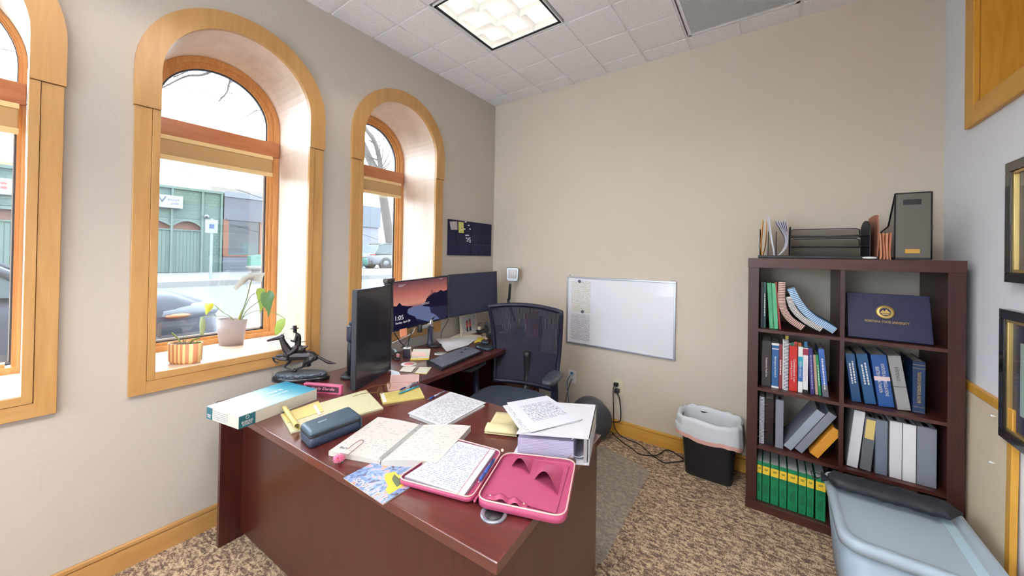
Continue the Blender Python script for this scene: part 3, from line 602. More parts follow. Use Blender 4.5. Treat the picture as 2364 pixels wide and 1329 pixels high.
X_ = -10.6; t = thing('street_tree', 'thick leaning bare tree on the far pavement seen in the window behind the monitors', 'tree', tuple(PDD(908, 628, 26).xy)+(.45,))
b = MB(); q = lambda a, c, dx=0: PDD(a, c, 26-dx)
limb(b, [Vector((q(908, 628).x, q(908, 628).y, .44)), q(903, 570), q(895, 520), q(884, 450), q(872, 405), q(852, 365), q(836, 330), q(815, 290)], .38, .22, 0)
limb(b, [q(878, 420), q(878, 380), q(866, 330), q(846, 300), q(838, 288)], .2, .12, 6, 1.8)
for e in ((870, 290), (885, 300), (905, 330), (912, 360), (850, 270), (900, 380)): limb(b, [q(876, 395), q((876+e[0])/2+4, (395+e[1])/2, .3), q(e[0], e[1], .6)], .045, .018, 7, 1.4)
mesh_obj('trunk', b, m_bark, t)
t = thing('bare_tree', 'bare twiggy tree on the near pavement reaching over the arched windows', 'tree', (-5.2, .45, -.1))
b = MB(); R0 = Vector((-5.2, .45, 0)); q = lambda a, c, dx=0: PX(a, c, -5.2+dx)
limb(b, [R0+Vector((0, 0, -.2)), R0+Vector((0, .02, 2)), R0+Vector((0, -.05, 4.3)), R0+Vector((.1, -.1, 6.2))], .12, .05, 0)
limb(b, [R0+Vector((0, -.05, 5.3)), q(600, 120), q(520, 150), q(470, 172), q(430, 176), q(380, 200), q(352, 215)], .03, .007, 14, .35)
limb(b, [R0+Vector((0, -.05, 5.0)), q(560, 120), q(530, 190), q(524, 212), q(505, 234)], .022, .009, 8, .25)
limb(b, [R0+Vector((0, -.03, 4.0)), q(605, 255), q(575, 265), q(548, 281)], .012, .004, 6, .25)
limb(b, [q(400, 178), q(450, 160), q(500, 165)], .01, .004, 6, .25)
mesh_obj('trunk', b, mat('dark_twig_bark', (92, 78, 74), .9), t)
b = MB()
for i, (a, c) in enumerate((((365, 372), (640, 470)), ((360, 190), (660, 255)))):
    A, D = PX(*a, -9.5), PX(*c, -9.5); e = (D-A); tag(mesh_obj('overhead_wire', MB().tube([A-e*4, A, D, D+e*6], .009, 5), m_dark), ['lower overhead wire crossing the sky above the shop roofs', 'upper overhead wire seen through the arched top pane'][i], 'wire')

mat, wood = _mat, _wood
# ================================================================ DESK, CHAIR, BIN, WALL THINGS
T = .68; DO = Vector((.169, -2.271, 0)); DA = .0568; DL, DD = 1.602, .728
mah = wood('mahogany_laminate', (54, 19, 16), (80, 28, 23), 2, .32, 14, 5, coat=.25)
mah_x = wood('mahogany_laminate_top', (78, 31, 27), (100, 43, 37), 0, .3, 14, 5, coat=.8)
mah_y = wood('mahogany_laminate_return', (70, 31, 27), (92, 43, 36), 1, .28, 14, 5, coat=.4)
m_edge = mat('dark_edge_band', (66, 28, 24), .35, coat=.3); m_bronze_strip = mat('grey_brown_strip', (110, 92, 88), .4)
m_black = mat('matte_black_plastic', (26, 27, 32), .45); m_blk2 = mat('soft_black', (34, 36, 44), .7); m_chrome = mat('chrome', (200, 202, 208), .18, metal=1.)
m_white = mat('white_plastic', (232, 230, 226), .4)
desk = thing('desk', 'mahogany laminate desk covered in papers, nearest the camera', 'desk', DO, DA); DM = XF[desk.name]
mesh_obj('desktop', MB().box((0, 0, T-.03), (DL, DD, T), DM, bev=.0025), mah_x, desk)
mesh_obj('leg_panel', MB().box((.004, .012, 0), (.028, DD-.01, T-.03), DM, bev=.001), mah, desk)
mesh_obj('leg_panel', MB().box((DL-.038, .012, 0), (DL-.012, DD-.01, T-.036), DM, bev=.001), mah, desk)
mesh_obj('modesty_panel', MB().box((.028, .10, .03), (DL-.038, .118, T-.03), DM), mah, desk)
mesh_obj('metal_strip', MB().box((DL-.04, .010, T-.036), (DL-.010, DD-.012, T-.030), DM), m_bronze_strip, desk)
pg = PZ(1140, 1187, T)
mesh_obj('grommet', MB().lathe([(.024, .0), (.037, .0), (.037, .004), (.030, .005), (.026, .001)], (pg.x, pg.y, T), 32), mat('grommet_grey', (150, 154, 164), .3, metal=.5), desk)
mesh_obj('grommet_cap', MB().lathe([(.002, 0), (.025, 0), (.025, .0022), (.002, .0022)], (pg.x, pg.y, T), 24), m_black, desk)
ret = thing('desk_return', 'mahogany return of the desk running along the window wall under the monitors', 'desk', DO, DA)
S0, S1, T1 = -.035, .567, 2.19
mesh_obj('desktop', MB().box((S0, DD+.001, T-.03), (S1, T1, T), DM, bev=.0025), mah_y, ret)
mesh_obj('leg_panel', MB().box((S0+.01, T1-.03, 0), (S1-.01, T1-.008, T-.03), DM), mah, ret)
mesh_obj('modesty_panel', MB().box((.02, DD+.02, .10), (.038, T1-.03, T-.03), DM), mah, ret)
dr = MB().box((.06, 1.62, .02), (S1-.02, T1-.04, T-.03), DM, bev=.002); ped = mesh_obj('pedestal', dr, mah, ret)
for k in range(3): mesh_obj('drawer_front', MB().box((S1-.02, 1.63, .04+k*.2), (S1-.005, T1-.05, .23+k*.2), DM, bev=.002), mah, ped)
# ---- chair
m_mesh = bpy.data.materials.new('black_chair_mesh'); m_mesh.use_nodes = True; n = m_mesh.node_tree.nodes; l = m_mesh.node_tree.links; bb = n['Principled BSDF']
bb.inputs['Base Color'].default_value = (.012, .013, .03, 1); bb.inputs['Roughness'].default_value = .7
t = n.new('ShaderNodeTexCoord'); mp = n.new('ShaderNodeMapping'); mp.inputs['Scale'].default_value = (90, 90, 160); l.new(t.outputs['Object'], mp.inputs[0])
wv = n.new('ShaderNodeTexWave'); wv.bands_direction = 'Z'; wv.inputs['Scale'].default_value = .32; l.new(mp.outputs[0], wv.inputs['Vector'])
wx = n.new('ShaderNodeTexWave'); wx.bands_direction = 'X'; wx.inputs['Scale'].default_value = .32; l.new(mp.outputs[0], wx.inputs['Vector'])
ml = n.new('ShaderNodeMath'); ml.operation = 'MULTIPLY'; l.new(wv.outputs['Fac'], ml.inputs[0]); l.new(wx.outputs['Fac'], ml.inputs[1])
gt = n.new('ShaderNodeMath'); gt.operation = 'LESS_THAN'; gt.inputs[1].default_value = .74; l.new(ml.outputs[0], gt.inputs[0]); l.new(gt.outputs[0], bb.inputs['Alpha'])
m_seat = mat('blue_black_seat_fabric', (52, 64, 82), .85, noise=.25, nscale=260, bump=.4, bscale=300); m_arm = mat('charcoal_armrest', (58, 62, 70), .35); m_frame = mat('navy_black_frame', (22, 24, 44), .4)
ch = thing('office_chair', 'black mesh back office chair with charcoal armrests behind the desk', 'chair', (.867, -.865, 0), .215); M = XF[ch.name]
def L(*p): return M @ Vector(p)
s = MB()
def seatp(u, v, top):
    a = 2*PI*u; e = 3.2; cx_, cy_ = math.cos(a), math.sin(a)
    x = .265*math.copysign(abs(cx_)**(2/e), cx_); y = .245*math.copysign(abs(cy_)**(2/e), cy_)-.06; k = math.sin(v*PI/2)
    return L(x*(1-(1-k)**2*0)*(.0+max(0, math.cos((1-v)*PI/2))**.35 if v < 1 else 1), y*(max(0, math.cos((1-v)*PI/2))**.35 if v < 1 else 1)-.0, .465-.05*v**2 if top else .365+.05*v**2)
s.grid(40, 8, lambda u, v: seatp(u, v, True)); s.grid(40, 4, lambda u, v: seatp(u, v, False), flip=True)
bmesh.ops.remove_doubles(s.bm, verts=s.bm.verts, dist=.0008); mesh_obj('seat', s, m_seat, ch)
def backp(u, v):   # u 0..1 across, v 0..1 up
    z = .455+v*.575; hw = .235+.045*v; x = (u-.5)*2*hw; cur = .045*(1-(2*u-1)**2); top = -.025*(2*u-1)**2*(v**6)
    return (x, .20+.05*math.sin(v*PI*.9+.4)-.06*v+cur+.07*v, z+top)
mesh_obj('backrest_mesh', MB().grid(24, 30, lambda u, v: L(*backp(.03+u*.94, v))), m_mesh, ch)
rim = [backp(u/16, 1) for u in range(17)]+[backp(1, 1-v/16) for v in range(1, 17)]+[backp(1-u/12, 0) for u in range(1, 13)]+[backp(0, v/16) for v in range(1, 16)]
mesh_obj('back_frame', MB().tube([L(*p) for p in rim], .016, 10, closed=True), m_frame, ch)
mesh_obj('lumbar_panel', MB().grid(12, 10, lambda u, v: L(*(Vector(backp(.06+u*.88, v*.40+.01))+Vector((0, .012, 0)))), thick=.006), mat('dark_lumbar_cloth', (20, 22, 34), .7), ch)
mesh_obj('back_support', MB().tube(bez([L(0, .08, .36), L(0, .24, .38), L(0, .30, .52), L(0, .29, .68)], 5), .028, 10), m_black, ch)
for sgn in (-1, 1):
    a = MB()
    def armp(u, v, z):
        an = 2*PI*u; cx_, cy_ = math.cos(an), math.sin(an); return L(sgn*.285+.046*math.copysign(abs(cx_)**.55, cx_)*v, .0+.128*math.copysign(abs(cy_)**.6, cy_)*v, z)
    a.grid(28, 5, lambda u, v: armp(u, (.02, .7, .9, .98, 1, 1)[round(v*5)], (.632, .632, .628, .622, .615, .606)[round(v*5)])); a.grid(28, 1, lambda u, v: armp(u, 1-.98*v, .604), )
    bmesh.ops.remove_doubles(a.bm, verts=a.bm.verts, dist=.003); ar_ = mesh_obj('armrest', a, m_arm, ch)
    mesh_obj('arm_post', MB().tube(bez([L(sgn*.285, .02, .605), L(sgn*.292, .03, .50), L(sgn*.275, .03, .42), L(sgn*.2, .02, .365)], 4), [.026]*12+[.02], 8), m_frame, ch)
mesh_obj('gas_lift', MB().lathe([(.03, .08), (.03, .22), (.02, .23), (.02, .36)], (.867, -.865, 0), 14), m_black, ch)
for k in range(5):
    a = .3+k*2*PI/5; e = (.28*math.cos(a), .28*math.sin(a)); lg = mesh_obj('base_arm', MB().tube([L(0, 0, .10), L(e[0]*.6, e[1]*.6, .085), L(e[0], e[1], .068)], [.028, .02, .014], 8), m_black, ch)
    mesh_obj('caster', MB().tube([L(e[0]-.02*math.sin(a), e[1]+.02*math.cos(a), .027), L(e[0]+.02*math.sin(a), e[1]-.02*math.cos(a), .027)], .026, 12), m_black, lg)
# ---- floor mat
m_mat = bpy.data.materials.new('clear_vinyl'); m_mat.use_nodes = True; n = m_mat.node_tree.nodes; l = m_mat.node_tree.links; bb = n['Principled BSDF']; bb.inputs['Base Color'].default_value = (.50, .45, .38, 1); bb.inputs['Roughness'].default_value = .3; bb.inputs['Alpha'].default_value = .30
c = [(.45, -1.30), (1.66, -1.26), (1.665, -1.22), (1.645, -.40), (1.61, -.365), (1.3, -.27), (.42, -.28)]
tag(mesh_obj('chair_mat', MB().prism([(x, y, .001) for x, y in c], (0, 0, .003)), m_mat), 'frosted clear vinyl chair mat on the carpet beside the desk', 'mat')
# ---- floor fan behind the desk
fn = thing('floor_fan', 'rounded black and grey drum shaped fan on the floor behind the desk', 'fan', (1.16, -.20, 0))
FM = Matrix.Translation((1.155, -.20, .150)) @ Matrix.Rotation(-.85, 4, 'Z') @ Matrix.Rotation(-PI/2, 4, 'Y')
mesh_obj('drum', MB().lathe([(.085, .10), (.118, .105), (.138, .09), (.146, .05), (.146, -.06), (.13, -.09), (.05, -.10)], (0, 0, 0), 36, M=FM), mat('fan_shell', (66, 68, 74), .35), fn)
mesh_obj('trim_ring', MB().tube([FM @ Vector((.112*math.cos(a*PI/18), .112*math.sin(a*PI/18), .108)) for a in range(36)], .008, 8, closed=True), mat('fan_silver_ring', (132, 136, 146), .3, metal=.4), fn)
mesh_obj('grille', MB().lathe([(.003, .085), (.1, .085), (.1, .09), (.003, .095)], (0, 0, 0), 30, M=FM), m_black, fn)
mesh_obj('stand', MB().box((1.08, -.27, 0), (1.24, -.13, .02), bev=.008), m_black, fn)
# ---- waste bin
bn = thing('waste_bin', 'black rectangular waste bin with a pale plastic liner beside the bookcase', 'bin', (1.98, -.165, 0))
Z_ = Vector((0, 0, 1)); BC = Vector((1.955, -.165, 0))
def rr(u, a, b_, e=5):
    t_ = 2*PI*u; c_, s_ = math.cos(t_), math.sin(t_); return a*math.copysign(abs(c_)**(2/e), c_), b_*math.copysign(abs(s_)**(2/e), s_)
def binp(u, v):
    x, y = rr(u, .132+.026*v, .090+.022*v, 6); return BC+Vector((x, y, .35*v))
s = MB().grid(48, 4, binp); s.grid(48, 1, lambda u, v: BC+Vector((*rr(u, .132*(1-.99*v), .09*(1-.99*v), 6), .002))); bmesh.ops.remove_doubles(s.bm, verts=s.bm.verts, dist=.0005)
mesh_obj('tub', s, mat('black_bin_plastic', (24, 24, 30), .45), bn)
random.seed(3); ph = [random.uniform(0, 6) for _ in range(12)]
def wr(u, v, k=1.): return k*sum(math.sin(2*PI*u*f+ph[i]+v*3) for i, f in enumerate((3, 5, 8, 13, 17)))/5
def linp(u, v):
    pr = [(-.012, .20), (-.008, .30), (.002, .365), (.014, .378), (.026, .366), (.030, .33), (.034, .29), (.037, .262)]; k = v*7; i = min(6, int(k)); f = k-i; o = pr[i][0]*(1-f)+pr[i+1][0]*f; z = pr[i][1]*(1-f)+pr[i+1][1]*f
    x, y = rr(u, .158+o+wr(u, v, .006), .112+o+wr(u+.3, v, .006), 4); return BC+Vector((x, y, z+wr(u*1.0, v, .012)*(v > .2)-.015*math.sin(u*2*PI+1)*(v > .8)))
m_liner = bpy.data.materials.new('liner_film'); m_liner.use_nodes = True; b = m_liner.node_tree.nodes['Principled BSDF']; b.inputs['Base Color'].default_value = (.72, .77, .80, 1); b.inputs['Roughness'].default_value = .35; b.inputs['Alpha'].default_value = .93
ln_ = MB().grid(96, 21, linp); c_in = BC+Z_*.205; ln_.grid(96, 3, lambda u, v: lerp(linp(u, 0), c_in, v)); mesh_obj('liner', ln_, m_liner, bn)
def stp(u, v): x, y = rr(u, .158+.038+wr(u, 1, .006)-.004*v, .112+.038+wr(u+.3, 1, .006)-.004*v, 4); return BC+Vector((x, y, .268-.026*v+wr(u, 1, .012)-.015*math.sin(u*2*PI+1)))
mesh_obj('drawstring_band', MB().grid(96, 2, stp), mat('pink_drawstring', (236, 186, 176), .5), bn)
# ---- outlets and cords
m_ivory = mat('ivory_plastic', (226, 218, 188), .4)
def outlet(label, x0, x1, m):
    o = thing('wall_outlet', label, 'outlet', ((x0+x1)/2, 0, .31), 0)
    mesh_obj('plate', MB().box((x0, -.005, .308), (x1, 0, .421), bev=.002), m, o)
    xc = (x0+x1)/2
    for z in (.34, .39):
        q = mesh_obj('socket', MB().box((xc-.016, -.008, z-.014), (xc+.016, -.004, z+.014), bev=.003), m, o)
        for dx in (-.006, .006): mesh_obj('slot', MB().box((xc+dx-.0012, -.009, z-.006), (xc+dx+.0012, -.0078, z+.006)), m_black, q)
outlet('white data plate on the back wall just right of the chair', .858, .932, m_white)
outlet('ivory power outlet on the back wall with two black plugs', 1.255, 1.33, m_ivory)
def cord(label, pts, r=.0035, m=None, cat='cable', group=None, name='power_cord'):
    return tag(mesh_obj(name, MB().tube(bez(pts, 6), r, 6), m or m_black), label, cat, group)
f = lambda a, c, z=.006: PZ(a, c, z)
pl = MB().box((1.268, -.04, .375), (1.30, -.009, .402), bev=.004); 
pts = [Vector((1.284, -.035, .388)), Vector((1.272, -.05, .35)), Vector((1.275, -.045, .2)), Vector((1.285, -.05, .07)), f(1430, 1003), f(1441, 1010), f(1479, 1027), f(1509, 1051, .012), f(1539, 1038), f(1562, 1048), f(1578, 1062), f(1552, 1066), f(1532, 1067), f(1507, 1052), f(1478, 1048), f(1458, 1034), f(1440, 1022), f(1428, 1012), f(1413, 998)]
pw = thing('power_cord', 'thin black power cord looping across the carpet toward the bin', 'cable', (1.284, -.02, .02)); mesh_obj('plug', pl, m_black, pw); mesh_obj('cable', MB().tube(bez(pts, 6), .0035, 6), m_black, pw)
pw = thing('power_cord', 'thicker black cord hanging from the ivory outlet to the fan', 'cable', (1.30, -.02, .02))
mesh_obj('plug', MB().box((1.276, -.05, .325), (1.312, -.009, .357), bev=.006), m_black, pw)
mesh_obj('cable', MB().tube(bez([Vector((1.30, -.045, .335)), Vector((1.325, -.05, .28)), Vector((1.335, -.05, .16)), Vector((1.32, -.05, .115)), Vector((1.25, -.06, .10)), Vector((1.22, -.08, .10))], 6), .0045, 6), m_black, pw)
pw = thing('network_cord', 'blue grey network cord plugged into the white data plate', 'cable', (.89, -.02, .02))
m_bluec = mat('blue_cord', (70, 120, 160), .5)
mesh_obj('plug', MB().box((.885, -.024, .388), (.905, -.008, .406), bev=.003), m_bluec, pw)
mesh_obj('cable', MB().tube(bez([Vector((.895, -.024, .394)), Vector((.872, -.05, .33)), Vector((.885, -.06, .22)), Vector((.90, -.06, .10)), Vector((.88, -.08, .006))], 6), .003, 6), m_bluec, pw)
cord('black cord dropping from the white data plate beside the chair', [Vector((.895, -.012, .345)), Vector((.885, -.05, .28)), Vector((.862, -.06, .15)), Vector((.85, -.07, .006))], .003)
# ---- whiteboard
m_al = mat('brushed_aluminium', (186, 190, 198), .35, metal=.7)
wb = thing('whiteboard', 'aluminium framed whiteboard on the back wall', 'whiteboard', (1.272, -.005, .65))
x0, x1, z0, z1 = .836, 1.712, .650, 1.224
mesh_obj('panel', MB().box((x0+.008, -.012, z0+.008), (x1-.008, -.002, z1-.008)), mat('whiteboard_enamel', (236, 238, 242), .18, coat=.5), wb)
for lo, hi in (((x0, -.018, z0), (x1, -.001, z0+.014)), ((x0, -.018, z1-.014), (x1, -.001, z1)), ((x0, -.018, z0+.014), (x0+.014, -.001, z1-.014)), ((x1-.014, -.018, z0+.014), (x1, -.001, z1-.014))): mesh_obj('frame_rail', MB().box(lo, hi, bev=.002), m_al, wb)
for x in (.86, 1.68): mesh_obj('hanging_screw', MB().lathe([(.001, -.006), (.005, -.006), (.005, 0), (.001, 0)], (0, 0, 0), 10, M=Matrix.Translation((x, -.003, z1+.008)) @ Matrix.Rotation(PI/2, 4, 'X')), m_chrome, wb)
pm = paper_mat('printed_list_sheet', (232, 232, 240), (150, 150, 160), 34, .7, .08, .92, .05, .96); pm2 = paper_mat('highlighted_list_sheet', (232, 232, 240), (190, 176, 96), 34, .6, .08, .92, .05, .96)
tag(mesh_obj('paper_sheet', MB().prism([(.862, -.0125, .672), (1.068, -.0125, .672), (1.068, -.0125, .94), (.862, -.0125, .94)], (0, -.0008, 0), uv=True), pm), 'lower printed sheet held on the left of the whiteboard', 'paper')
tag(mesh_obj('paper_sheet', MB().prism([(.866, -.0135, .905), (1.074, -.0135, .91), (1.072, -.0135, 1.20), (.864, -.0135, 1.196)], (0, -.0008, 0), uv=True), pm2), 'upper printed sheet with yellow marks on the whiteboard', 'paper')
for (a, c), s_ in zip(((1338, 649), (1345, 719)), ('round dark magnet at the top of the printed sheets', 'round dark magnet holding the overlap of the printed sheets')):
    p = PY(a, c, -.015); tag(mesh_obj('magnet', MB().lathe([(.001, 0), (.013, 0), (.013, .006), (.009, .008), (.001, .008)], (0, 0, 0), 20, M=Matrix.Translation((p.x, -.0143, p.z)) @ Matrix.Rotation(PI/2, 4, 'X')), mat('magnet_grey', (96, 100, 108), .4, metal=.5)), s_, 'magnet', 'magnets on the whiteboard')
# ---- pin boards
m_felt = mat('navy_felt', (30, 30, 62), .95, noise=.2, nscale=200)
for k, (ya, yb, s_) in enumerate(((-.640, -.346, 'navy felt pin board on the window wall holding two cards'), (-.343, -.043, 'plain navy felt pin board nearest the room corner'))):
    t = thing('pin_board', s_, 'pin board', (.002, (ya+yb)/2, 1.385), 0, 'navy pin boards')
    for i in range(3):
        for j in range(3):
            yy0 = ya+(yb-ya)*i/3; yy1 = ya+(yb-ya)*(i+1)/3; zz0 = 1.386+.314*j/3; zz1 = 1.386+.314*(j+1)/3
            mesh_obj('felt_tile', MB().box((.001, yy0+.0005, zz0+.0005), (.011, yy1-.0005, zz1-.0005), bev=.002), m_felt, t)
def wallcard(pts, m, label, name='photo_card', cat='card', x=.012): return tag(mesh_obj(name, MB().prism([PX(a, c, x) for a, c in pts], (.001, 0, 0), uv=True), m), label, cat)
def picmat(name, stops, sc=6, rough=.4, det=4, dist=1.):
    m = mat(name, (200, 200, 200), rough); n, l, b = nodes_of(m); uv = n.new('ShaderNodeUVMap'); x = n.new('ShaderNodeTexNoise'); x.inputs['Scale'].default_value = sc; x.inputs['Detail'].default_value = det; x.inputs['Distortion'].default_value = dist
    l.new(uv.outputs[0], x.inputs['Vector']); r = ramp(n, stops); l.new(x.outputs['Fac'], r.inputs[0]); l.new(r.outputs[0], b.inputs['Base Color']); return m
wallcard([(1041, 530), (1056, 530), (1055, 511), (1038, 511)], picmat('snapshot_of_people', [(.35, (70, 110, 140)), (.46, (190, 210, 220)), (.55, (190, 130, 100)), (.68, (236, 226, 210))], 7), 'small colour snapshot pinned at the upper left of the navy board')
o = wallcard([(1059, 537), (1071, 538), (1070, 513), (1058, 512)], mat('yellow_green_card', (206, 206, 110), .5), 'yellow green card with an oval food picture on the navy board')
p = PX(1066, 527, .0135); mesh_obj('oval_picture', MB().lathe([(.001, 0), (.017, 0), (.017, .0008), (.001, .0008)], (0, 0, 0), 24, sy=.62, M=Matrix.Translation(p) @ Matrix.Rotation(PI/2, 4, 'Y')), mat('cream_oval', (236, 226, 200), .5), o)
mesh_obj('food_shape', MB().lathe([(.001, 0), (.011, 0), (.009, .0015), (.001, .002)], (0, 0, 0), 18, sy=.6, M=Matrix.Translation(p+Vector((.0006, 0, .002))) @ Matrix.Rotation(PI/2, 4, 'Y')), mat('brown_food', (160, 96, 60), .5), o)
WL = ['topmost', 'second highest', 'third highest, beside the food card', 'right hand, level with food card', 'left one of the middle row', 'right one of the middle row', 'left one just under the middle row', 'right one just under the middle row', 'central one of the lower cluster', 'right one of the lower cluster', 'lower left', 'lowest right hand']
for k, (a, c) in enumerate(((1075, 512), (1082, 520), (1072.5, 528.5), (1085, 528.5), (1076, 543), (1080.5, 543), (1077, 549.5), (1084, 549.2), (1081, 552), (1085, 554.2), (1079, 556), (1085, 558.3))):
    p = PX(a, c, .0125); w_ = .011
    tag(mesh_obj('word_magnet', MB().box((.0121, p.y-w_, p.z-.005), (.0135, p.y+w_, p.z+.005)), m_white), WL[k]+' tiny white word strip on the navy pin boards', 'word strip', 'white word strips on the pin boards')
# ================================================================ THINGS ON THE SILL AND THE DESK
def zat(b_, P):
    """height of the point above P that falls on picture row b_"""
    A = Vector((P.x, P.y, CAM.z))-CAM; q = (CY-b_)/FOC; return CAM.z+(q*A.dot(FWD)-A.dot(UPV))/(UPV.z-q*FWD.z)
def PD(a, b_, P, off=0.):
    """point on the plane through P that faces the camera"""
    d = ray(a, b_); return CAM+d*((Vector(P)-CAM).dot(FWD)+off)
def PVp(a, b_, P, e):
    n_ = Vector((e.y, -e.x, 0)); d = ray(a, b_); return CAM+d*((Vector(P)-CAM).dot(n_)/d.dot(n_))
def Q(pts, z): return [PZ(a, c, z) for a, c in pts]
def slab(name, pts, z0, th, m, parent=None, **k):
    """flat quad given by its lower outline, thickness upward; writing reads towards the last edge"""
    P = [Vector((p.x, p.y, z0)) for p in (Q(pts, z0+th) if not isinstance(pts[0], Vector) else pts)]
    return mesh_obj(name, MB().prism(P, (0, 0, th), uv=True), m, parent)
Z3 = Vector((0, 0, 1))
# ---- potted plants
m_gpot = mat('warm_grey_pot', (172, 160, 158), .5); m_soil = mat('dark_potting_soil', (96, 66, 48), .95, noise=.4, nscale=90, bump=.6, bscale=120)
gp = PZ(538, 797, ZS); k_ = (gp-CAM).dot(FWD)/FOC
pl = thing('potted_plant', 'green leafed plant with long stems in an oval grey pot on the window sill', 'plant', (gp.x-.03, gp.y, ZS)); gc = Vector((gp.x-.03, gp.y, ZS))
hz = 60*k_; PM = Matrix.Translation(gc) @ Matrix.Rotation(YAW, 4, 'Z')
mesh_obj('pot', MB().lathe([(.004, .001), (.066, .001), (.085, hz), (.080, hz), (.079, hz-.012), (.004, hz-.012)], n=40, sx=1., sy=.62, M=PM), m_gpot, pl)
mesh_obj('soil', MB().lathe([(.004, hz-.012), (.079, hz-.012), (.07, hz-.006), (.004, hz-.004)], n=30, sy=.62, M=PM), m_soil, pl)
q3 = lambda a, c, off=0.: PD(340+a/4.1525, 600+c/4.1525, gc+Vector((0, 0, .1)), off)
m_leafl = mat('light_green_leaf', (150, 176, 76), .4, noise=.15, nscale=30); m_leafd = mat('deep_green_leaf', (86, 124, 72), .3, noise=.15, nscale=30); m_leafy = mat('yellow_green_leaf', (206, 204, 60), .4); m_leafw = mat('glare_white_leaf', (196, 204, 200), .15, spec=.8, coat=.5); m_stem = mat('green_stem', (122, 140, 66), .5)  # the whitish leaf has its glare put into the base colour
def leaf(pts, m, parent, bulge=.012, off=0., label=None):
    P = [q3(a, c, off) for a, c in pts]; ctr = sum(P, Vector())/len(P)-FWD*bulge; mb = MB(); v = [ctr]+P; n_ = len(P)
    mb._new(v, [(0, i+1, (i+1) % n_+1) for i in range(n_)], smooth=True); mb._new([p+FWD*.0008 for p in v], [(0, (i+1) % n_+1, i+1) for i in range(n_)], smooth=True)
    o = mesh_obj('leaf', mb, m, parent); return lab(o, label) if label else o
def stem(pts, parent, r=.0022, offs=None): mesh_obj('stem', MB().tube(bez([q3(a, c, 0) for a, c in pts], 6), r, 6), m_stem, parent)
leaf([(825, 262), (850, 235), (900, 172), (960, 140), (1005, 132), (1060, 122), (1132, 122), (1110, 160), (1095, 215), (1070, 190), (1010, 165), (950, 190), (885, 235), (850, 292)], m_leafw, pl, .004, label='large glossy leaf with its glare painted pale, seen from below')
leaf([(1040, 310), (1050, 278), (1078, 266), (1112, 272), (1138, 292), (1120, 360), (1125, 430), (1098, 480), (1076, 522), (1078, 470), (1062, 400)], m_leafl, pl, .006, .01)
leaf([(1085, 332), (1110, 302), (1145, 318), (1165, 288), (1200, 300), (1222, 340), (1200, 400), (1185, 470), (1158, 560), (1155, 492), (1108, 440), (1084, 385)], m_leafd, pl, .014, -.008)
leaf([(550, 428), (562, 412), (592, 418), (612, 408), (637, 424), (630, 455), (600, 490), (562, 526)], m_leafy, pl, .008)
leaf([(508, 548), (528, 540), (556, 572), (562, 630), (545, 700), (512, 756), (502, 680), (500, 610)], mat('grey_green_leaf', (140, 154, 110), .4), pl, .01, -.01)
leaf([(1326, 566), (1285, 560), (1245, 585), (1222, 640), (1222, 700), (1240, 722), (1282, 690), (1318, 630)], m_leafl, pl, .01, -.02)
stem([(872, 605), (900, 520), (950, 380), (1005, 165)], pl, .0028); stem([(880, 605), (930, 470), (985, 355), (1035, 315)], pl); stem([(885, 605), (950, 490), (1060, 400), (1148, 328)], pl)
stem([(858, 600), (800, 545), (720, 495), (640, 425)], pl); stem([(852, 600), (820, 560), (700, 536), (530, 545)], pl, .0018); stem([(880, 600), (940, 530), (1040, 488), (1150, 485), (1250, 520), (1325, 566)], pl, .0018)
mesh_obj('stem_clump', MB().tube([q3(868, 615), q3(880, 560), q3(910, 480)], [.010, .007, .003], 8), mat('pale_stem_base', (176, 180, 90), .5), pl)
sp_ = PZ(430, 838, ZS); sc_ = Vector((sp_.x-.02, sp_.y, ZS)); k_ = (sp_-CAM).dot(FWD)/FOC; hs = 46*k_
pl = thing('potted_plant', 'small bare stemmed plant in an orange and cream striped oval pot on the sill', 'plant', sc_); PM = Matrix.Translation(sc_) @ Matrix.Rotation(YAW, 4, 'Z')
m_strp = mat('orange_cream_stripes', (222, 160, 110), .5); n, l, b = nodes_of(m_strp); t = n.new('ShaderNodeTexCoord'); sp5 = n.new('ShaderNodeSeparateXYZ'); l.new(t.outputs['Object'], sp5.inputs[0]); at_ = n.new('ShaderNodeMath'); at_.operation = 'ARCTAN2'; l.new(sp5.outputs[0], at_.inputs[0]); l.new(sp5.outputs[1], at_.inputs[1])
s6 = n.new('ShaderNodeMath'); s6.operation = 'MULTIPLY'; s6.inputs[1].default_value = 14; l.new(at_.outputs[0], s6.inputs[0]); s7 = n.new('ShaderNodeMath'); s7.operation = 'SINE'; l.new(s6.outputs[0], s7.inputs[0]); r = ramp(n, [(.0, (206, 136, 92)), (.05, (206, 136, 92)), (.2, (238, 206, 140))]); l.new(s7.outputs[0], r.inputs[0]); l.new(r.outputs[0], b.inputs['Base Color'])
mesh_obj('pot', MB().lathe([(.004, .001), (.066, .001), (.076, .012), (.079, hs), (.073, hs), (.072, hs-.012), (.004, hs-.012)], n=40, sy=.55, M=PM), m_strp, pl)
mesh_obj('soil', MB().lathe([(.004, hs-.012), (.072, hs-.012), (.06, hs-.004), (.004, hs-.002)], n=24, sy=.55, M=PM), m_soil, pl)
q3 = lambda a, c, off=0.: PD(340+a/4.1525, 600+c/4.1525, sc_+Vector((0, 0, .08)), off)
stem([(335, 812), (290, 750), (235, 698)], pl, .0035); stem([(352, 805), (352, 760), (350, 732)], pl, .0012); stem([(362, 805), (372, 765), (378, 732)], pl, .0012)
stem([(340, 815), (400, 800), (440, 765), (500, 745)], pl, .004); stem([(360, 818), (430, 812), (480, 785), (512, 792)], pl, .004)
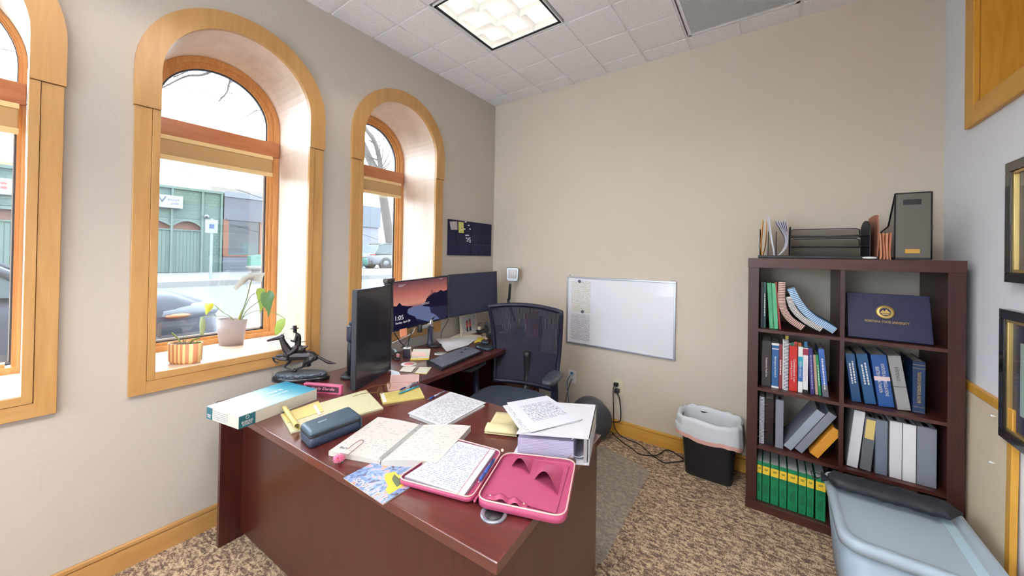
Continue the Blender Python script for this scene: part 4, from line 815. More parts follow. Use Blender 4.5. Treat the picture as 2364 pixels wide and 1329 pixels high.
# ---- bronze horse and rider
m_brz = mat('dark_bronze', (52, 46, 50), .32, metal=.55, spec=.6, noise=.2, nscale=60)
A_, B_ = PZ(624, 876, T), PZ(757, 872, T); e_ = (B_-A_).normalized(); sc0 = (A_+B_)/2+Vector((.02, .0, 0)); LN = (B_-A_).length
st = thing('horse_statuette', 'dark bronze statuette of a galloping horse and rider on an oval base', 'statuette', (sc0.x, sc0.y, T)); an = math.atan2(e_.y, e_.x); SM = Matrix.Translation((sc0.x, sc0.y, T)) @ Matrix.Rotation(an, 4, 'Z')
mesh_obj('lower_plinth', MB().lathe([(.002, 0), (LN/2, 0), (LN/2, .016), (LN/2-.006, .022), (.002, .022)], n=48, sy=.42, M=SM), mat('black_plinth', (24, 24, 32), .25, coat=.3), st)
mesh_obj('ground_plinth', MB().lathe([(.002, .022), (LN/2-.016, .022), (LN/2-.018, .038), (LN/2-.026, .042), (.002, .044)], n=48, sy=.40, M=SM), mat('textured_bronze_ground', (96, 104, 116), .35, metal=.5, bump=1., bscale=90), st)
hq = lambda a, c, off=0.: PVp(460+a/3.692, 720+c/3.692, sc0, e_)+Vector((-e_.y, e_.x, 0))*off
U_ = (sc0-CAM).dot(FWD)/FOC/3.692
def chain(mb, pts, n_=8):
    c = bez([hq(p[0], p[1], p[3] if len(p) > 3 else 0) for p in pts], 5); R = bez([Vector((p[2]*U_, 0, 0)) for p in pts], 5); mb.tube(c, [max(.0012, r.x) for r in R], n_)
    mb.ball(c[0], R[0].x, sub=1); mb.ball(c[-1], R[-1].x, sub=1)
h = MB()
chain(h, [(748, 362, 40), (800, 372, 44), (870, 372, 40), (940, 370, 42), (985, 385, 34)])          # trunk
chain(h, [(770, 350, 40), (738, 305, 32), (712, 250, 24), (700, 222, 22)])                            # neck
chain(h, [(708, 212, 21), (670, 222, 19), (625, 232, 14), (585, 243, 11)])                            # head
chain(h, [(700, 205, 7, .006), (722, 176, 2, .008)]); chain(h, [(695, 205, 7, -.006), (712, 178, 2, -.008)])
chain(h, [(1005, 375, 12), (1050, 402, 12), (1105, 430, 14), (1168, 438, 4)])                         # tail
chain(h, [(752, 385, 22, .012), (700, 378, 14, .014), (650, 384, 9, .014), (652, 405, 7, .014), (690, 412, 8, .014)])
chain(h, [(765, 390, 22, -.012), (700, 395, 13, -.014), (640, 380, 9, -.014), (655, 415, 7, -.014), (680, 425, 8, -.014)])
chain(h, [(785, 395, 22, .01), (750, 440, 12, .01), (722, 472, 8, .01), (765, 492, 7, .008), (800, 508, 8, .004)])
chain(h, [(950, 395, 32, .014), (925, 440, 20, .014), (930, 462, 11, .014), (880, 470, 8, .012), (825, 492, 8, .006)])
chain(h, [(965, 395, 30, -.014), (915, 425, 18, -.014), (890, 462, 10, -.012), (845, 478, 8, -.008), (815, 500, 8, -.004)])
chain(h, [(815, 495, 18), (820, 530, 14), (828, 560, 22)])
chain(h, [(745, 262, 6), (770, 300, 8), (790, 330, 6)])                                               # mane
ho = mesh_obj('horse', h, m_brz, st); md = ho.modifiers.new('blend', 'REMESH'); md.mode = 'VOXEL'; md.voxel_size = .0022; md.use_smooth_shade = True; sm_ = ho.modifiers.new('soft', 'SMOOTH'); sm_.iterations = 3
h = MB()
chain(h, [(838, 300, 26), (842, 250, 26), (840, 205, 25), (830, 180, 10)])
h.ball(hq(816, 160), 17*U_, (1, 1, 1.25)); chain(h, [(838, 205, 12, -.018), (828, 242, 10, -.02), (790, 238, 7, -.012)]); chain(h, [(840, 205, 12, .018), (835, 245, 10, .02), (795, 245, 7, .012)])
chain(h, [(838, 300, 22, -.016), (800, 335, 17, -.026), (775, 350, 13, -.028), (768, 392, 10, -.028), (750, 400, 7, -.028)]); chain(h, [(838, 300, 22, .016), (800, 335, 17, .026), (775, 350, 13, .028), (768, 392, 10, .028)])
chain(h, [(880, 250, 5, -.01), (918, 246, 4, -.012)]); chain(h, [(860, 290, 10), (900, 300, 12), (925, 290, 6)])
chain(h, [(815, 312, 34), (880, 318, 30)])
ho = mesh_obj('rider', h, m_brz, st); md = ho.modifiers.new('blend', 'REMESH'); md.mode = 'VOXEL'; md.voxel_size = .002; md.use_smooth_shade = True; sm_ = ho.modifiers.new('soft', 'SMOOTH'); sm_.iterations = 2
HM = Matrix.Translation(hq(812, 142)) @ Matrix.Rotation(an, 4, 'Z')
mesh_obj('hat', MB().lathe([(.001, 0), (33*U_, 0), (34*U_, 3*U_), (19*U_, 4*U_), (16*U_, 26*U_), (.001, 24*U_)], n=20, M=HM), m_brz, ho)
mesh_obj('reins', MB().tube(bez([hq(790, 240), hq(760, 222), hq(700, 240), hq(632, 262)], 4), .0008, 4), m_brz, st)
# ---- white ream box
b0 = PZ(550.4, 991.3, T); zt = zat(961.5, b0); tp = Q([(478, 937), (550.8, 961.5), (731.4, 897.2), (659, 879.6)], zt); hb_ = zt-T-.0005
m_box = picmat('teal_sky_lid', [(.3, (226, 240, 242)), (.5, (150, 204, 216)), (.7, (60, 160, 186))], .9, .35, 2, .2); m_carton = mat('cream_carton', (206, 202, 188), .6)
n, l, b = nodes_of(m_box); sp8 = n.new('ShaderNodeSeparateXYZ'); uvn = [x for x in n if x.type == 'UVMAP'][0]; l.new(uvn.outputs[0], sp8.inputs[0]); rp8 = ramp(n, [(.0, (196, 214, 218)), (.45, (168, 202, 210)), (.75, (64, 156, 178)), (1., (36, 124, 156))])
mp8 = n.new('ShaderNodeMath'); mp8.operation = 'ADD'; nz8 = [x for x in n if x.type == 'TEX_NOISE'][0]; a8 = n.new('ShaderNodeMath'); a8.operation = 'MULTIPLY_ADD'; a8.inputs[1].default_value = .9; a8.inputs[2].default_value = -.45; l.new(nz8.outputs['Fac'], a8.inputs[0]); l.new(sp8.outputs[0], mp8.inputs[0]); l.new(a8.outputs[0], mp8.inputs[1]); l.new(mp8.outputs[0], rp8.inputs[0]); l.new(rp8.outputs[0], b.inputs['Base Color'])
bx = thing('envelope_box', 'long white carton with a teal printed lid at the left corner of the desk', 'box', (tp[0].x, tp[0].y, T))
mesh_obj('carton', MB().prism([p-Z3*(hb_) for p in tp], (0, 0, hb_-.002)), m_carton, bx)
u0, u1, u2, u3 = tp; mesh_obj('lid_print', MB().prism([p-Z3*.002 for p in (u1, u2, u3, u0)], (0, 0, .002), uv=True), m_box, bx)
m_teal = mat('dark_teal_panel', (36, 104, 116), .4); rv = (u2-u1).normalized(); nv = Vector((rv.y, -rv.x, 0))
pa = u1+rv*.001+nv*.0005-Z3*(hb_); mesh_obj('teal_panel', MB().prism([pa, pa+rv*.062, pa+rv*.062+Z3*(hb_-.003), pa+Z3*(hb_-.003)], nv*.0008), m_teal, bx)
text('BUSINESS', pa+nv*.0014+rv*.010+Z3*.017, rv, Z3, m_white, bx, width=.042, height=.0085); text('SOURCE', pa+nv*.0014+rv*.013+Z3*.007, rv, Z3, m_white, bx, width=.036, height=.0085)
mesh_obj('round_emblem', MB().tube([pa+nv*.0014+rv*(.031+.006*math.cos(k*PI/8))+Z3*(.038+.006*math.sin(k*PI/8)) for k in range(16)], .0008, 5, closed=True), m_white, bx)
rv2 = (u1-u0).normalized(); nv2 = Vector((rv2.y, -rv2.x, 0)); pb = u0+rv2*.001+nv2*.0005-Z3*(hb_)
mesh_obj('teal_panel', MB().prism([pb, pb+rv2*.04, pb+rv2*.04+Z3*(hb_-.003), pb+Z3*(hb_-.003)], nv2*.0008), m_teal, bx)
mesh_obj('printed_label', MB().prism([pb+rv2*.05+Z3*.006, pb+rv2*.15+Z3*.006, pb+rv2*.15+Z3*.045, pb+rv2*.05+Z3*.045], nv2*.0006, uv=True), paper_mat('carton_small_print', (226, 222, 208), (150, 150, 150), 5, .8, 0, 1, .0, 1, words=9), bx)
text('BUSINESS', pb+nv2*.0014+rv2*.007+Z3*.015, rv2, Z3, m_white, bx, width=.026, height=.006); text('SOURCE', pb+nv2*.0014+rv2*.009+Z3*.007, rv2, Z3, m_white, bx, width=.022, height=.006)
c8 = lerp(lerp(u0, u2, .62), u3, .0); m_faint = mat('pale_print', (226, 240, 242), .5); up_ = -(u3-u0).normalized()
text('SOURCE', lerp(lerp(u1, u2, .66), lerp(u0, u3, .66), .42)+Z3*.0006, -rv, Z3.cross(-rv), m_faint, bx, width=.075, align='C'); text('BUSINESS', lerp(lerp(u1, u2, .62), lerp(u0, u3, .62), .60)+Z3*.0006, -rv, Z3.cross(-rv), m_faint, bx, width=.10, align='C')
# ---- acrylic name plate
a0, a1_ = PZ(700, 905, T), PZ(787, 912, T); rv = (a1_-a0).normalized(); bk = Z3.cross(rv)
npl = thing('name_plate', 'pink edged acrylic name block beside the statuette', 'name plate', ((a0.x+a1_.x)/2, (a0.y+a1_.y)/2, T)); NM = frame_M(a0, rv, Z3); LNn = (a1_-a0).length
m_pink = mat('pink_acrylic', (240, 120, 160), .12, trans=.3, coat=.5); m_pinkt = mat('pink_lettering', (246, 170, 190), .4)
NM2 = Matrix(((rv.x, bk.x, 0, a0.x), (rv.y, bk.y, 0, a0.y), (0, 0, 1, T), (0, 0, 0, 1)))
mesh_obj('block', MB().box((0, 0, .0005), (LNn, .022, .046), NM2, bev=.002), m_pink, npl)
mesh_obj('dark_face', MB().box((.016, -.0012, .010), (LNn-.012, -.0002, .038), NM2), mat('plum_face', (78, 52, 66), .3), npl)
text('Emily Dardis', NM2 @ Vector((LNn/2+.006, -.0014, .024)), rv, Z3, m_pinkt, npl, width=LNn*.62, height=.017, align='C', shear=.35)
# ---- yellow legal pad with a curled cover
m_ylw = paper_mat('pale_legal_paper', (214, 208, 170), (196, 192, 156), 26, .9, 0, 1, 0, 1, rules=True); m_ylc = mat('yellow_pad_cover', (212, 190, 118), .6)
lp = thing('legal_pad', 'long pale yellow legal pad with its first pages curled over at the left end', 'notepad', PZ(760, 950, T))
slab('pad', [(672, 997), (885, 941), (845, 899), (648, 955)], T+.0005, .007, m_ylw, lp)
ca, cb_ = PZ(648, 956, T), PZ(676, 999, T); ax = (cb_-ca).normalized(); inn = Z3.cross(ax); r_ = .013
mesh_obj('curled_pages', MB().grid(14, 6, lambda u, v: ca+ax*((cb_-ca).length*(v*1.02))+inn*(.030-.018*min(1, u*2)+(r_*(1-.15*u))*math.sin(-u*5.4)) + Z3*(r_+.0085-(r_*(1-.15*u))*math.cos(u*5.4)), thick=.0012), m_ylc, lp)
slab('turned_page', [(662, 976), (748, 948), (735, 925), (650, 955)], T+.0085, .0006, mat('yellow_page', (216, 198, 124), .6), lp)
slab('index_tab', [(722, 936), (735, 958), (742, 956), (729, 932)], T+.0095, .0004, mat('pink_tab', (240, 206, 200), .5), lp)
# ---- navy zip case
zt = T+.058; tp = Q([(692, 977), (716, 1001), (836, 957), (806, 936)], zt); ctr = sum(tp, Vector())/4
cs = thing('zip_case', 'dark navy hard zip case lying on the left of the desk', 'case', (ctr.x, ctr.y, T))
def rrect(P4, rad, n_=6, z=None):
    out = []
    for i in range(4):
        p, a, c = P4[i], P4[i-1], P4[(i+1) % 4]; da, dc = (a-p).normalized(), (c-p).normalized(); s_, e_2 = p+da*rad, p+dc*rad
        for k in range(n_+1): t_ = k/n_; out.append((s_*(1-t_)**2+p*2*t_*(1-t_)+e_2*t_*t_))
    return [Vector((q.x, q.y, z if z is not None else q.z)) for q in out]
def rstack(levels, P4, rad):
    """levels = [(inset, z)] -> closed rounded solid"""
    mb = MB(); rings = []; c = sum(P4, Vector())/4
    for ins, z in levels:
        R = rrect([p+(c-p).normalized()*ins for p in P4], rad, 6, z); rings.append([mb.bm.verts.new(q) for q in R])
    for a, b2 in zip(rings, rings[1:]):
        for k in range(len(a)): f_ = mb.bm.faces.new((a[k], a[(k+1) % len(a)], b2[(k+1) % len(a)], b2[k])); f_.smooth = True
    mb.bm.faces.new(list(reversed(rings[0]))); mb.bm.faces.new(rings[-1]); return mb
m_navyc = mat('navy_case_shell', (38, 50, 72), .5, bump=.2, bscale=200); m_lid = mat('slate_case_lid', (66, 84, 98), .42)
mesh_obj('body', rstack([(.004, T+.0005), (0, T+.008), (0, T+.036)], tp, .016), m_navyc, cs); mesh_obj('zip_band', rstack([(.0, T+.036), (-.001, T+.037), (-.001, T+.044), (0, T+.045)], tp, .016), m_blk2, cs)
mesh_obj('lid', rstack([(0, T+.045), (.001, T+.052), (.006, T+.057), (.016, T+.059)], tp, .016), m_lid, cs)
p = tp[2]; mesh_obj('zip_pull', MB().box((-.004, -.002, -.03), (.004, .002, .004), Matrix.Translation(Vector((p.x, p.y, T+.042))+(tp[2]-ctr).normalized()*-.004)), m_lid, cs)
mesh_obj('lid_mark', MB().prism([lerp(tp[0], tp[1], .45)+(tp[3]-tp[0]).normalized()*d+(tp[1]-tp[0]).normalized()*w_+Z3*.0012 for d, w_ in ((.05, -.003), (.05, .003), (.085, .003), (.085, -.003))], (0, 0, .0004)), mat('pale_mark', (170, 184, 196), .5), cs)
# ---- spiral planner
m_hand = paper_mat('handwritten_page', (206, 202, 196), (184, 181, 178), 20, .3, .06, .92, .06, .92, words=16); m_page = mat('page_edges', (198, 192, 180), .7)
pn = thing('spiral_planner', 'open spiral planner with handwritten pages in the middle of the desk', 'planner', PZ(920, 1020, T))
def pages(P4, z, th, bend, m, name):
    a, b2, c, d = Q(P4, z)   # a->b along the spine side outwards
    mb = MB().grid(10, 6, lambda u, v: Vector((0, 0, z))+Vector((*(lerp(lerp(a, b2, u), lerp(d, c, u), v)).xy, 0))+Z3*bend(u, v)); 
    mb.mi = 1; c0, c1, c2, c3 = [Vector((p.x, p.y, T+.001)) for p in (a, b2, c, d)]
    mb.grid(10, 1, lambda u, v: lerp(c0, c1, u)+Z3*v*(z-T-.0015+bend(u, 0))); mb.grid(10, 1, lambda u, v: lerp(c3, c2, u)+Z3*v*(z-T-.0015+bend(u, 1))); mb.grid(1, 6, lambda u, v: lerp(c0, c3, v)+Z3*u*(z-T-.0015+bend(0, v))); mb.grid(1, 6, lambda u, v: lerp(c1, c2, v)+Z3*u*(z-T-.0015+bend(1, v)))
    mb._new([c0, c1, c2, c3], [(0, 3, 2, 1)])
    return mesh_obj(name, mb, [m, m_page], pn)
pages([(758.6, 1041), (877, 1063), (976, 979), (872.4, 962)], T+.016, .01, lambda u, v: .005*math.sin(u*PI)*.8-.004*u, m_hand, 'left_pages')
pages([(880, 1064), (1010, 1071), (1087, 986), (977, 980)], T+.018, .01, lambda u, v: .004*math.sin(u*PI)+.012*u*u*(1-v)*0+.006*u, m_hand, 'right_pages')
sa, sb = PZ(878, 1062, T+.018), PZ(975, 980, T+.018); e9 = (sb-sa).normalized(); n9 = Z3.cross(e9)
cl_ = MB(); N9 = 44
pts9 = [sa+e9*((sb-sa).length*k/(N9*8))+n9*.0065*math.cos(2*PI*k/8)+Z3*(.002+.0075*math.sin(2*PI*k/8)) for k in range(N9*8)]
mesh_obj('wire_coil', MB().tube(pts9, .0007, 4), mat('grey_wire', (150, 150, 150), .4, metal=.5), pn)
ms = slab('month_tab', [(784, 1030), (772, 1040), (800, 1046), (811, 1036)], T+.0165, .0004, m_page, pn)
text('APR', PZ(808, 1034, T+.0175), PZ(772, 1036, T)-PZ(806, 1044, T), Z3.cross(PZ(772, 1036, T)-PZ(806, 1044, T)), mat('grey_ink', (96, 100, 110), .6), pn, width=.04, height=.012)
bk_ = thing('pompom_clip', 'rose gold page clip with a fluffy pink pompom on the planner corner', 'bookmark', PZ(800, 1045, T))
mesh_obj('clip', MB().tube(bez([PZ(a, c, T+.024) for a, c in ((803, 1050), (820, 1036), (838, 1021), (838, 1016), (831, 1016), (815, 1026), (803, 1036))], 5), .0012, 6), mat('rose_gold', (190, 140, 110), .25, metal=.9), bk_)
pm_ = PZ(783, 1057, T+.016); mb = MB(); random.seed(5)
for k in range(150):
    d = Vector((random.gauss(0, 1), random.gauss(0, 1), random.gauss(0, .8))).normalized(); r1_ = random.uniform(.012, .019); e = pm_+Vector((d.x*r1_*1.15, d.y*r1_*1.15, d.z*r1_*.8)); mb.tube([pm_, lerp(pm_, e, .6)+Vector((random.uniform(-.002, .002), 0, .001)), e], [.0012, .0016, .001], 4)
mesh_obj('pompom', mb, mat('pink_yarn', (240, 136, 170), .9), bk_)
# ---- magazine
A0, B0 = PZ(793, 1104.5, T), PZ(884.4, 1165.4, T); dv = (PZ(860, 1070, T)-A0).normalized()*.27
m_mag = picmat('blossom_branch_cover', [(.36, (84, 66, 84)), (.42, (110, 134, 176)), (.52, (140, 166, 206)), (.60, (206, 160, 162)), (.7, (186, 150, 70))], 7, .2, 6, 1.6)
mg = thing('magazine', 'glossy magazine with a blossom cover sticking out from under the planner and pink folio', 'magazine', (A0.x, A0.y, T))
mesh_obj('pages', MB().prism([p+Z3*.0003 for p in (A0, B0, B0+dv, A0+dv)], (0, 0, .0024)), m_page, mg); mesh_obj('cover', MB().prism([p+Z3*.0028 for p in (A0, B0, B0+dv, A0+dv)], (0, 0, .0006), uv=True), m_mag, mg)
rt = (A0-B0).normalized(); ut = Z3.cross(rt); wv_ = dv.normalized()
pc = lambda s_, d: B0+rt*s_+wv_*d+Z3*.0035
m_yb = mat('sunflower_yellow', (216, 190, 60), .4); m_olv = mat('olive_green_print', (86, 100, 64), .4)
mesh_obj('yellow_bird_shape', MB().prism([pc(.02, .035), pc(.02, .12), pc(.05, .125), pc(.075, .11), pc(.10, .115), pc(.115, .09), pc(.09, .07), pc(.06, .06), pc(.045, .04)], (0, 0, .0003)), m_yb, mg)
mesh_obj('green_bird_shape', MB().prism([pc(.03, .07), pc(.035, .11), pc(.055, .12), pc(.06, .10), pc(.09, .105), pc(.075, .085), pc(.05, .075)], (0, 0, .0005)), m_olv, mg)
text('TRIAL TRENDS', B0+rt*.012+wv_*.028+Z3*.0042+ut*0, rt, ut, m_white, mg, width=.15, height=.02, shear=.2)
# ---- pink folio
m_pl = mat('pink_leatherette', (176, 72, 108), .45, noise=.06, nscale=20, bump=.1, bscale=160); m_pd = mat('pink_lining', (168, 70, 108), .6, noise=.1, nscale=40); m_zip = mat('blush_zip_teeth', (224, 186, 176), .4)
fo = thing('zip_folio', 'open pink zip around folio at the front of the desk', 'folio', PZ(1130, 1110, T))
def tray(out, zr, zf, name, open_edge=None):
    """out: rounded outline points (at rim height zr); floor at zf"""
    c = sum(out, Vector())/len(out); mb = MB(); lv = []
    for ins, z in ((.012, T+.001), (.001, T+.008), (0, zr), (.004, zr), (.006, zf+.002), (.012, zf)):
        lv.append([mb.bm.verts.new(Vector((*(p+(c-p).normalized()*ins).xy, z))) for p in out])
    for k, (a, b2) in enumerate(zip(lv, lv[1:])):
        for i in range(len(a)): f_ = mb.bm.faces.new((a[i], a[(i+1) % len(a)], b2[(i+1) % len(a)], b2[i])); f_.smooth = k not in (2, 3); f_.material_index = 1 if k >= 3 else 0
    mb.bm.faces.new(list(reversed(lv[0]))); f_ = mb.bm.faces.new(lv[-1]); f_.material_index = 1
    return mesh_obj(name, mb, [m_pl, m_pd], fo)
zl, zr_ = T+.021, T+.028
L4 = Q([(915, 1105), (1089, 1152), (1160, 1041), (1052, 1012)], zl); R4 = Q([(1096, 1152), (1306, 1197), (1331, 1062), (1164, 1043)], zr_)
Lo = rrect(L4, .028, 6); Ro = rrect(R4, .038, 6)
tray(Lo, zl, T+.010, 'left_cover'); tray(Ro, zr_, T+.017, 'right_cover')
mesh_obj('spine', MB().grid(8, 8, lambda u, v: lerp(lerp(L4[1], L4[2], .04+.92*v), lerp(R4[0], R4[3], .04+.92*v), u)+Z3*(-.014+.004*math.cos(u*2*PI)+(u*.006)), thick=.002), m_pl, fo)
for nm, R, z in (('zip', Lo, zl), ('zip', Ro, zr_)): c = sum(R, Vector())/len(R); mesh_obj(nm, MB().tube([p+(c-p).normalized()*.003+Z3*.0015 for p in R], .0022, 6, closed=True), m_zip, fo)
mesh_obj('zip_slider', MB().ball(PZ(1160, 1042, zl)+Z3*.004, .006), m_zip, fo)
F = lambda a, c, z: PZ(740+a/3.497, 860+c/3.497, z); zf = T+.0185
mesh_obj('divider_panel', MB().prism([F(a, c, zf) for a, c in ((1335, 985), (1900, 1140), (2005, 760), (1500, 660))], (0, 0, .0015)), m_pd, fo)
st_ = MB().grid(30, 3, lambda u, v: F(1352+315*u, 980+82*u, zf+.002)+(F(1352, 1010, zf)-F(1352, 975, zf))*v*1.3+Z3*(.0015+.010*max(0, math.sin((u-.18)/.32*PI) if .18 < u < .5 else (math.sin((u-.55)/.27*PI) if .55 < u < .82 else 0))), thick=.0015); sto = mesh_obj('pen_strap', st_, m_pl, fo)
for a, c in ((1372, 992), (1642, 1058)): mesh_obj('rivet', MB().ball(F(a, c, zf+.005), .003), m_zip, sto)
def pocket(base, mouth, h_):
    b0_, b1_ = [F(*p, zf+.003) for p in mouth]; t0_, t1_ = [F(*p, zf+.003) for p in base]
    mesh_obj('card_pocket', MB().grid(12, 8, lambda u, v: lerp(lerp(b0_, b1_, u), lerp(t0_, t1_, u), v)+Z3*h_*math.sin(u*PI)*(1-v)), m_pl, fo)
pocket([(1600, 665), (1722, 692)], [(1542, 750), (1690, 815)], .036); pocket([(1775, 715), (1962, 758)], [(1728, 858), (1915, 990)], .044)
pd_ = thing('writing_pad', 'white ruled writing pad with handwriting in the left side of the pink folio', 'notepad', PZ(1040, 1090, T+.02))
m_rule = paper_mat('ruled_handwriting', (208, 212, 216), (150, 158, 184), 30, .5, .12, .97, .02, .95, rules=True, words=30)
slab('pad', [(1071, 1143), (934, 1099), (1059, 1018), (1144, 1039)], T+.012, .011, m_rule, pd_)
a, c = PZ(1053, 1143, T+.0245), PZ(1131, 1036, T+.0245); e = (c-a).normalized(); w_ = Z3.cross(e)*.0007
mesh_obj('margin_line', MB().prism([a-w_, c-w_, c+w_, a+w_], (0, 0, .0003)), mat('red_margin', (226, 130, 140), .6), pd_)
# ---- pens
def pen(label, a, b2, z, body, grip, tip=None, r=.0048):
    A, B = PZ(*a, z+r), PZ(*b2, z+r); d = B-A; t = thing('pen', label, 'pen', (lerp(A, B, .5).x, lerp(A, B, .5).y, z), 0, 'pens on the desk'); P = lambda k: A+d*k
    mesh_obj('barrel', MB().tube([P(.34), P(.5), P(.9)], [r*.9, r, r*.9], 10), body, t); mesh_obj('grip', MB().tube([P(.08), P(.14), P(.34)], [r*.6, r, r*.95], 10), grip, t)
    mesh_obj('tip', MB().tube([P(0), P(.08)], [r*.15, r*.6], 8), m_chrome, t); mesh_obj('click_button', MB().tube([P(.9), P(1.)], [r*.55, r*.5], 8), grip, t)
    mesh_obj('clip', MB().tube([P(.88)+Z3*r*1.1, P(.62)+Z3*r*1.2], .001, 5), m_chrome, t); return t
m_pblue = mat('royal_blue_plastic', (52, 84, 166), .3); m_pnavy = mat('navy_grip', (36, 48, 112), .4); m_pteal = mat('teal_plastic', (56, 160, 186), .25); m_clearb = mat('silver_barrel', (190, 196, 212), .25, metal=.3)
pen('blue ballpoint pen lying alone left of the typed papers', (987, 922), (1028, 902), T, m_clearb, m_pblue)
pen('navy ballpoint pen lying across the pink notepads', (920, 901), (965, 881), T+.013, m_clearb, m_pnavy)
pen('teal ballpoint pen lying on the yellow notepad edge', (918, 909), (968, 890.5), T+.009, m_pteal, m_pteal)
pen('blue ballpoint pen in the fold of the pink folio', (1104, 1114), (1142, 1058), T+.026, m_pblue, m_pblue, r=.0055)
# ---- small pads and notes
m_ywp = paper_mat('yellow_notepad_sheet', (214, 198, 118), (190, 172, 98), 14, .7, .1, .95, .05, .95, words=20); m_pkp = paper_mat('pink_notepad_sheet', (220, 186, 178), (200, 148, 140), 12, .8, .05, .95, .05, .95, rules=True)
t = thing('notepad', 'small yellow notepad with a white tab under the teal pen', 'notepad', PZ(930, 912, T)); slab('pad', [(884, 930), (980, 915.5), (969, 894), (877, 907)], T+.0003, .007, m_ywp, t); slab('white_strip', [(885, 928), (893, 927), (886, 906), (878, 907)], T+.0075, .0005, m_white, t)
tag(slab('notepad', [(900, 882), (967, 879), (968, 863.5), (902, 865)], T+.0003, .008, m_pkp), 'pink notepad farther from the camera, beside the keyboard end', 'notepad', 'pink notepads')
tag(slab('notepad', [(896, 901), (944, 897), (951, 883.5), (893, 885)], T+.0003, .006, m_pkp), 'pink notepad nearer the camera, under the navy pen', 'notepad', 'pink notepads')
gl = thing('eyeglasses', 'gold rimmed eyeglasses standing beside the yellow notepad', 'glasses', PZ(885, 905, T)); m_gold = mat('tortoise_gold_rim', (120, 84, 40), .3, metal=.5)
g0 = PZ(876.5, 915, T); g1 = PZ(895, 903, T); k9 = (g0-CAM).dot(FWD)/FOC; cs9 = []
for g in (g0, g1):
    cc = Vector((g.x, g.y, T+.0245)); ex = (g1-g0).normalized(); lens = [cc+ex*.0215*math.cos(2*PI*k/24)*1.05+Z3*.0235*math.sin(2*PI*k/24)+Vector((0, 0, .0)) for k in range(24)]; ri = mesh_obj('rim', MB().tube(lens, .0019, 6, closed=True), m_gold, gl); mesh_obj('lens', MB().prism(lens, ex.cross(Z3)*.0006), glassmat('spectacle_lens', (.97, .97, .95), .06), ri)
mesh_obj('bridge', MB().tube(bez([g0+ex*.021+Z3*.028, lerp(g0, g1, .5)+Z3*.033, g1-ex*.021+Z3*.028], 4), .0012, 5), m_gold, gl)
bkv = Z3.cross(ex); 
for g, s_ in ((g0-ex*.022, 1), (g1+ex*.022, 1)): mesh_obj('temple', MB().tube(bez([g+Z3*.03, g+bkv*.05+Z3*.024-ex*.01, g+bkv*.10+Z3*.014-ex*.03, g+bkv*.115+Z3*.003-ex*.034], 4), .0012, 5), m_gold, gl)
m_stk = mat('white_note_paper', (222, 218, 200), .6); m_ylow = mat('yellow_note_edge', (236, 214, 90), .6)
t = thing('sticky_note_pad', 'stack of sticky notes with a yellow base near the monitor arm', 'sticky notes', PZ(970, 818, T)); slab('yellow_notes', [(947, 829.5), (990.4, 828), (993.6, 807), (953.6, 807)], T+.0005, .005, m_ylow, t); slab('white_notes', [(948, 826.5), (990.4, 825), (993.6, 805), (954, 805)], T+.006, .004, m_stk, t)
slab('peach_note', [(949, 822), (984, 823), (982, 813), (950, 812)], T+.0101, .0005, mat('peach_note', (240, 204, 190), .6), t)
tag(slab('note_square', [(922, 856), (949, 858.8), (961, 845), (931, 846)], T+.002, .001, m_stk), 'cream square note overlapping the round sticker', 'note', 'loose square notes'); 
t = thing('note_square', 'small square note pad with a yellow corner beside the keyboard', 'note', PZ(976, 853, T), 0, 'loose square notes'); slab('top_sheet', [(957.4, 860), (984, 862), (996, 847), (968.8, 847)], T+.002, .001, m_stk, t); slab('yellow_sheet', [(957.4, 860.6), (984.4, 862.8), (996, 848), (968.8, 848)], T+.0003, .0016, m_ylow, t)
c = PZ(944, 840, T); t = thing('round_sticker', 'round white sticker with a pink centre on the desk return', 'sticker', (c.x, c.y, T)); mesh_obj('disc', MB().lathe([(.001, 0), (.05, 0), (.05, .0012), (.001, .0012)], (c.x, c.y, T+.0003), 36), m_white, t); mesh_obj('pink_centre', MB().lathe([(.001, 0), (.031, 0), (.031, .0004), (.001, .0004)], (c.x, c.y, T+.0015), 30), mat('pink_orange_print', (232, 140, 140), .5), t)
c = PZ(1017, 816, T); t = thing('coaster', 'clear round disc partly under the keyboard', 'coaster', (c.x, c.y, T)); mesh_obj('disc', MB().lathe([(.008, 0), (.045, 0), (.045, .0015), (.008, .0015)], (c.x, c.y, T+.0005), 36), mat('pearly_disc', (206, 206, 204), .15, metal=.3), t)
# ---- keyboard, mouse
kz = T+.018; kq = [PZ(a, c, kz) for a, c in ((984.7, 831), (1019.6, 850), (1114.8, 809), (1080.5, 796))]; kb = thing('keyboard', 'black full size keyboard on the desk return', 'keyboard', (kq[0].x, kq[0].y, T))
mesh_obj('tray', MB().prism([Vector((p.x, p.y, T+.001)) for p in kq], (0, 0, .014)), m_black, kb)
ka, kbx, kd = kq[0], kq[3]-kq[0], kq[1]-kq[0]; m_key = mat('keycap_grey', (112, 118, 132), .4)
rows = [(.04, .92, 18, 0), (.04, .96, 21, 1), (.04, .96, 20, 2), (.04, .96, 19, 3), (.04, .96, 18, 4), (.04, .96, 12, 5)]
for u0_, u1_, nk, r9 in rows:
    for k in range(nk):
        a_ = u0_+(u1_-u0_)*k/nk+.003; b_ = u0_+(u1_-u0_)*(k+1)/nk-.003
        if .655 < (a_+b_)/2 < .675 or .80 < (a_+b_)/2 < .815: continue
        v0, v1 = .10+r9*.14, .10+(r9+1)*.14-.02
        mesh_obj('key', MB().prism([ka*1+kbx*x+kd*y-Z3*.004 for x, y in ((a_, v0), (b_, v0), (b_, v1), (a_, v1))], (0, 0, .006)), m_key, kb)
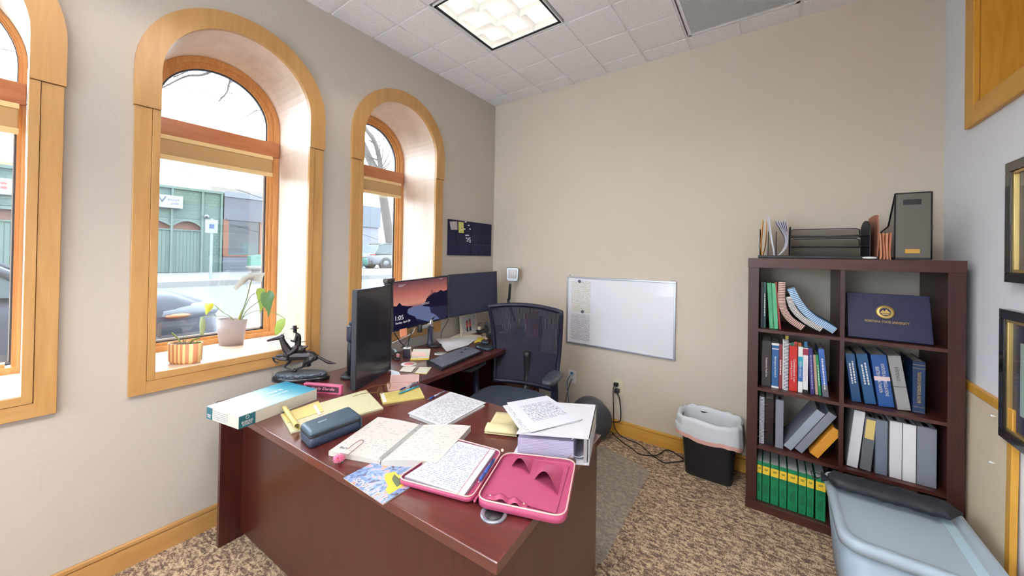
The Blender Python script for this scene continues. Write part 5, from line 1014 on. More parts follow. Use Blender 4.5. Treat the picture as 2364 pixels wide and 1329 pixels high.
mp_ = thing('mouse_pad', 'black mouse pad with a gel wrist rest at the chair side of the keyboard', 'mouse pad', PZ(1120, 797, T)); cpt = PZ(1124, 796, T)
mesh_obj('pad', MB().prism(rrect(Q([(1094, 796), (1128, 808), (1150, 796), (1120, 787)], T+.002), .03, 6, T+.0004), (0, 0, .003)), m_blk2, mp_)
mesh_obj('wrist_rest', MB().tube(bez(Q([(1100, 799.5), (1113, 804), (1127, 806.5), (1138, 803)], T+.010), 5), [.010]*15+[.008], 10), mat('blue_gel_rest', (46, 62, 86), .25, coat=.5), mp_)
c = PZ(1119, 794, T); ms_ = thing('computer_mouse', 'black computer mouse on the mouse pad', 'mouse', (c.x, c.y, T+.004)); MM = Matrix.Translation((c.x, c.y, T+.0185)) @ Matrix.Rotation(-.6, 4, 'Z')
mesh_obj('shell', MB().ball((0, 0, 0), 1, (.052, .030, .015), MM, 3), mat('mouse_shell', (54, 62, 74), .25, coat=.4), ms_); mesh_obj('scroll_wheel', MB().tube([MM @ Vector((-.026, -.003, .012)), MM @ Vector((-.026, .003, .012))], .006, 10), m_black, ms_)
# ---- loose papers on the return
m_wp = mat('white_paper', (206, 204, 204), .6)
tag(slab('paper_sheet', [(1031, 811), (1081, 796), (1107, 777), (1005.5, 781)], T+.003, .0015, m_wp), 'white sheet under the far edge of the keyboard', 'paper', 'loose sheets on the desk return'); tag(slab('paper_sheet', [(1038, 779), (1108, 789), (1139, 776.5), (1062, 769)], T+.0005, .0015, mat('warm_paper', (232, 220, 200), .6)), 'cream sheet under the picture frame and yellow packet', 'paper', 'loose sheets on the desk return')
tag(slab('paper_sheet', [(903, 866), (926, 868), (921, 858), (903, 853)], T+.0005, .001, mat('pale_blue_paper', (206, 220, 226), .6)), 'pale blue sheet showing beside the portrait monitor foot', 'paper')
yp = Q([(1094, 791), (1114, 786), (1121, 781), (1104, 777)], T+.005); tag(mesh_obj('yellow_packet', MB().grid(8, 6, lambda u, v: lerp(lerp(yp[0], yp[1], u), lerp(yp[3], yp[2], u), v)+Z3*(.018*math.sin(u*PI)*math.sin(v*PI)), thick=.003), mat('yellow_foil', (214, 190, 60), .3, metal=.2)), 'crumpled yellow packet on the papers beside the mouse pad', 'packet')
c = PZ(1118.5, 777, T); gd = thing('glass_paperweight', 'small clear dome paperweight behind the mouse', 'paperweight', (c.x, c.y, T)); mesh_obj('dome', MB().lathe([(.001, 0), (.026, 0), (.028, .006), (.026, .016), (.019, .025), (.010, .030), (.001, .031)], (c.x, c.y, T+.0015), 28), mat('clear_dome', (226, 214, 190), .05, trans=.9), gd)
# ---- picture frame
fx = .085; fp = [PX(a, c, fx) for a, c in ((1064.3, 771), (1101.4, 770), (1096.8, 723), (1062.5, 728))]; fb = min(fp[0].z, fp[1].z); fr_ = thing('picture_frame', 'whitewashed picture frame with a photo of two people standing on a beach', 'picture frame', (fp[0].x, (fp[0].y+fp[1].y)/2, T))
y0, y1 = fp[0].y, fp[1].y; zb, zt = T+.001, (fp[2].z+fp[3].z)/2; FMx = Matrix.Translation((fx, y0, zb)) @ Matrix.Rotation(-.12, 4, 'Y')
wd, hg = y1-y0, zt-zb; m_wash = wood('whitewashed_wood', (190, 180, 160), (226, 218, 200), 2, .7, 8, 20)
for lo, hi in (((-.006, 0, 0), (.008, wd, .018)), ((-.006, 0, hg-.018), (.008, wd, hg)), ((-.006, 0, .018), (.008, .016, hg-.018)), ((-.006, wd-.016, .018), (.008, wd, hg-.018))): mesh_obj('frame_rail', MB().box(lo, hi, FMx, bev=.0015), m_wash, fr_)
ph_ = mesh_obj('photo', MB().prism([FMx @ Vector(p) for p in ((.001, .014, .016), (.001, wd-.014, .016), (.001, wd-.014, hg-.016), (.001, .014, hg-.016))], (.001, 0, 0), uv=True), picmat('beach_photo', [(.3, (150, 150, 150)), (.55, (206, 206, 208)), (.8, (170, 164, 158))], 5), fr_)
for yy, hh in ((.40, .5), (.58, .55)):
    for z0_, z1_, mm in ((.16, .36, mat('dark_trousers', (60, 62, 78), .7)), (.36, .60, mat('red_jacket', (206, 92, 72), .6)), (.60, .68, mat('photo_skin', (120, 90, 76), .6))): mesh_obj('figure_print', MB().box((.0022, wd*(yy-.055), hg*z0_), (.0028, wd*(yy+.055), hg*z1_*(hh/.5 if z1_ > .5 else 1)), FMx, bev=.0002), mm, ph_)
mesh_obj('backing', MB().box((-.008, .004, .004), (-.004, wd-.004, hg-.004), FMx), m_blk2, fr_); mesh_obj('easel_leg', MB().box((-.05, wd/2-.012, 0), (-.047, wd/2+.012, hg*.7), Matrix.Translation((fx, y0, zb)) @ Matrix.Rotation(.12, 4, 'Y')), m_blk2, fr_)
# ---- charger, phone, lamp and the things behind the chair
c = PZ(1111, 768, T); t = thing('charging_block', 'black charging block with an ivory adapter beside the picture frame', 'charger', (c.x, c.y, T)); CMx = Matrix.Translation((c.x, c.y, T)) @ Matrix.Rotation(.3, 4, 'Z')
mesh_obj('base', MB().box((-.05, -.025, .001), (.05, .03, .03), CMx, bev=.004), m_black, t); mesh_obj('adapter', MB().box((-.028, -.02, .0305), (-.002, .01, .058), CMx, bev=.003), m_ivory, t)
mesh_obj('cable', MB().tube(bez([CMx @ Vector(p) for p in ((-.015, 0, .055), (-.03, .0, .08), (.0, .01, .092), (.02, 0, .088), (.036, 0, .06), (.03, 0, .03))], 5), .0025, 6), m_black, t)
c = PZ(1136, 778, T); t = thing('desk_phone', 'black desk telephone with its handset beside the chair back', 'telephone', (c.x, c.y, T)); CMx = Matrix.Translation((c.x+.02, c.y+.02, T)) @ Matrix.Rotation(.9, 4, 'Z')
mesh_obj('base', MB().prism([CMx @ Vector(p) for p in ((-.08, -.09, .001), (-.08, .09, .001), (-.08, .09, .09), (-.08, -.09, .03))], CMx.to_3x3() @ Vector((.16, 0, 0))), m_blk2, t)
mesh_obj('handset', MB().tube(bez([CMx @ Vector(p) for p in ((-.06, -.08, .045), (-.06, -.05, .085), (-.06, .03, .115), (-.06, .085, .108))], 5), [.022, .021, .018, .015, .014, .014, .014, .014, .014, .014, .015, .017, .02, .022, .022, .022], 10), mat('handset_grey', (64, 66, 72), .3), t)
mesh_obj('key', MB().box((.02, -.06, .045), (.07, -.04, .055), CMx), m_white, t)
cp = PZ(1143, 770, T); t = thing('paper_cup', 'white cup just behind the phone', 'cup', (.30, -.13, T)); mesh_obj('cup', MB().lathe([(.001, .001), (.028, .001), (.038, .10), (.035, .10), (.027, .006), (.001, .006)], (.30, -.13, T), 28), m_white, t)
lx, ly = .44, -.10; hd = PY(1183, 633, ly-.02); lt = thing('desk_lamp', 'gooseneck lamp with a silver square head holding four white tubes', 'lamp', (lx, ly, T)); m_sil = mat('satin_silver', (150, 150, 154), .3, metal=.7)
mesh_obj('base', MB().lathe([(.001, .001), (.07, .001), (.07, .012), (.03, .022), (.001, .024)], (lx, ly, T), 30), m_black, lt)
nk = PY(1178, 655, ly-.01); mesh_obj('gooseneck', MB().tube(bez([Vector((lx-.04, ly, T+.02)), PY(1175, 700, ly), PY(1175.6, 688, ly), PY(1177, 668, ly-.01), nk], 6), .0125, 10), m_black, lt)
LMx = frame_M(hd, Vector((.92, .38, 0)), Z3)
hm = rstack([(0, 0), (-.002, .008), (-.002, .02), (.004, .026)], [Vector(p) for p in ((-.052, -.062, 0), (.052, -.062, 0), (.058, .062, 0), (-.058, .062, 0))], .022)
hm.bm.transform(LMx @ Matrix.Translation((0, 0, -.022))); head = mesh_obj('head', hm, m_sil, lt)
mesh_obj('reflector', MB().box((-.044, -.046, .006), (.044, .05, .0075), LMx), m_white, head)
for k in range(4): mesh_obj('tube', MB().tube([LMx @ Vector((-.03+.02*k, -.034, .013)), LMx @ Vector((-.03+.02*k, .04, .013))], .0065, 8), mat('frosted_tube', (240, 238, 244), .3), head)
mesh_obj('joint', MB().lathe([(.001, 0), (.011, 0), (.011, .02), (.001, .02)], (nk.x, nk.y, nk.z-.004), 14), m_sil, lt)
t = thing('pencil_cup', 'black wire pencil cup seen through the mesh of the chair back', 'cup', (.50, -.25, T)); mesh_obj('cup', MB().lathe([(.001, .001), (.034, .001), (.038, .10), (.034, .10), (.032, .006), (.001, .006)], (.50, -.25, T), 20), m_black, t)
random.seed(9)
for k in range(7):
    a = random.uniform(0, 6.3); tag(mesh_obj('pencil', MB().tube([(.50+.015*math.cos(a), -.25+.015*math.sin(a), T+.01), (.50+.035*math.cos(a), -.25+.035*math.sin(a), T+.15+.02*math.sin(k*2))], .0035, 6), [m_pblue, m_ylow, m_white, m_black][k % 4]), ['blue', 'yellow', 'white', 'black', 'second blue', 'second yellow', 'second white'][k]+' pencil standing in the cup seen through the chair mesh', 'pencil', 'pencils in the wire cup')
tag(mesh_obj('upright_box', MB().box((.545, -.215, T+.001), (.60, -.085, T+.22), bev=.002), mat('salmon_carton', (206, 130, 112), .6)), 'salmon coloured upright box seen through the right of the chair mesh', 'box')
tag(mesh_obj('letter_tray', MB().box((.515, -.075, T+.001), (.60, -.02, T+.012)).box((.515, -.03, T+.012), (.60, -.02, T+.17)).box((.52, -.05, T+.10), (.595, -.03, T+.165)), m_blk2), 'dark desk organiser against the wall seen through the chair mesh', 'organiser')
# ================================================================ MONITORS, BINDER, PAPERS
m_bez = mat('monitor_bezel', (38, 40, 48), .4); m_scr = mat('dark_glossy_screen', (38, 38, 46), .22, spec=.6, coat=.15); m_scr2 = mat('slate_screen', (44, 50, 72), .35, spec=.4)
def monitor(label, bl, br, tl, bez_w=.010, screen=None, th=.028, sc_name='screen'):
    R = br-bl; R = Vector((R.x, R.y, R.z)); w_ = R.length; Mx = frame_M(bl, R, Z3); h_ = (tl-bl).dot(Mx.col[1].to_3d())
    t = thing('monitor', label, 'monitor', tuple(bl.xy)+(bl.z,), math.atan2(R.y, R.x))
    mesh_obj('housing', MB().box((0, 0, -th), (w_, h_, -.002), Mx, bev=.004), m_bez, t); mesh_obj('rear_bulge', MB().box((w_*.2, h_*.2, -th-.02), (w_*.8, h_*.8, -th), Mx, bev=.008), m_bez, t)
    f_ = MB()
    for lo, hi in (((0, 0), (w_, bez_w)), ((0, h_-bez_w), (w_, h_)), ((0, bez_w), (bez_w, h_-bez_w)), ((w_-bez_w, bez_w), (w_, h_-bez_w))): f_.box((*lo, -.004), (*hi, .0015), Mx)
    mesh_obj('bezel', f_, m_bez, t)
    s_ = mesh_obj('screen', MB().prism([Mx @ Vector(p) for p in ((bez_w, bez_w, -.002), (w_-bez_w, bez_w, -.002), (w_-bez_w, h_-bez_w, -.002), (bez_w, h_-bez_w, -.002))], Mx.to_3x3() @ Vector((0, 0, .001)), uv=True), screen or m_scr, t)
    return t, Mx, w_, h_
nb_, nt_ = PX(819, 901, .555), PX(829, 669, .555); fb_ = PX(902, 853, .40)
nb_ = Vector((nb_.x, nb_.y, T+.006)); fb_ = Vector((fb_.x, fb_.y, T+.006))
pt, PMx, pw_, ph2 = monitor('tall portrait monitor standing at the left end of the desk, screen dark', nb_, fb_, Vector((nb_.x, nb_.y, nt_.z)))
# lock screen picture: glowing sky, dark hills, lake
m_sky = bpy.data.materials.new('sunset_display'); m_sky.use_nodes = True; n = m_sky.node_tree.nodes; l = m_sky.node_tree.links; n.clear(); o = n.new('ShaderNodeOutputMaterial'); e = n.new('ShaderNodeEmission'); uv = n.new('ShaderNodeUVMap'); sp = n.new('ShaderNodeSeparateXYZ'); l.new(uv.outputs[0], sp.inputs[0])
r = ramp(n, [(0, (30, 28, 56)), (.35, (60, 62, 96)), (.43, (150, 110, 120)), (.5, (224, 150, 130)), (.72, (196, 116, 108)), (1, (110, 72, 84))]); l.new(sp.outputs[1], r.inputs[0]); l.new(r.outputs[0], e.inputs[0]); e.inputs[1].default_value = .42; l.new(e.outputs[0], o.inputs[0])
bl, br, tl = PX(907, 767, .17), PX(1035, 734, .15), PX(912, 650, .17)
md_, MMx, mw, mh = monitor('middle monitor showing a sunset lock screen with the time 1:05', bl, br, tl, .008, m_sky)
mx_ = lambda u, v, z=.0: MMx @ Vector((.008+(mw-.016)*u, .008+(mh-.016)*v, z-.0008)); NZ = MMx.to_3x3() @ Vector((0, 0, .0003))
def shape(name, pts, m, z=0.): return mesh_obj(name, MB().prism([mx_(u, v, z) for u, v in pts], NZ), m, md_)
e_dark = emis('display_dark_hill', (34, 28, 52), 0.45); e_navy = emis('display_navy', (26, 24, 50), 0.45); e_lake = emis('display_lake', (108, 120, 160), 0.40); e_ref = emis('display_reflection', (48, 48, 72), 0.42); e_castle = emis('display_castle', (150, 92, 84), 0.45); e_wht = emis('display_white', (236, 236, 240), 0.50)
shape('lake_shape', [(.2, .38), (.4, .43), (.62, .40), (.66, .2), (.8, .12), (.95, .02), (.6, .02), (.3, .2)], e_lake)
shape('hill_shape', [(.5, .40), (.56, .50), (.58, .56), (.66, .62), (.72, .66), (.80, .66), (.86, .70), (.92, .66), (1., .68), (1., .12), (.86, .16), (.72, .26), (.66, .34)], e_dark, .0004)
shape('castle_shape', [(.60, .56), (.60, .62), (.63, .62), (.66, .66), (.67, .73), (.70, .74), (.71, .66), (.74, .69), (.77, .64), (.80, .66), (.80, .60)], e_castle, .0003)
shape('reflection_shape', [(.66, .34), (1., .30), (1., .05), (.84, .0), (.76, .12), (.68, .2)], e_ref, .0006)
shape('left_trees_shape', [(0, .52), (.05, .50), (.10, .57), (.14, .50), (.24, .46), (.34, .44), (.24, .40), (.22, .30), (.36, .20), (.42, .02), (0, 0)], e_navy, .0006)
up9 = MMx.col[1].to_3d(); ri9 = MMx.col[0].to_3d()
text('1:05', mx_(.03, .20, .0012), ri9, up9, e_wht, md_, width=mw*.125, depth=.0003); text('Sunday, April 28', mx_(.03, .11, .0012), ri9, up9, e_wht, md_, width=mw*.235, depth=.0003)
for u, v, w_ in ((.09, .93, .11), (.09, .905, .075), (.48, .455, .15), (.50, .43, .12), (.84, .965, .06)): mesh_obj('caption_line', MB().prism([mx_(u, v, .001), mx_(u+w_, v, .001), mx_(u+w_, v+.012, .001), mx_(u, v+.012, .001)], NZ), emis('display_pale', (190, 180, 190), 0.40), md_)
bl, br, tl = PX(1038, 733, .15), PX(1148, 714, .25), PX(1040.5, 634, .15)
rt_, RMx, rw_, rh_ = monitor('right hand monitor near the corner, blank slate screen', bl, br, tl, .006, m_scr2)
sn = MB().grid(6, 6, lambda u, v: MMx @ Vector((.055+.062*u, .008-.055*(1-v), .004+.008*(1-v)**2)), thick=.0006)
tag(mesh_obj('sticky_note', sn, mat('orange_sticky', (244, 160, 122), .6)), 'orange sticky note hanging from the lower edge of the lock screen monitor', 'sticky note')
# monitor arm
ab = PZ(993, 800, T); ax_, ay_ = ab.x, ab.y; am = thing('monitor_mount', 'black clamp pole with a silver arm holding the two wide monitors', 'monitor mount', (ax_, ay_, T))
mesh_obj('base_ring', MB().lathe([(.026, .001), (.052, .001), (.054, .010), (.048, .016), (.026, .016)], (ax_+.02, ay_+.03, T), 30), m_black, am)
mesh_obj('pole', MB().lathe([(.002, .001), (.026, .001), (.026, .03), (.022, .04), (.0215, .135), (.024, .137), (.024, .15), (.002, .15)], (ax_, ay_, T), 24), mat('blue_black_pole', (40, 48, 68), .25, coat=.4), am)
jz = T+.165; j2 = PX(968.8, 763, ax_+.03)
mesh_obj('arm', MB().tube([(ax_, ay_, jz), (j2.x, j2.y, jz)], .014, 10), mat('silver_arm', (170, 176, 184), .3, metal=.5), am)
mesh_obj('joint', MB().lathe([(.002, -.028), (.018, -.028), (.018, .03), (.002, .03)], (j2.x, j2.y, jz), 18), m_black, am); mesh_obj('joint', MB().lathe([(.002, -.02), (.02, -.02), (.02, .045), (.002, .045)], (ax_, ay_, jz), 18), m_chrome, am)
cm = MMx @ Vector((mw*.5, mh*.5, -.05)); cr = RMx @ Vector((rw_*.5, rh_*.5, -.05))
mesh_obj('upper_arm', MB().tube([(ax_, ay_, jz+.04), (cm.x-.02, (ay_+cm.y)/2, cm.z-.06), cm], .012, 8), m_black, am); mesh_obj('upper_arm', MB().tube([(ax_, ay_, jz+.04), (min(ax_, cr.x)-.03, (ay_+cr.y)/2, cr.z-.05), cr], .012, 8), m_black, am)
# portrait monitor arm with its joint showing left of the screen
pp = Vector((.33, -1.70, T)); a2 = thing('monitor_mount', 'blue black jointed mount showing behind the portrait monitor', 'monitor mount', pp)
j3 = PD(815, 765, Vector((.36, -1.72, 1.0)))
mesh_obj('base', MB().lathe([(.002, .001), (.05, .001), (.05, .014), (.002, .014)], pp, 24), m_black, a2); mesh_obj('pole', MB().tube([pp+Z3*.01, Vector((pp.x, pp.y, j3.z))], .018, 14), m_black, a2)
mesh_obj('joint', MB().box((-.022, -.03, -.055), (.022, .03, .04), Matrix.Translation(j3), bev=.01).box((-.012, -.02, .04), (.012, .02, .058), Matrix.Translation(j3), bev=.004), mat('blue_black_joint', (32, 40, 62), .3), a2)
cpm = PMx @ Vector((pw_*.5, ph2*.42, -.05)); mesh_obj('arm', MB().tube([Vector((pp.x, pp.y, j3.z)), j3], .014, 8), m_black, a2); mesh_obj('arm', MB().tube([Vector((pp.x, pp.y, j3.z-.02)), cpm], .014, 8), m_black, a2)
# webcam on the portrait monitor's far top corner
wc = PMx @ Vector((pw_-.03, ph2, -.008)); wt = thing('webcam', 'small dark webcam clipped on top of the portrait monitor', 'webcam', wc); WMx = Matrix.Translation(wc) @ Matrix.Rotation(math.atan2(PMx.col[0].y, PMx.col[0].x), 4, 'Z')
mesh_obj('body', MB().box((-.045, -.018, .012), (.045, .014, .042), WMx, bev=.007), mat('webcam_body', (70, 62, 62), .35), wt); mesh_obj('lens', MB().lathe([(.001, 0), (.011, 0), (.011, .006), (.001, .006)], M=WMx @ Matrix.Translation((.01, -.016, .027)) @ Matrix.Rotation(PI/2, 4, 'X'), n=18), m_black, wt); mesh_obj('clip', MB().box((-.02, -.022, .001), (.02, .02, .013), WMx, bev=.002), m_black, wt)
# cables under and behind the monitors
cord('black cable dropping from the right monitor to the desk', [PX(1036, 735, .12), PX(1030, 748, .10), PX(1020, 765, .08), PZ(1018, 781, T+.006)], .0028, name='monitor_cable')
cord('white cable curving below the lock screen monitor', [PX(958, 757, .12), PX(952, 768, .11), PX(935, 778, .10), PX(905, 792, .11)], .003, m_white, name='monitor_cable')
cord('black cable hanging from the left end of the lock screen monitor', [PX(910, 768, .14), PX(918, 780, .13), PX(925, 790, .14), PX(936, 801, .16)], .0035, name='monitor_cable')
cord('black cable running straight down behind the square black holder', [PX(950, 757, .10), PX(947, 775, .10), PX(943, 790, .10), PX(941, 804, .10)], .003, name='monitor_cable')
cord('thin black cable crossing behind the square black holder', [PX(953, 760, .12), PX(947, 775, .12), PX(938, 790, .12), PX(926, 803, .12)], .0025, name='monitor_cable')
m_gc = mat('dark_green_cable', (40, 70, 66), .4); cord('dark green cable loop on the desk left of the portrait monitor', [PX(822, 820, .36), PX(818, 838, .34), PZ(806, 856, T+.006), PZ(793, 866, T+.005), PZ(797, 859, T+.006), PX(818, 845, .33)], .0035, m_gc, name='monitor_cable')
# stapler, holder
c = PZ(916, 830, T); t = thing('stapler', 'black stapler with a chrome nose behind the portrait monitor', 'stapler', (c.x, c.y, T)); SMx = Matrix.Translation((c.x-.05, c.y+.02, T)) @ Matrix.Rotation(-.35, 4, 'Z')
mesh_obj('base', MB().box((-.07, -.019, .001), (.075, .019, .012), SMx, bev=.004), m_black, t); mesh_obj('magazine', MB().box((-.06, -.010, .016), (.072, .010, .034), SMx, bev=.002), m_chrome, t)
mesh_obj('top_arm', MB().grid(8, 6, lambda u, v: SMx @ Vector((-.065+.135*u, .017*math.cos(v*PI), .036+.022*math.sin(v*PI)*(1-.3*(2*u-1)**2))), thick=.003), m_black, t)
mesh_obj('nose', MB().box((.060, -.011, .026), (.076, .011, .046), SMx, bev=.003), mat('pinkish_chrome', (214, 190, 190), .2, metal=.8), t)
c = PZ(938, 826, T); t = thing('square_holder', 'black square desk holder with a white top beside the sticky notes', 'holder', (c.x, c.y, T)); HMx = Matrix.Translation((c.x-.01, c.y+.015, T)) @ Matrix.Rotation(.75, 4, 'Z')
mesh_obj('body', MB().box((-.024, -.024, .001), (.024, .024, .062), HMx, bev=.002), mat('glossy_aubergine', (40, 34, 52), .12, coat=.5), t); mesh_obj('top', MB().box((-.024, -.024, .0622), (.024, .024, .066), HMx, bev=.001), m_white, t); mesh_obj('opening', MB().lathe([(.001, 0), (.008, 0), (.008, .001), (.001, .001)], n=16, M=HMx @ Matrix.Translation((0, 0, .066))), m_black, t)
# typed papers on the desk
m_typ = paper_mat('typed_page', (208, 208, 212), (150, 150, 156), 26, .5, .05, .95, .03, .9, words=26); m_typ2 = paper_mat('printed_page_with_paragraphs', (208, 211, 218), (130, 136, 154), 22, .62, .2, .9, .25, .8, words=34)
t = thing('stapled_papers', 'stack of typed pages in the middle of the desk beside the lone blue pen', 'papers', PZ(1030, 945, T))
slab('lower_sheets', [(1022, 988), (1120, 935), (1040, 908), (945, 958)][::1], T+.0005, .006, m_wp, t)
slab('top_sheet', [(1021.7, 984.5), (1121.8, 929), (1040, 903.5), (941.5, 953)], T+.009, .003, m_typ, t)
# yellow sheets curling beside the binder
ys = [(1118, 1000), (1193, 1008), (1196, 955), (1146, 951)]
yp = Q(ys, T+.004); t = thing('yellow_pages', 'pale yellow curled pages tucked left of the white binder', 'papers', (yp[0].x, yp[0].y, T)); m_pyl = mat('pale_yellow_pages', (214, 200, 152), .6)
mesh_obj('sheet', MB().grid(8, 8, lambda u, v: lerp(lerp(yp[0], yp[1], u), lerp(yp[3], yp[2], u), v)+Z3*(.002), thick=.0015), m_pyl, t)
mesh_obj('curled_edge', MB().grid(6, 10, lambda u, v: lerp(yp[0], yp[1], u)+(yp[3]-yp[0])*(.16*(1-math.cos(v*3.6))/1.0)+Z3*(.006+.016*math.sin(v*3.0+.1)), thick=.0012), m_pyl, t)
# binder
fr0 = PZ(1367, 1074, T); zt = zat(1011, fr0); frt = PZ(1361, 1012, zt); flt = PZ(1192, 999.5, zt); brt = PZ(1377, 934, zt); blt = flt+(brt-frt); cB = (frt+blt)/2
bd = thing('ring_binder', 'large white ring binder full of pages lying at the right end of the desk', 'binder', (cB.x, cB.y, T)); m_bw = mat('white_binder_vinyl', (212, 212, 218), .35, coat=.2)
dn = Vector((0, 0, 1)); tq = [flt, frt, brt, blt]; mesh_obj('top_cover', MB().prism([p-dn*.003 for p in tq], dn*.003), m_bw, bd)
bq = [Vector((p.x, p.y, T+.001)) for p in tq]; off = (flt-frt).normalized(); bq[0] = bq[0]+off*.02; bq[3] = bq[3]+off*.02; frn = (frt-brt).normalized()
mesh_obj('bottom_cover', MB().prism(bq, dn*.003), m_bw, bd)
mesh_obj('spine', MB().prism([bq[1], bq[2], Vector((brt.x, brt.y, zt)), Vector((frt.x, frt.y, zt))], off*.003), m_bw, bd)
m_lav = mat('lavender_page_edges', (208, 204, 226), .7); n, l, b = nodes_of(m_lav); t_ = n.new('ShaderNodeTexCoord'); wv = n.new('ShaderNodeTexWave'); wv.bands_direction = 'Z'; wv.inputs['Scale'].default_value = 60; wv.inputs['Distortion'].default_value = 1.5; l.new(t_.outputs['Object'], wv.inputs['Vector']); r = ramp(n, [(.0, (150, 144, 176)), (.3, (186, 180, 206)), (1, (198, 193, 214))]); l.new(wv.outputs['Fac'], r.inputs[0]); l.new(r.outputs[0], b.inputs['Base Color'])
hgt = zt-.012-T-.006; pk = lambda s_, d: frt+off*s_-frn*d; W_ = (flt-frt).length; D_ = (brt-frt).length
mesh_obj('page_block', MB().prism([Vector((*pk(s_, d).xy, T+.006)) for s_, d in ((W_-.002, .012), (.055, .012), (.055, D_-.01), (W_-.002, D_-.01))], dn*hgt*.88), m_lav, bd)
for d in (.03, D_*.5, D_-.03):
    c = pk(.04, d); mesh_obj('ring', MB().tube([Vector((c.x, c.y, (zt+T)/2))+off*.032*math.cos(a)+Z3*.036*math.sin(a) for a in [k*PI/8 for k in range(16)]], .0025, 6, closed=True), m_chrome, bd)
mesh_obj('ring_plate', MB().prism([Vector((*pk(s_, d).xy, T+.005)) for s_, d in ((.02, .01), (.008, .01), (.008, D_-.01), (.02, D_-.01))], dn*(zt-T-.012)), m_al, bd)
c = pk(.06, .004); mesh_obj('bulldog_clip', MB().box((-.014, -.006, .0), (.014, .010, .012), Matrix.Translation((c.x, c.y, T+.005)) @ Matrix.Rotation(-.3, 4, 'Z'), bev=.002).tube([Vector((c.x, c.y, T+.014))+Vector((-.010, -.004, 0)), Vector((c.x, c.y, T+.032))+Vector((0, -.006, 0)), Vector((c.x, c.y, T+.014))+Vector((.010, -.004, 0))], .0012, 5), mat('bronze_clip', (150, 120, 104), .25, metal=.8), bd)
tag(slab('paper_sheet', [(1206, 999), (1336, 972), (1262, 914), (1161, 936)], zt+.001, .002, m_typ), 'lower printed sheet fanned on top of the white binder', 'paper', 'printed sheets on the binder')
tag(slab('paper_sheet', [(1226, 997), (1344, 967), (1263, 912.5), (1170, 929)], zt+.004, .0015, m_typ2), 'upper printed sheet with dark paragraphs on top of the white binder', 'paper', 'printed sheets on the binder')
# ================================================================ BOOKCASE AND ITS CONTENTS
BX0, BX1, BY, BZ = 2.165, 2.962, -.393, 1.400; ST = [.045, .358, .679, 1.006]; IX0, IX1, DX0, DX1 = 2.215, 2.910, 2.553, 2.570
esp = wood('espresso_laminate', (46, 20, 18), (70, 33, 27), 2, .4, 16, 6, coat=.1); esp_x = wood('espresso_laminate_level', (54, 24, 20), (82, 40, 30), 0, .4, 16, 6, coat=.1)
bc = thing('bookcase', 'tall dark espresso cube bookcase against the back wall', 'bookcase', ((BX0+BX1)/2, BY/2, 0))
mesh_obj('side_panel', MB().box((BX0, BY, .045), (IX0, -.004, 1.345), bev=.001), esp, bc); mesh_obj('side_panel', MB().box((IX1, BY, .045), (BX1, -.004, 1.345), bev=.001), esp, bc)
mesh_obj('top_board', MB().box((BX0-.002, BY-.001, 1.345), (BX1+.002, -.004, BZ), bev=.001), esp_x, bc); mesh_obj('bottom_board', MB().box((BX0-.002, BY-.001, 0), (BX1+.002, -.004, .045), bev=.001), esp_x, bc)
mesh_obj('divider', MB().box((DX0, BY+.002, .045), (DX1, -.006, 1.345)), esp, bc)
for z in ST[1:]:
    for a, c in ((IX0, DX0), (DX1, IX1)): mesh_obj('shelf', MB().box((a, BY+.002, z-.016), (c, -.006, z)), esp_x, bc)
m_pg = mat('book_pages', (216, 206, 188), .8, noise=.08, nscale=200)
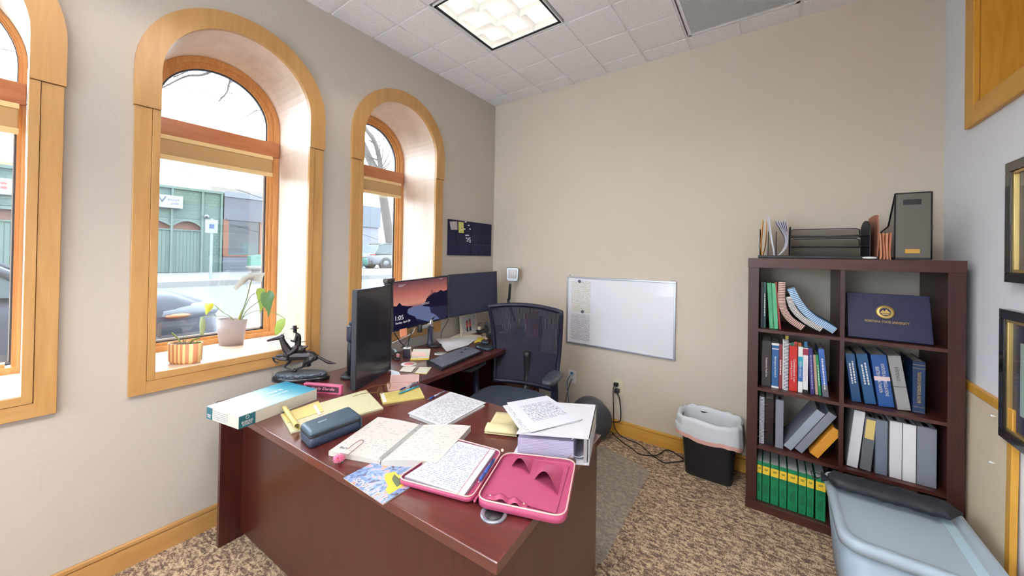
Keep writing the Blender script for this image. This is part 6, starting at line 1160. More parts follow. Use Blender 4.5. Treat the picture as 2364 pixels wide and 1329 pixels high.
def book(label, bl, br, tl, z, m, name='book', cat='book', group=None, ys=-.345, depth=.19, pages=True, txt=None, tcol=None, tsz=.5, bands=(), pm=None, lean=None, rnd=0., tpos=.5, t2=None):
    P0, P1, P2 = PY(*bl, ys), PY(*br, ys), PY(*tl, ys); w_ = max(.006, P1.x-P0.x); a = math.atan2(P2.x-P0.x, P2.z-P0.z) if lean is None else lean; h_ = (P2-P0).length
    if abs(a) < .02: a = 0.
    piv = Vector((P0.x if a <= 0 else P0.x+w_/math.cos(a), ys, z+.0008)); w_ = w_*math.cos(a); Mx = Matrix.Translation(piv) @ Matrix.Rotation(a, 4, 'Y'); x0 = 0. if a <= 0 else -w_
    t = thing(name, label, cat, piv, 0, group); c = .0022
    h_ = min(h_, .31)
    b_ = MB().box((x0, 0, 0), (x0+w_, .004, h_), Mx, bev=.0015).box((x0, .004, 0), (x0+c, depth, h_), Mx).box((x0+w_-c, .004, 0), (x0+w_, depth, h_), Mx); mesh_obj('cover', b_, m, t)
    if pages: mesh_obj('pages', MB().box((x0+c, .004, .003), (x0+w_-c, depth-.004, h_-.004), Mx), pm or m_pg, t)
    for v0, v1, mm in bands: mesh_obj('spine_band', MB().box((x0-.0003, -.0008, h_*v0), (x0+w_+.0003, .0003, h_*v1), Mx), mm, t)
    Rr = Mx.to_3x3(); N_ = Rr @ Vector((0, -1, 0)); dnv = Rr @ Vector((0, 0, -1)); rgt = Rr @ Vector((1, 0, 0))
    if txt and txt[0] == '~':
        for rr_, pos in enumerate((.5,) if len(txt) == 1 else ((.66, .34) if len(txt) == 2 else (.72, .5, .28))):
            random.seed(len(label)+rr_); mk = MB(); c_ = h_*(tpos+tsz/2*(1 if rr_ == 0 else .8)); e_ = h_*(tpos-tsz/2); tk = min(w_*.14, .0028)
            while c_ > e_:
                d_ = random.uniform(.004, .014); mk.box((x0+w_*pos-tk, -.0012, c_-d_), (x0+w_*pos+tk, .0002, c_), Mx); c_ -= d_+.003
            mesh_obj('spine_print', mk, tcol or m_white, t)
    elif txt:
        for s_, pos, hh, k_ in ([(txt, (.5 if not t2 else .66), tpos, tsz)]+([(t2, .3, tpos, tsz*.8)] if t2 else [])):
            text(s_, Mx @ Vector((x0+w_*pos, -.0012, h_*hh)), dnv, rgt, tcol or m_white, t, height=min(w_*.42 if not t2 else w_*.26, .012), width=h_*k_, align='C', depth=.0004)
    return t, Mx, x0, w_, h_
def bm_(n_, c, r=.4): return mat(n_, c, r, coat=.15)
gold = mat('gold_foil', (214, 182, 110), .3, metal=.6)
c2 = lambda x, y: (1700+x/3.322, 420+y/3.322)   # reading helpers for the two close views of the photo
c4 = lambda x, y: (1720+x/4.154, 740+y/4.154)
A1, A2 = c2, c4
book('thin black book at the left end of the top left cube', A1(184, 1100), A1(203, 1102), A1(184, 752), ST[3], bm_('black_cloth', (24, 26, 32)), lean=0)
book('dark teal hardback second from the left in the top left cube', A1(204, 1102), A1(226, 1104), A1(203, 752), ST[3], bm_('dark_teal_cloth', (22, 66, 62)), lean=0, txt='~', tsz=.5)
m_grn = bm_('mid_green_cover', (70, 158, 112))
book('green softcover, left one of the pair in the top left cube', A1(254, 1105), A1(288, 1108), A1(234, 755), ST[3], m_grn, group='pair of green softcovers'); book('green softcover, right one of the pair in the top left cube', A1(290, 1108), A1(322, 1112), A1(270, 757), ST[3], bm_('green_cover_light', (84, 176, 128)), group='pair of green softcovers')
book('thin red book leaning on the green pair', A1(328, 1112), A1(344, 1113), A1(294, 748), ST[3], bm_('red_cloth', (150, 40, 36)))
def comb(name, col, ring):
    m = mat(name, col, .45); n, l, b = nodes_of(m); uv = n.new('ShaderNodeUVMap'); sp = n.new('ShaderNodeSeparateXYZ'); l.new(uv.outputs[0], sp.inputs[0]); a = n.new('ShaderNodeMath'); a.operation = 'MULTIPLY'; a.inputs[1].default_value = 34; l.new(sp.outputs[1], a.inputs[0]); f_ = n.new('ShaderNodeMath'); f_.operation = 'FRACT'; l.new(a.outputs[0], f_.inputs[0]); g = n.new('ShaderNodeMath'); g.operation = 'GREATER_THAN'; g.inputs[1].default_value = .62; l.new(f_.outputs[0], g.inputs[0]); mx = n.new('ShaderNodeMix'); mx.data_type = 'RGBA'; l.new(g.outputs[0], mx.inputs[0]); mx.inputs[6].default_value = (*srgb(col), 1); mx.inputs[7].default_value = (*srgb(ring), 1); l.new(mx.outputs[2], b.inputs['Base Color']); return m
def sagging(label, pts, w_, m, cov, z=ST[3], ys=-.35, depth=.2):
    P = bez([PY(*A1(*p), ys) for p in pts], 6); lo = min(p.z for p in P); off = z+w_*.5+.004-lo; P = [p+Vector((0, 0, max(0, off)*(k/len(P)))) for k, p in enumerate(P)]; n_ = len(P)-1
    def fr(v):
        k = min(n_-1, int(v*n_)); d = (P[min(k+1, n_)]-P[k]).normalized() if k < n_ else (P[n_]-P[n_-1]).normalized(); q = lerp(P[k], P[min(k+1, n_)], v*n_-k); return q, Vector((-d.z, 0, d.x))
    t = thing('comb_bound_book', label, 'book', (P[-1].x, ys, z), 0, 'comb bound books sagging in the top left cube')
    f1 = lambda u, v: fr(v)[0]+fr(v)[1]*w_*(.5-u)+Vector((0, -.006*math.sin(u*PI), 0))
    mesh_obj('comb_spine', MB().grid(6, 40, f1), m, t)
    for s_ in (.5, -.5): mesh_obj('cover', MB().grid(1, 40, lambda u, v: fr(v)[0]+fr(v)[1]*w_*s_+Vector((0, .002+depth*u, 0)), thick=.001), cov, t)
    pb_ = MB().grid(1, 40, lambda u, v: fr(v)[0]+fr(v)[1]*w_*(.44-.88*u)+Vector((0, .006, 0))); 
    for e in (0, 1): 
        q, nn = fr(e); a_, b2 = q+nn*w_*.45, q-nn*w_*.45; pb_._new([a_+Vector((0, .004, 0)), b2+Vector((0, .004, 0)), b2+Vector((0, depth-.01, 0)), a_+Vector((0, depth-.01, 0))], [(0, 1, 2, 3)])
    mesh_obj('pages', pb_, m_pg, t)
sagging('pinkish comb bound book sagging against the thin red book', [(350, 768), (346, 880), (362, 975), (415, 1055), (512, 1120)], .032, comb('pink_comb', (226, 190, 176), (90, 60, 56)), m_black)
sagging('white comb bound book between the pinkish and blue ones', [(403, 882), (432, 962), (490, 1032), (565, 1085), (655, 1132)], .028, comb('white_comb', (234, 230, 222), (60, 56, 60)), m_black)
sagging('blue comb bound book sagging farthest to the right', [(416, 815), (462, 900), (522, 985), (600, 1052), (685, 1100), (755, 1142)], .034, comb('blue_comb', (104, 150, 190), (216, 230, 240)), bm_('blue_card_cover', (70, 116, 160)))
# diploma case
Bl, Br = PY(*A1(857, 1180), -.365), PY(*A1(1518, 1252), -.365); Bl = Vector((max(Bl.x, DX1+.004), -.365, ST[3]+.007)); Br = Vector((min(Br.x, IX1-.004), -.365, ST[3]+.007)); Tl = PY(*A1(846, 842), -.30); hD = (Tl-Bl).length; hD = min(hD, .30)
dc = thing('diploma_case', 'navy diploma case with a gold seal leaning in the top right cube', 'diploma case', Bl); up_ = (Vector((Bl.x, Tl.y, Tl.z))-Bl).normalized(); DMx = frame_M(Bl, (1, 0, 0), up_); wD = Br.x-Bl.x
m_dip = mat('navy_leatherette', (18, 26, 64), .5, noise=.06, nscale=60, bump=.15, bscale=220)
mesh_obj('front_cover', MB().box((0, 0, -.008), (wD, hD, 0), DMx, bev=.0025), m_dip, dc); mesh_obj('back_cover', MB().box((0, 0, -.022), (wD, hD, -.014), DMx, bev=.0025), m_dip, dc); mesh_obj('lining', MB().box((.004, .004, -.014), (wD-.004, hD-.004, -.008), DMx), m_wp, dc)
sc_ = DMx @ Vector((wD*.475, hD*.60, .0006)); sl = MB(); SM2 = frame_M(sc_, (1, 0, 0), up_)
mesh_obj('seal_ring', MB().lathe([(.022, .0008), (.033, .0008), (.033, .0), (.022, 0)], n=36, M=SM2, cap=False), gold, dc)
for pts in ([(-.019, -.006), (-.008, .010), (-.002, .002), (.004, .014), (.012, .004), (.019, -.006)], [(-.012, -.014), (.012, -.014), (.012, -.009), (-.012, -.009)]): mesh_obj('seal_emblem', MB().prism([SM2 @ Vector((x, y, 0)) for x, y in pts], SM2.to_3x3() @ Vector((0, 0, .0008))), gold, dc)
mesh_obj('seal_ring', MB().lathe([(.0195, .0008), (.0205, .0008)], n=36, M=SM2, cap=False), gold, dc)
text('MONTANA STATE UNIVERSITY', DMx @ Vector((wD*.485, hD*.385, .0008)), (1, 0, 0), up_, gold, dc, width=wD*.53, height=.0115, align='C')
# second row, left
z = ST[2]; B4 = lambda x, y: (1740+x/7.819, 760+y/7.817)
wt_, st_ = m_white, bm_
book('black hardback casebook at the left end of the second shelf', B4(140, 1025), B4(308, 1040), B4(118, 205), z, st_('charcoal_boards', (36, 36, 40)), txt='Contemporary Family Law', tsz=.42, tpos=.42, lean=0, bands=((.28, .74, st_('maroon_black_label', (44, 30, 34))),), ys=-.34)
book('royal blue hardback with white bands on the second shelf', B4(318, 1055), B4(447, 1068), B4(300, 250), z, st_('bankruptcy_blue', (28, 92, 146)), txt='Bankruptcy and Article 9', t2=None, tsz=.46, tpos=.47, lean=0, bands=((.95, 1., wt_), (.86, .88, wt_), (.0, .04, wt_)), ys=-.34)
book('narrow maroon book on the second shelf', B4(450, 1075), B4(510, 1085), B4(430, 270), z, st_('maroon_cover', (128, 44, 56)), txt='~', tsz=.3, lean=0, ys=-.34)
t, Mx, x0, w_, h_ = book('tall white comb bound notebook on the second shelf', B4(515, 1092), B4(622, 1105), B4(498, 190), z, m_white, lean=0, ys=-.34, group=None)
mesh_obj('comb_rings', MB().grid(6, 30, lambda u, v: Mx @ Vector((x0+w_*(.18+.82*u), -.001-.006*math.sin(u*PI), h_*v*.99)), thick=0), comb('white_black_comb', (230, 230, 232), (60, 60, 66)), t)
book('thick red casebook on the second shelf', B4(632, 1120), B4(784, 1145), B4(612, 310), z, st_('casebook_red', (196, 36, 30)), txt='Constitutional Law', t2='Leading Cases in', tsz=.5, tpos=.46, lean=0, ys=-.34)
book('white book with teal and blue diagonal bands on the second shelf', B4(797, 1150), B4(880, 1165), B4(780, 325), z, wt_, txt='PRETRIAL ADVOCACY', tsz=.36, tpos=.50, lean=0, bands=((.58, .78, st_('band_cyan', (30, 160, 184))), (.24, .58, st_('band_blue', (40, 106, 168)))), ys=-.34)
book('white book with a crimson top on the second shelf', B4(882, 1170), B4(976, 1180), B4(868, 352), z, st_('off_white_cover', (226, 222, 226)), txt='~', tcol=mat('pale_pink_ink', (216, 190, 200), .5), tsz=.4, lean=0, bands=((.84, .98, st_('crimson', (150, 30, 60))), (.0, .08, m_black)), ys=-.34)
book('dark blue book leaning beside the crimson topped one', B4(1022, 1195), B4(1102, 1205), B4(984, 355), z, st_('indigo_cover', (46, 44, 112)), txt='~', tsz=.7, tcol=mat('lilac_ink', (160, 160, 200), .5), ys=-.34)
book('thin tan paper book on the second shelf', B4(1112, 1200), B4(1167, 1210), B4(1062, 475), z, st_('tan_paper', (190, 160, 140)), ys=-.33)
book('thin green book on the second shelf', B4(1172, 1205), B4(1222, 1215), B4(1120, 475), z, st_('emerald_cover', (30, 140, 80)), txt='~', tsz=.5, ys=-.33)
book('blue book with a grey foot leaning at the right end of the second shelf', B4(1245, 1220), B4(1352, 1245), B4(1165, 360), z, st_('cobalt_cover', (62, 104, 180)), txt='~', tsz=.6, bands=((.0, .25, st_('grey_foot', (96, 100, 108))),), ys=-.34)
for a, c, mm, nm in ((640, 260, 'flag_white', 'white'), (760, 240, 'flag_red', 'red'), (700, 250, 'flag_green', 'green'), (830, 255, 'flag_orange', 'orange'), (940, 240, 'flag_blue', 'blue'), (600, 130, 'flag_yellow', 'yellow')):
    col = {'white': (230, 230, 226), 'red': (206, 70, 60), 'green': (70, 130, 90), 'orange': (230, 120, 60), 'blue': (60, 130, 180), 'yellow': (226, 206, 90)}[nm]; p = PY(*B4(a, c), -.30); zz = p.z
    tag(mesh_obj('page_flag', MB().box((p.x-.007, -.305, zz-.022), (p.x+.007, -.302, zz+.006)), mat(mm, col, .5)), nm+' page flag sticking out of the books on the second shelf', 'page flag', 'page flags')
# second row, right
zz_ = ST[2]
m_lb = st_('casebook_blue', (18, 72, 118))
book('blue casebook leaning leftmost in the second right cube', A2(1025, 788), A2(1118, 796), A2(958, 328), zz_, m_lb, txt='~~', tsz=.45, tpos=.62, t2=None, ys=-.33, depth=.21, group='blue leaning casebooks')
book('blue casebook leaning second in the second right cube', A2(1150, 828), A2(1262, 838), A2(1062, 345), zz_, st_('casebook_blue_two', (22, 80, 128)), txt='~~', tsz=.4, tpos=.62, t2=None, ys=-.33, depth=.21, group='blue leaning casebooks')
book('blue book with a pale pink band reading selected federal taxation', A2(1282, 848), A2(1438, 862), A2(1202, 352), zz_, st_('taxation_blue', (22, 78, 146)), txt='STATUTES AND REGULATIONS', t2='SELECTED FEDERAL TAXATION', tsz=.62, tpos=.52, bands=((.50, .58, st_('pale_pink_band', (236, 206, 206))),), ys=-.33, depth=.21)
book('grey evidence casebook leaning in the second right cube', A2(1465, 880), A2(1595, 897), A2(1367, 360), zz_, st_('evidence_grey', (158, 158, 156)), txt='EVIDENCE', tcol=mat('dark_ink', (60, 60, 64), .5), tsz=.26, tpos=.66, bands=((.42, .43, m_blk2),), ys=-.33, depth=.21)
book('navy hardback on taxation of individual income, upright', A2(1605, 895), A2(1727, 918), A2(1612, 400), zz_, st_('taxation_navy', (16, 50, 90)), txt='TAXATION OF INDIVIDUAL INCOME', tcol=gold, tsz=.60, tpos=.5, lean=0, bands=((.93, .935, gold), (.86, .865, gold), (.12, .125, gold), (.03, .035, gold)), ys=-.33, depth=.21)
# third row, left
z = ST[1]
t, Mx, x0, w_, h_ = book('black notebook with a silver wire coil at the left end of the third shelf', A2(133, 1190), A2(182, 1195), A2(131, 742), z, m_blk2, lean=0, name='coil_notebook', cat='notebook'); mesh_obj('wire_coil', MB().grid(4, 30, lambda u, v: Mx @ Vector((x0+w_*u, -.001-.006*math.sin(u*PI), h_*v))), comb('silver_coil', (206, 208, 212), (50, 50, 56)), t)
book('glossy black folder bulging with papers on the third shelf', A2(188, 1195), A2(270, 1205), A2(178, 752), z, mat('glossy_black_folder', (20, 20, 26), .15, coat=.5), lean=0, name='folder', cat='folder')
def rbinder(label, bl, br, tl, z, m, lean=None, grp=None, ys=-.355, lab_=None, tlabel=False):
    t, Mx, x0, w_, h_ = book(label, bl, br, tl, z, m, name='ring_binder', cat='binder', lean=lean, group=grp, ys=ys, depth=.24, pm=m_wp)
    mesh_obj('ring_bar', MB().box((x0+w_*.35, .006, h_-.003), (x0+w_*.65, .06, h_+.002), Mx), m_chrome, t)
    return t, Mx, x0, w_, h_
m_gb = mat('grey_binder_vinyl', (128, 134, 146), .35, coat=.15); m_gb2 = mat('slate_binder_vinyl', (116, 124, 140), .35, coat=.15); m_gb3 = mat('dark_grey_binder_vinyl', (104, 108, 112), .35, coat=.15); m_wbn = mat('white_shelf_binder', (222, 220, 222), .35, coat=.15)
rbinder('grey binder standing upright in the third left cube', A2(288, 1218), A2(365, 1232), A2(278, 757), z, m_gb, 0)
def leanb(label, q, m, nm='ring_binder', cat='binder', ys=-.35, depth=.22, zmin=ST[1]):
    P = [PY(*A2(*p), ys) for p in q]; e1 = (P[1]-P[0]); e2 = (P[3]-P[0]); a = math.atan2(e2.x, e2.z); w_ = e1.length; h_ = min(e2.length, .29); w_ = max(.018, w_*.96)
    piv = Vector((P[1].x, ys, zmin+.001)); Mx = Matrix.Translation(piv) @ Matrix.Rotation(a, 4, 'Y'); t = thing(nm, label, cat, piv)
    mesh_obj('cover', MB().box((-w_, 0, 0), (0, .004, h_), Mx, bev=.0015).box((-w_, .004, 0), (-w_+.003, depth, h_), Mx).box((-.003, .004, 0), (0, depth, h_), Mx), m, t); mesh_obj('pages', MB().box((-w_+.003, .02, .006), (-.003, depth-.01, h_-.012), Mx), m_wp, t); return t
leanb('grey binder leaning steeply, left one of two on the third shelf', [(368, 1200), (440, 1258), (770, 905), (690, 855)], mat('pale_grey_binder', (152, 160, 174), .35, coat=.15)); leanb('grey binder leaning steeply, right one against the divider', [(470, 1240), (545, 1292), (880, 935), (800, 890)], m_gb)
leanb('golden brown padded envelope leaning under the grey binders', [(612, 1262), (700, 1318), (876, 1032), (842, 1020)], mat('kraft_gold', (214, 148, 44), .5), 'envelope', 'envelope', ys=-.36)
# third row, right: binders (second close view of the photo)
c3 = lambda x, y: (1700+x/3.56, 1000+y/3.56)
def b3(label, bl, br, tl, m, lab_=None, lean=None):
    return rbinder(label, c3(*bl), c3(*br), A2(*tl), ST[1], m, lean, 'binders in the third right cube')
b3('white binder leaning leftmost in the third right cube', (905, 290), (995, 312), (1048, 888), m_wbn)
t, Mx, x0, w_, h_ = b3('dark grey binder with a yellow spine label', (1012, 305), (1105, 330), (1157, 938), m_gb3); mesh_obj('spine_label', MB().box((x0+w_*.1, -.001, h_*.60), (x0+w_*.9, .0002, h_*.96), Mx), mat('mustard_label', (222, 196, 120), .5), t)
b3('slate grey binder in the middle of the third right cube', (1140, 345), (1240, 368), (1266, 968), m_gb2)
b3('white binder just right of the slate grey binder', (1258, 385), (1358, 408), (1386, 988), m_wbn, lean=0)
b3('white binder second from the right in the third right cube', (1365, 415), (1475, 450), (1512, 1018), mat('bright_white_binder', (232, 232, 234), .3, coat=.2), lean=0)
b3('wide grey binder at the right end of the third right cube', (1482, 455), (1645, 488), (1656, 1055), m_gb, lean=0)
# bottom row: green and yellow code volumes
m_code = mat('code_green', (14, 128, 82), .4, coat=.1); m_cody = mat('code_yellow', (244, 206, 60), .4); m_cink = mat('code_dark_ink', (20, 84, 62), .5); ex = [(590, 655), (660, 757), (764, 872), (877, 975), (982, 1115), (1122, 1225), (1230, 1325), (1342, 1475)]
tp_ = [160, 185, 200, 212, 228, 262, 292, 335]; VL = ['leftmost, narrowest', 'second from the left', 'third from the left', 'fourth from the left', 'fifth from the left, the widest', 'sixth from the left', 'seventh from the left', 'rightmost, set a little apart']
c5 = lambda x, y: (1640+x/5.5375, 1040+y/5.5375)
for k, ((a, c), ty) in enumerate(zip(ex, tp_)):
    t, Mx, x0, w_, h_ = book('green and yellow code volume, '+VL[k]+', bottom shelf', c5(a, 700), c5(c, 700), c5(a, 700-1), ST[0], m_code, lean=0, group='green and yellow code volumes', ys=-.365, depth=.2, pages=False)
    # true size of the volume
    for ch_ in [o for o in t.children]: bpy.data.objects.remove(ch_)
    h_ = .218; mesh_obj('cover', MB().box((x0, 0, 0), (x0+w_-.001, .004, h_), Mx, bev=.0015).box((x0, .004, 0), (x0+.002, .2, h_), Mx).box((x0+w_-.003, .004, 0), (x0+w_-.001, .2, h_), Mx), m_code, t)
    mesh_obj('pages', MB().box((x0+.002, .004, .002), (x0+w_-.003, .19, h_-.001), Mx), m_wp, t)
    mesh_obj('yellow_band', MB().box((x0+.0006, -.0009, h_*.70), (x0+w_-.0016, .0003, h_*.90), Mx), m_cody, t)
    for v in (.665, .64, .615, .58): mesh_obj('printed_rule', MB().box((x0+w_*.15, -.0009, h_*v), (x0+w_*.8, .0003, h_*(v+.008)), Mx), m_cink, t)
    mesh_obj('band_print', MB().box((x0+w_*.3, -.0012, h_*.80), (x0+w_*.7, -.0008, h_*.815), Mx), m_cink, t); mesh_obj('band_print', MB().box((x0+w_*.25, -.0012, h_*.83), (x0+w_*.75, -.0008, h_*.84), Mx), m_cink, t)
    [mesh_obj('spine_print', MB().box((x0+w_*a_, -.0009, h_*.22), (x0+w_*(a_+.07), .0003, h_*(.5-.05*q_)), Mx), m_cink, t) for q_, a_ in enumerate((.62, .45, .28))]; mesh_obj('foot_mark', MB().lathe([(.0004, 0), (.003, 0), (.003, .0006), (.0004, .0006)], n=10, M=Mx @ Matrix.Translation((x0+w_/2, -.0002, h_*.08)) @ Matrix.Rotation(PI/2, 4, 'X')), m_cink, t)
# on top of the bookcase -------------------------------------------
m_wm = bpy.data.materials.new('black_wire_mesh'); m_wm.use_nodes = True; bb = m_wm.node_tree.nodes['Principled BSDF']; bb.inputs['Base Color'].default_value = (.02, .02, .022, 1); bb.inputs['Roughness'].default_value = .5; bb.inputs['Metallic'].default_value = .4; bb.inputs['Alpha'].default_value = .32
zt = BZ; OY = -.36; og = thing('desk_organizer', 'black wire mesh desk organizer with letter trays on top of the bookcase', 'organizer', (2.45, -.22, zt)); ox0, ox1 = 2.212, 2.690
mesh_obj('base', MB().box((ox0-.004, OY-.01, zt+.001), (ox1, -.10, zt+.016), bev=.003), m_black, og)
mesh_obj('oval_badge', MB().lathe([(.0005, 0), (.026, 0), (.026, .0012), (.0005, .0012)], n=24, sy=.22, M=Matrix.Translation((ox1-.03, OY-.0105, zt+.0085)) @ Matrix.Rotation(PI/2, 4, 'X')), m_white, og)
def endp(x, w_, h_, name='end_panel', th=.004):
    pts = [(OY+.005, zt+.016), (OY+.005, zt+.016+h_*.72)]+[(OY+.005+w_*.5*(1-math.cos(a)), zt+.016+h_*(.72+.28*math.sin(a))) for a in [k*PI/12 for k in range(1, 12)]]+[(OY+.005+w_, zt+.016+h_*.72), (OY+.005+w_, zt+.016)]
    mesh_obj(name, MB().prism([(x, y, z_) for y, z_ in pts], (th, 0, 0)), m_blk2, og)
tx0 = 2.352; endp(tx0, .23, .165); endp(ox1-.028, .23, .185)
for x in (2.214, 2.252, 2.29): endp(x, .2, .155 if x < 2.23 else .14, 'upright_divider', .003)
for zz in (.082, .138):
    mesh_obj('tray', MB().box((tx0+.004, OY+.01, zt+zz-.018), (ox1-.028, -.12, zt+zz-.016)), m_wm, og)
    mesh_obj('tray_rim', MB().tube(bez([(tx0+.004, OY+.004, zt+zz-.015), (tx0+.16, OY+.004, zt+zz-.019), (ox1-.03, OY+.004, zt+zz-.015)], 4), .0035, 6), m_black, og)
    mesh_obj('tray_back', MB().box((tx0+.004, -.124, zt+zz-.016), (ox1-.028, -.121, zt+zz+.030)), m_wm, og); mesh_obj('back_rail', MB().tube([(tx0+.005, -.124, zt+zz-.016), (tx0+.008, -.124, zt+zz+.026), (tx0+.02, -.124, zt+zz+.034), (ox1-.045, -.124, zt+zz+.034), (ox1-.033, -.124, zt+zz+.026), (ox1-.03, -.124, zt+zz-.016)], .003, 6), m_black, og)
mesh_obj('back_mesh', MB().box((tx0+.004, -.108, zt+.016), (ox1-.028, -.106, zt+.07)), m_wm, og)
def sheetcurve(name, label, cat, xs, m, th=.002, grp=None, y1=-.12):
    """upright sheet bundle: xs = [(x, z)...] profile seen from the front"""
    P = bez([Vector((x, 0, zt+.0165+z_)) for x, z_ in xs], 5); n_ = len(P)-1
    g = MB().grid(1, n_, lambda u, v: Vector((P[round(v*n_)].x, OY+.012+(y1-OY-.012)*u, P[round(v*n_)].z)), thick=th); return tag(mesh_obj(name, g, m), label, cat, grp)
m_man = mat('manila_yellow', (238, 184, 84), .6); m_man2 = mat('manila_orange', (226, 150, 70), .6)
sheetcurve('file_folder', 'bright manila folder at the left end of the organizer', 'folder', [(2.224, 0), (2.2205, .06), (2.223, .12), (2.228, .205)], m_man, grp='manila folders'); sheetcurve('file_folder', 'orange manila folder bowed in the organizer', 'folder', [(2.229, 0), (2.238, .045), (2.244, .11), (2.246, .19)], m_man2, grp='manila folders')
for k, (x0_, x1_) in enumerate(((2.284, 2.249), (2.2865, 2.256))): sheetcurve('paper_bundle', ['white paper bundle leaning left in the organizer', 'blue white paper bundle behind the leaning white one'][k], 'papers', [(x0_, .0), ((x0_+x1_)/2-.001, .11), (x1_, .225-.01*k)], [m_wp, mat('blue_white_paper', (206, 214, 232), .6)][k], th=.004, grp='leaning paper bundles')
for k in range(5): sheetcurve('booklet', ['nearest', 'second', 'third', 'fourth', 'last'][k]+' of the fanned grey white booklets in the organizer', 'booklet', [(2.300+.0012*k, .0), (2.325+.0025*k, .04), (2.331+.0028*k, .10), (2.288+.012*k, .20)], mat('grey_white_booklet', (212, 212, 226), .6), th=.0012, grp='fanned booklets in the organizer')
# brown accordion files and mesh magazine file
m_rust = mat('rust_brown_folder', (186, 120, 88), .7, noise=.08, nscale=30); m_rust2 = mat('pale_rust_folder', (214, 150, 118), .7)
for k, (x, h_, m) in enumerate(((2.692, .225, mat('brown_file_board', (170, 112, 90), .7)), (2.703, .128, m_rust2), (2.716, .13, m_rust), (2.728, .128, m_rust2), (2.738, .130, m_rust))):
    g = MB().grid(6, 8, lambda u, v, x=x, h_=h_, k=k: Vector((x+.0028*math.sin(v*PI*.9+k)*(v > 0), OY+.004+.22*u, zt+.001+h_*v-(.03*(u-.5)**2 if k == 0 else 0))), thick=.005 if k else .0015)
    tag(mesh_obj('accordion_file', g, m), ['tall brown file board behind the organizer end', 'first pale brown accordion file right of the organizer', 'second brown accordion file right of the organizer', 'third pale brown accordion file beside the mesh file', 'last brown accordion file touching the mesh magazine file'][k], 'file', 'brown accordion files')
mf = thing('magazine_file', 'black wire mesh magazine file with a gold label on top of the bookcase', 'magazine file', (2.80, -.24, zt)); fx0, fx1 = 2.747, 2.862; m_wmf = mat('grey_wire_mesh', (104, 100, 92), .5, metal=.3)
zf_ = zt+.315; fpts = [(fx0, zt+.012), (fx1, zt+.012), (fx1, zf_), (fx0, zf_)]
mesh_obj('front_mesh', MB().box((fx0, OY-.012, zt+.012), (fx1, OY-.010, zf_-.055)).box((fx0, OY-.012, zf_-.030), (fx1, OY-.010, zf_)).box((fx0, OY-.012, zf_-.055), (fx0+.025, OY-.010, zf_-.03)).box((fx1-.03, OY-.012, zf_-.055), (fx1, OY-.010, zf_-.03)), m_wmf, mf)
mesh_obj('handle_slot', MB().box((fx0+.025, OY-.009, zf_-.055), (fx1-.03, OY-.008, zf_-.03)), m_black, mf)
sp_ = [(OY-.011, zt+.006), (OY-.011, zf_), (OY+.11, zt+.17), (-.10, zt+.15), (-.10, zt+.006)]
mesh_obj('side_mesh', MB().prism([(fx1, y, z_) for y, z_ in sp_], (.0015, 0, 0)), m_wm, mf); mesh_obj('side_mesh', MB().prism([(fx0-.002, y, z_) for y, z_ in sp_], (.0015, 0, 0)), m_wm, mf)
for x in (fx0-.001, fx1+.001): mesh_obj('wire_rim', MB().tube([(x, y, z_) for y, z_ in sp_], .0035, 6, closed=True), m_black, mf)
mesh_obj('wire_rim', MB().tube([(fx0, OY-.011, zf_), (fx1, OY-.011, zf_)], .0035, 6), m_black, mf); mesh_obj('bottom', MB().box((fx0, OY-.012, zt+.002), (fx1, -.10, zt+.012)), m_black, mf); mesh_obj('gold_label', MB().box((fx0+.032, OY-.0145, zt+.032), (fx0+.080, OY-.0125, zt+.052), bev=.001), mat('brass_label', (206, 160, 80), .35, metal=.4), mf)
# ================================================================ RIGHT WALL, TOTE
m_fblk = mat('black_picture_moulding', (24, 24, 30), .25, coat=.4); m_fgold = mat('gold_picture_fillet', (222, 190, 120), .25, metal=.7); m_mat1 = mat('dark_blue_grey_print', (62, 66, 92), .4)
def pframe(label, y0, y1, z0, z1, inner):
    t = thing('picture_frame', label, 'picture frame', (WX-.02, (y0+y1)/2, z0))
    def band(nm, o, i, x0, x1, m):
        b_ = MB()
        for lo, hi in (((y0+o, z0+o), (y1-o, z0+i)), ((y0+o, z1-i), (y1-o, z1-o)), ((y0+o, z0+i), (y0+i, z1-i)), ((y1-i, z0+i), (y1-o, z1-i))): b_.box((x0, lo[0], lo[1]), (x1, hi[0], hi[1]), bev=.0015)
        mesh_obj(nm, b_, m, t)
    band('moulding', 0, .035, WX-.03, WX-.002, m_fblk); band('gold_fillet', .035, .046, WX-.024, WX-.004, m_fgold)
    mesh_obj('mount', MB().box((WX-.012, y0+.046, z0+.046), (WX-.008, y1-.046, z1-.046)), m_mat1, t); mesh_obj('certificate', MB().box((WX-.014, y0+.10, z0+.11), (WX-.012, y1-.10, z1-.11)), inner, t)
    mesh_obj('glass', MB().box((WX-.018, y0+.046, z0+.046), (WX-.017, y1-.046, z1-.046)), glassmat('picture_glass', (1, 1, 1), .12), t); return t
pframe('upper black and gold picture frame on the right wall, cut by the photo edge', -1.28, -.70, 1.322, 1.757, paper_mat('certificate_print', (232, 226, 212), (120, 110, 96), 12, .5))
pframe('lower black and gold picture frame on the right wall above the tote', -1.26, -.665, .748, 1.222, mat('teal_sheet', (190, 214, 204), .5))
cbx = thing('cork_board', 'wood framed cream cork board leaning on the right wall behind the tote', 'board', (2.955, -.52, 0)); CM2 = Matrix.Translation((2.966, -.735, .001)) @ Matrix.Rotation(.009, 4, 'Y'); cw_, chh = .46, .865
mesh_obj('cork', MB().box((.004, .03, .03), (.012, cw_-.03, chh-.03), CM2), mat('cream_cork', (222, 204, 176), .9, noise=.06, nscale=120), cbx)
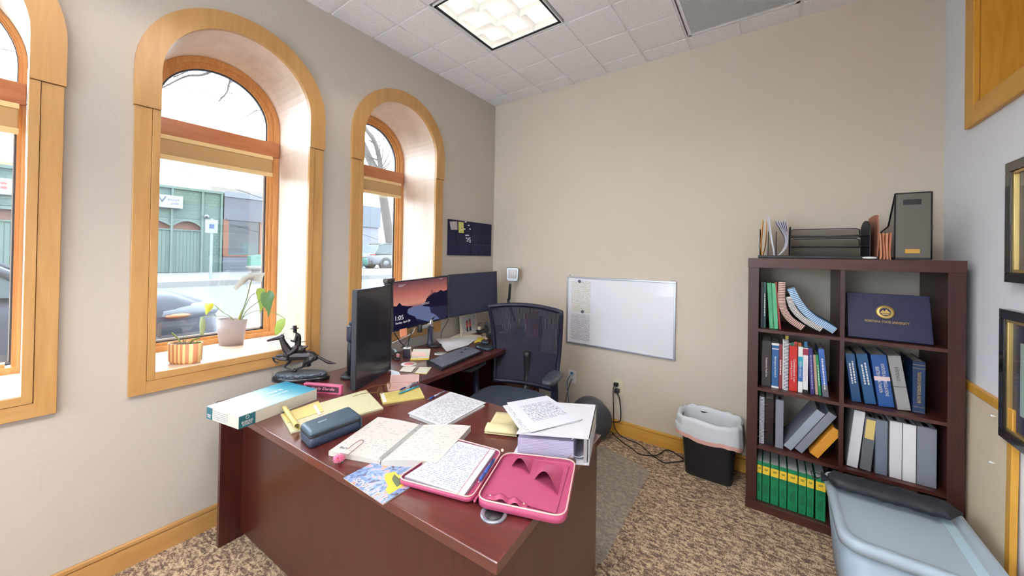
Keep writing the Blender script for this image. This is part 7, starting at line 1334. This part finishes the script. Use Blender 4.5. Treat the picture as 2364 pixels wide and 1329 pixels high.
for lo, hi in (((0, 0, 0), (.018, .034, chh)), ((0, cw_-.034, 0), (.018, cw_, chh)), ((0, .034, 0), (.018, cw_-.034, .034)), ((0, .034, chh-.034), (.018, cw_-.034, chh))): mesh_obj('frame_rail', MB().box(lo, hi, CM2, bev=.002), golden, cbx)
for k, (y_, z_) in enumerate(((.12, .80), (.12, .62))):
    p = CM2 @ Vector((.004, y_, z_)); tag(mesh_obj('push_pin', MB().tube([p, p+Vector((-.006, 0, .001)), p+Vector((-.016, 0, .003))], [.001, .003, .0045], 8), m_white), ['upper', 'lower'][k]+' white push pin in the cork board', 'push pin', 'white push pins')
# tote
m_tote = mat('translucent_grey_tote', (160, 176, 190), .4, noise=.03, nscale=4); m_tlid = mat('pale_blue_grey_lid', (172, 188, 200), .38)
tt = thing('storage_tote', 'pale blue grey plastic storage tote in front of the bookcase', 'tote', (2.7, -.73, 0)); tq = [Vector((2.488, -.455, 0)), Vector((2.488, -1.015, 0)), Vector((2.922, -1.03, 0)), Vector((2.912, -.455, 0))]
mesh_obj('tub', rstack([(.055, .001), (.050, .006), (.012, .325)], tq, .07), m_tote, tt)
mesh_obj('lid', rstack([(-.001, .322), (-.002, .345), (.002, .357), (.010, .361), (.040, .361), (.052, .350), (.056, .350)], tq, .075), m_tlid, tt)
mesh_obj('tape_strip', MB().box((2.835, -.99, .3505), (2.868, -.50, .3515), bev=.0), mat('pale_blue_tape', (186, 214, 226), .35), tt)
for y_ in (-1.025,): mesh_obj('moulded_panel', MB().box((2.60, y_+.012+.015, .06), (2.82, y_+.016+.02, .24), Matrix.Identity(4)), m_tote, tt)
# black bag on the lid
m_nyl = mat('black_nylon', (38, 40, 46), .55, spec=.35, bump=.25, bscale=30)
bg = thing('drawstring_bag', 'long black nylon drawstring bag lying across the tote lid', 'bag', (2.69, -.55, .362)); G0, G1 = PZ(1912, 1105, .385), PZ(2222, 1192, .385); gd_ = (G1-G0).normalized(); gn = Z3.cross(gd_); GL = (G1-G0).length
random.seed(11)
def bagp(u, v):
    a = 2*PI*v; w_ = .056*(1 if .06 < u < .88 else (.35+.65*(u/.06) if u <= .06 else max(.12, (1-u)/.12))); h_ = .029*(1 if .05 < u < .9 else (.45+.55*u/.05 if u <= .05 else max(.15, (1-u)/.1)))
    wv_ = 1+.04*math.sin(u*23+v*6)+.03*math.sin(u*51-v*11); c_, s_ = math.cos(a), math.sin(a); ridge = .006*math.exp(-((v-.25)/.05)**2)
    return G0+gd_*GL*u+gn*(w_*c_*wv_)+Z3*(-.022+.0295+h_*s_*wv_+ridge)
mesh_obj('sleeve', MB().grid(70, 24, bagp, flip=True), m_nyl, bg)
mesh_obj('gathered_mouth', MB().grid(20, 24, lambda u, v: G0-gd_*(.025*u)+(gn*math.cos(2*PI*v)*.020+Z3*math.sin(2*PI*v)*.016)*(.5+.6*u+.25*math.sin(v*2*PI*6)*u)+Z3*.002, flip=True), m_nyl, bg)
mesh_obj('drawstring', MB().tube(bez([G0+Z3*.008, G0-gd_*.04+Z3*.012, G0-gd_*.06+gn*.02+Z3*.004, G0-gd_*.05-gn*.015-Z3*.01, G0-gd_*.03-gn*.02+Z3*.006, G0-gd_*.055+gn*.005-Z3*.02], 6), .0018, 5), m_black, bg)
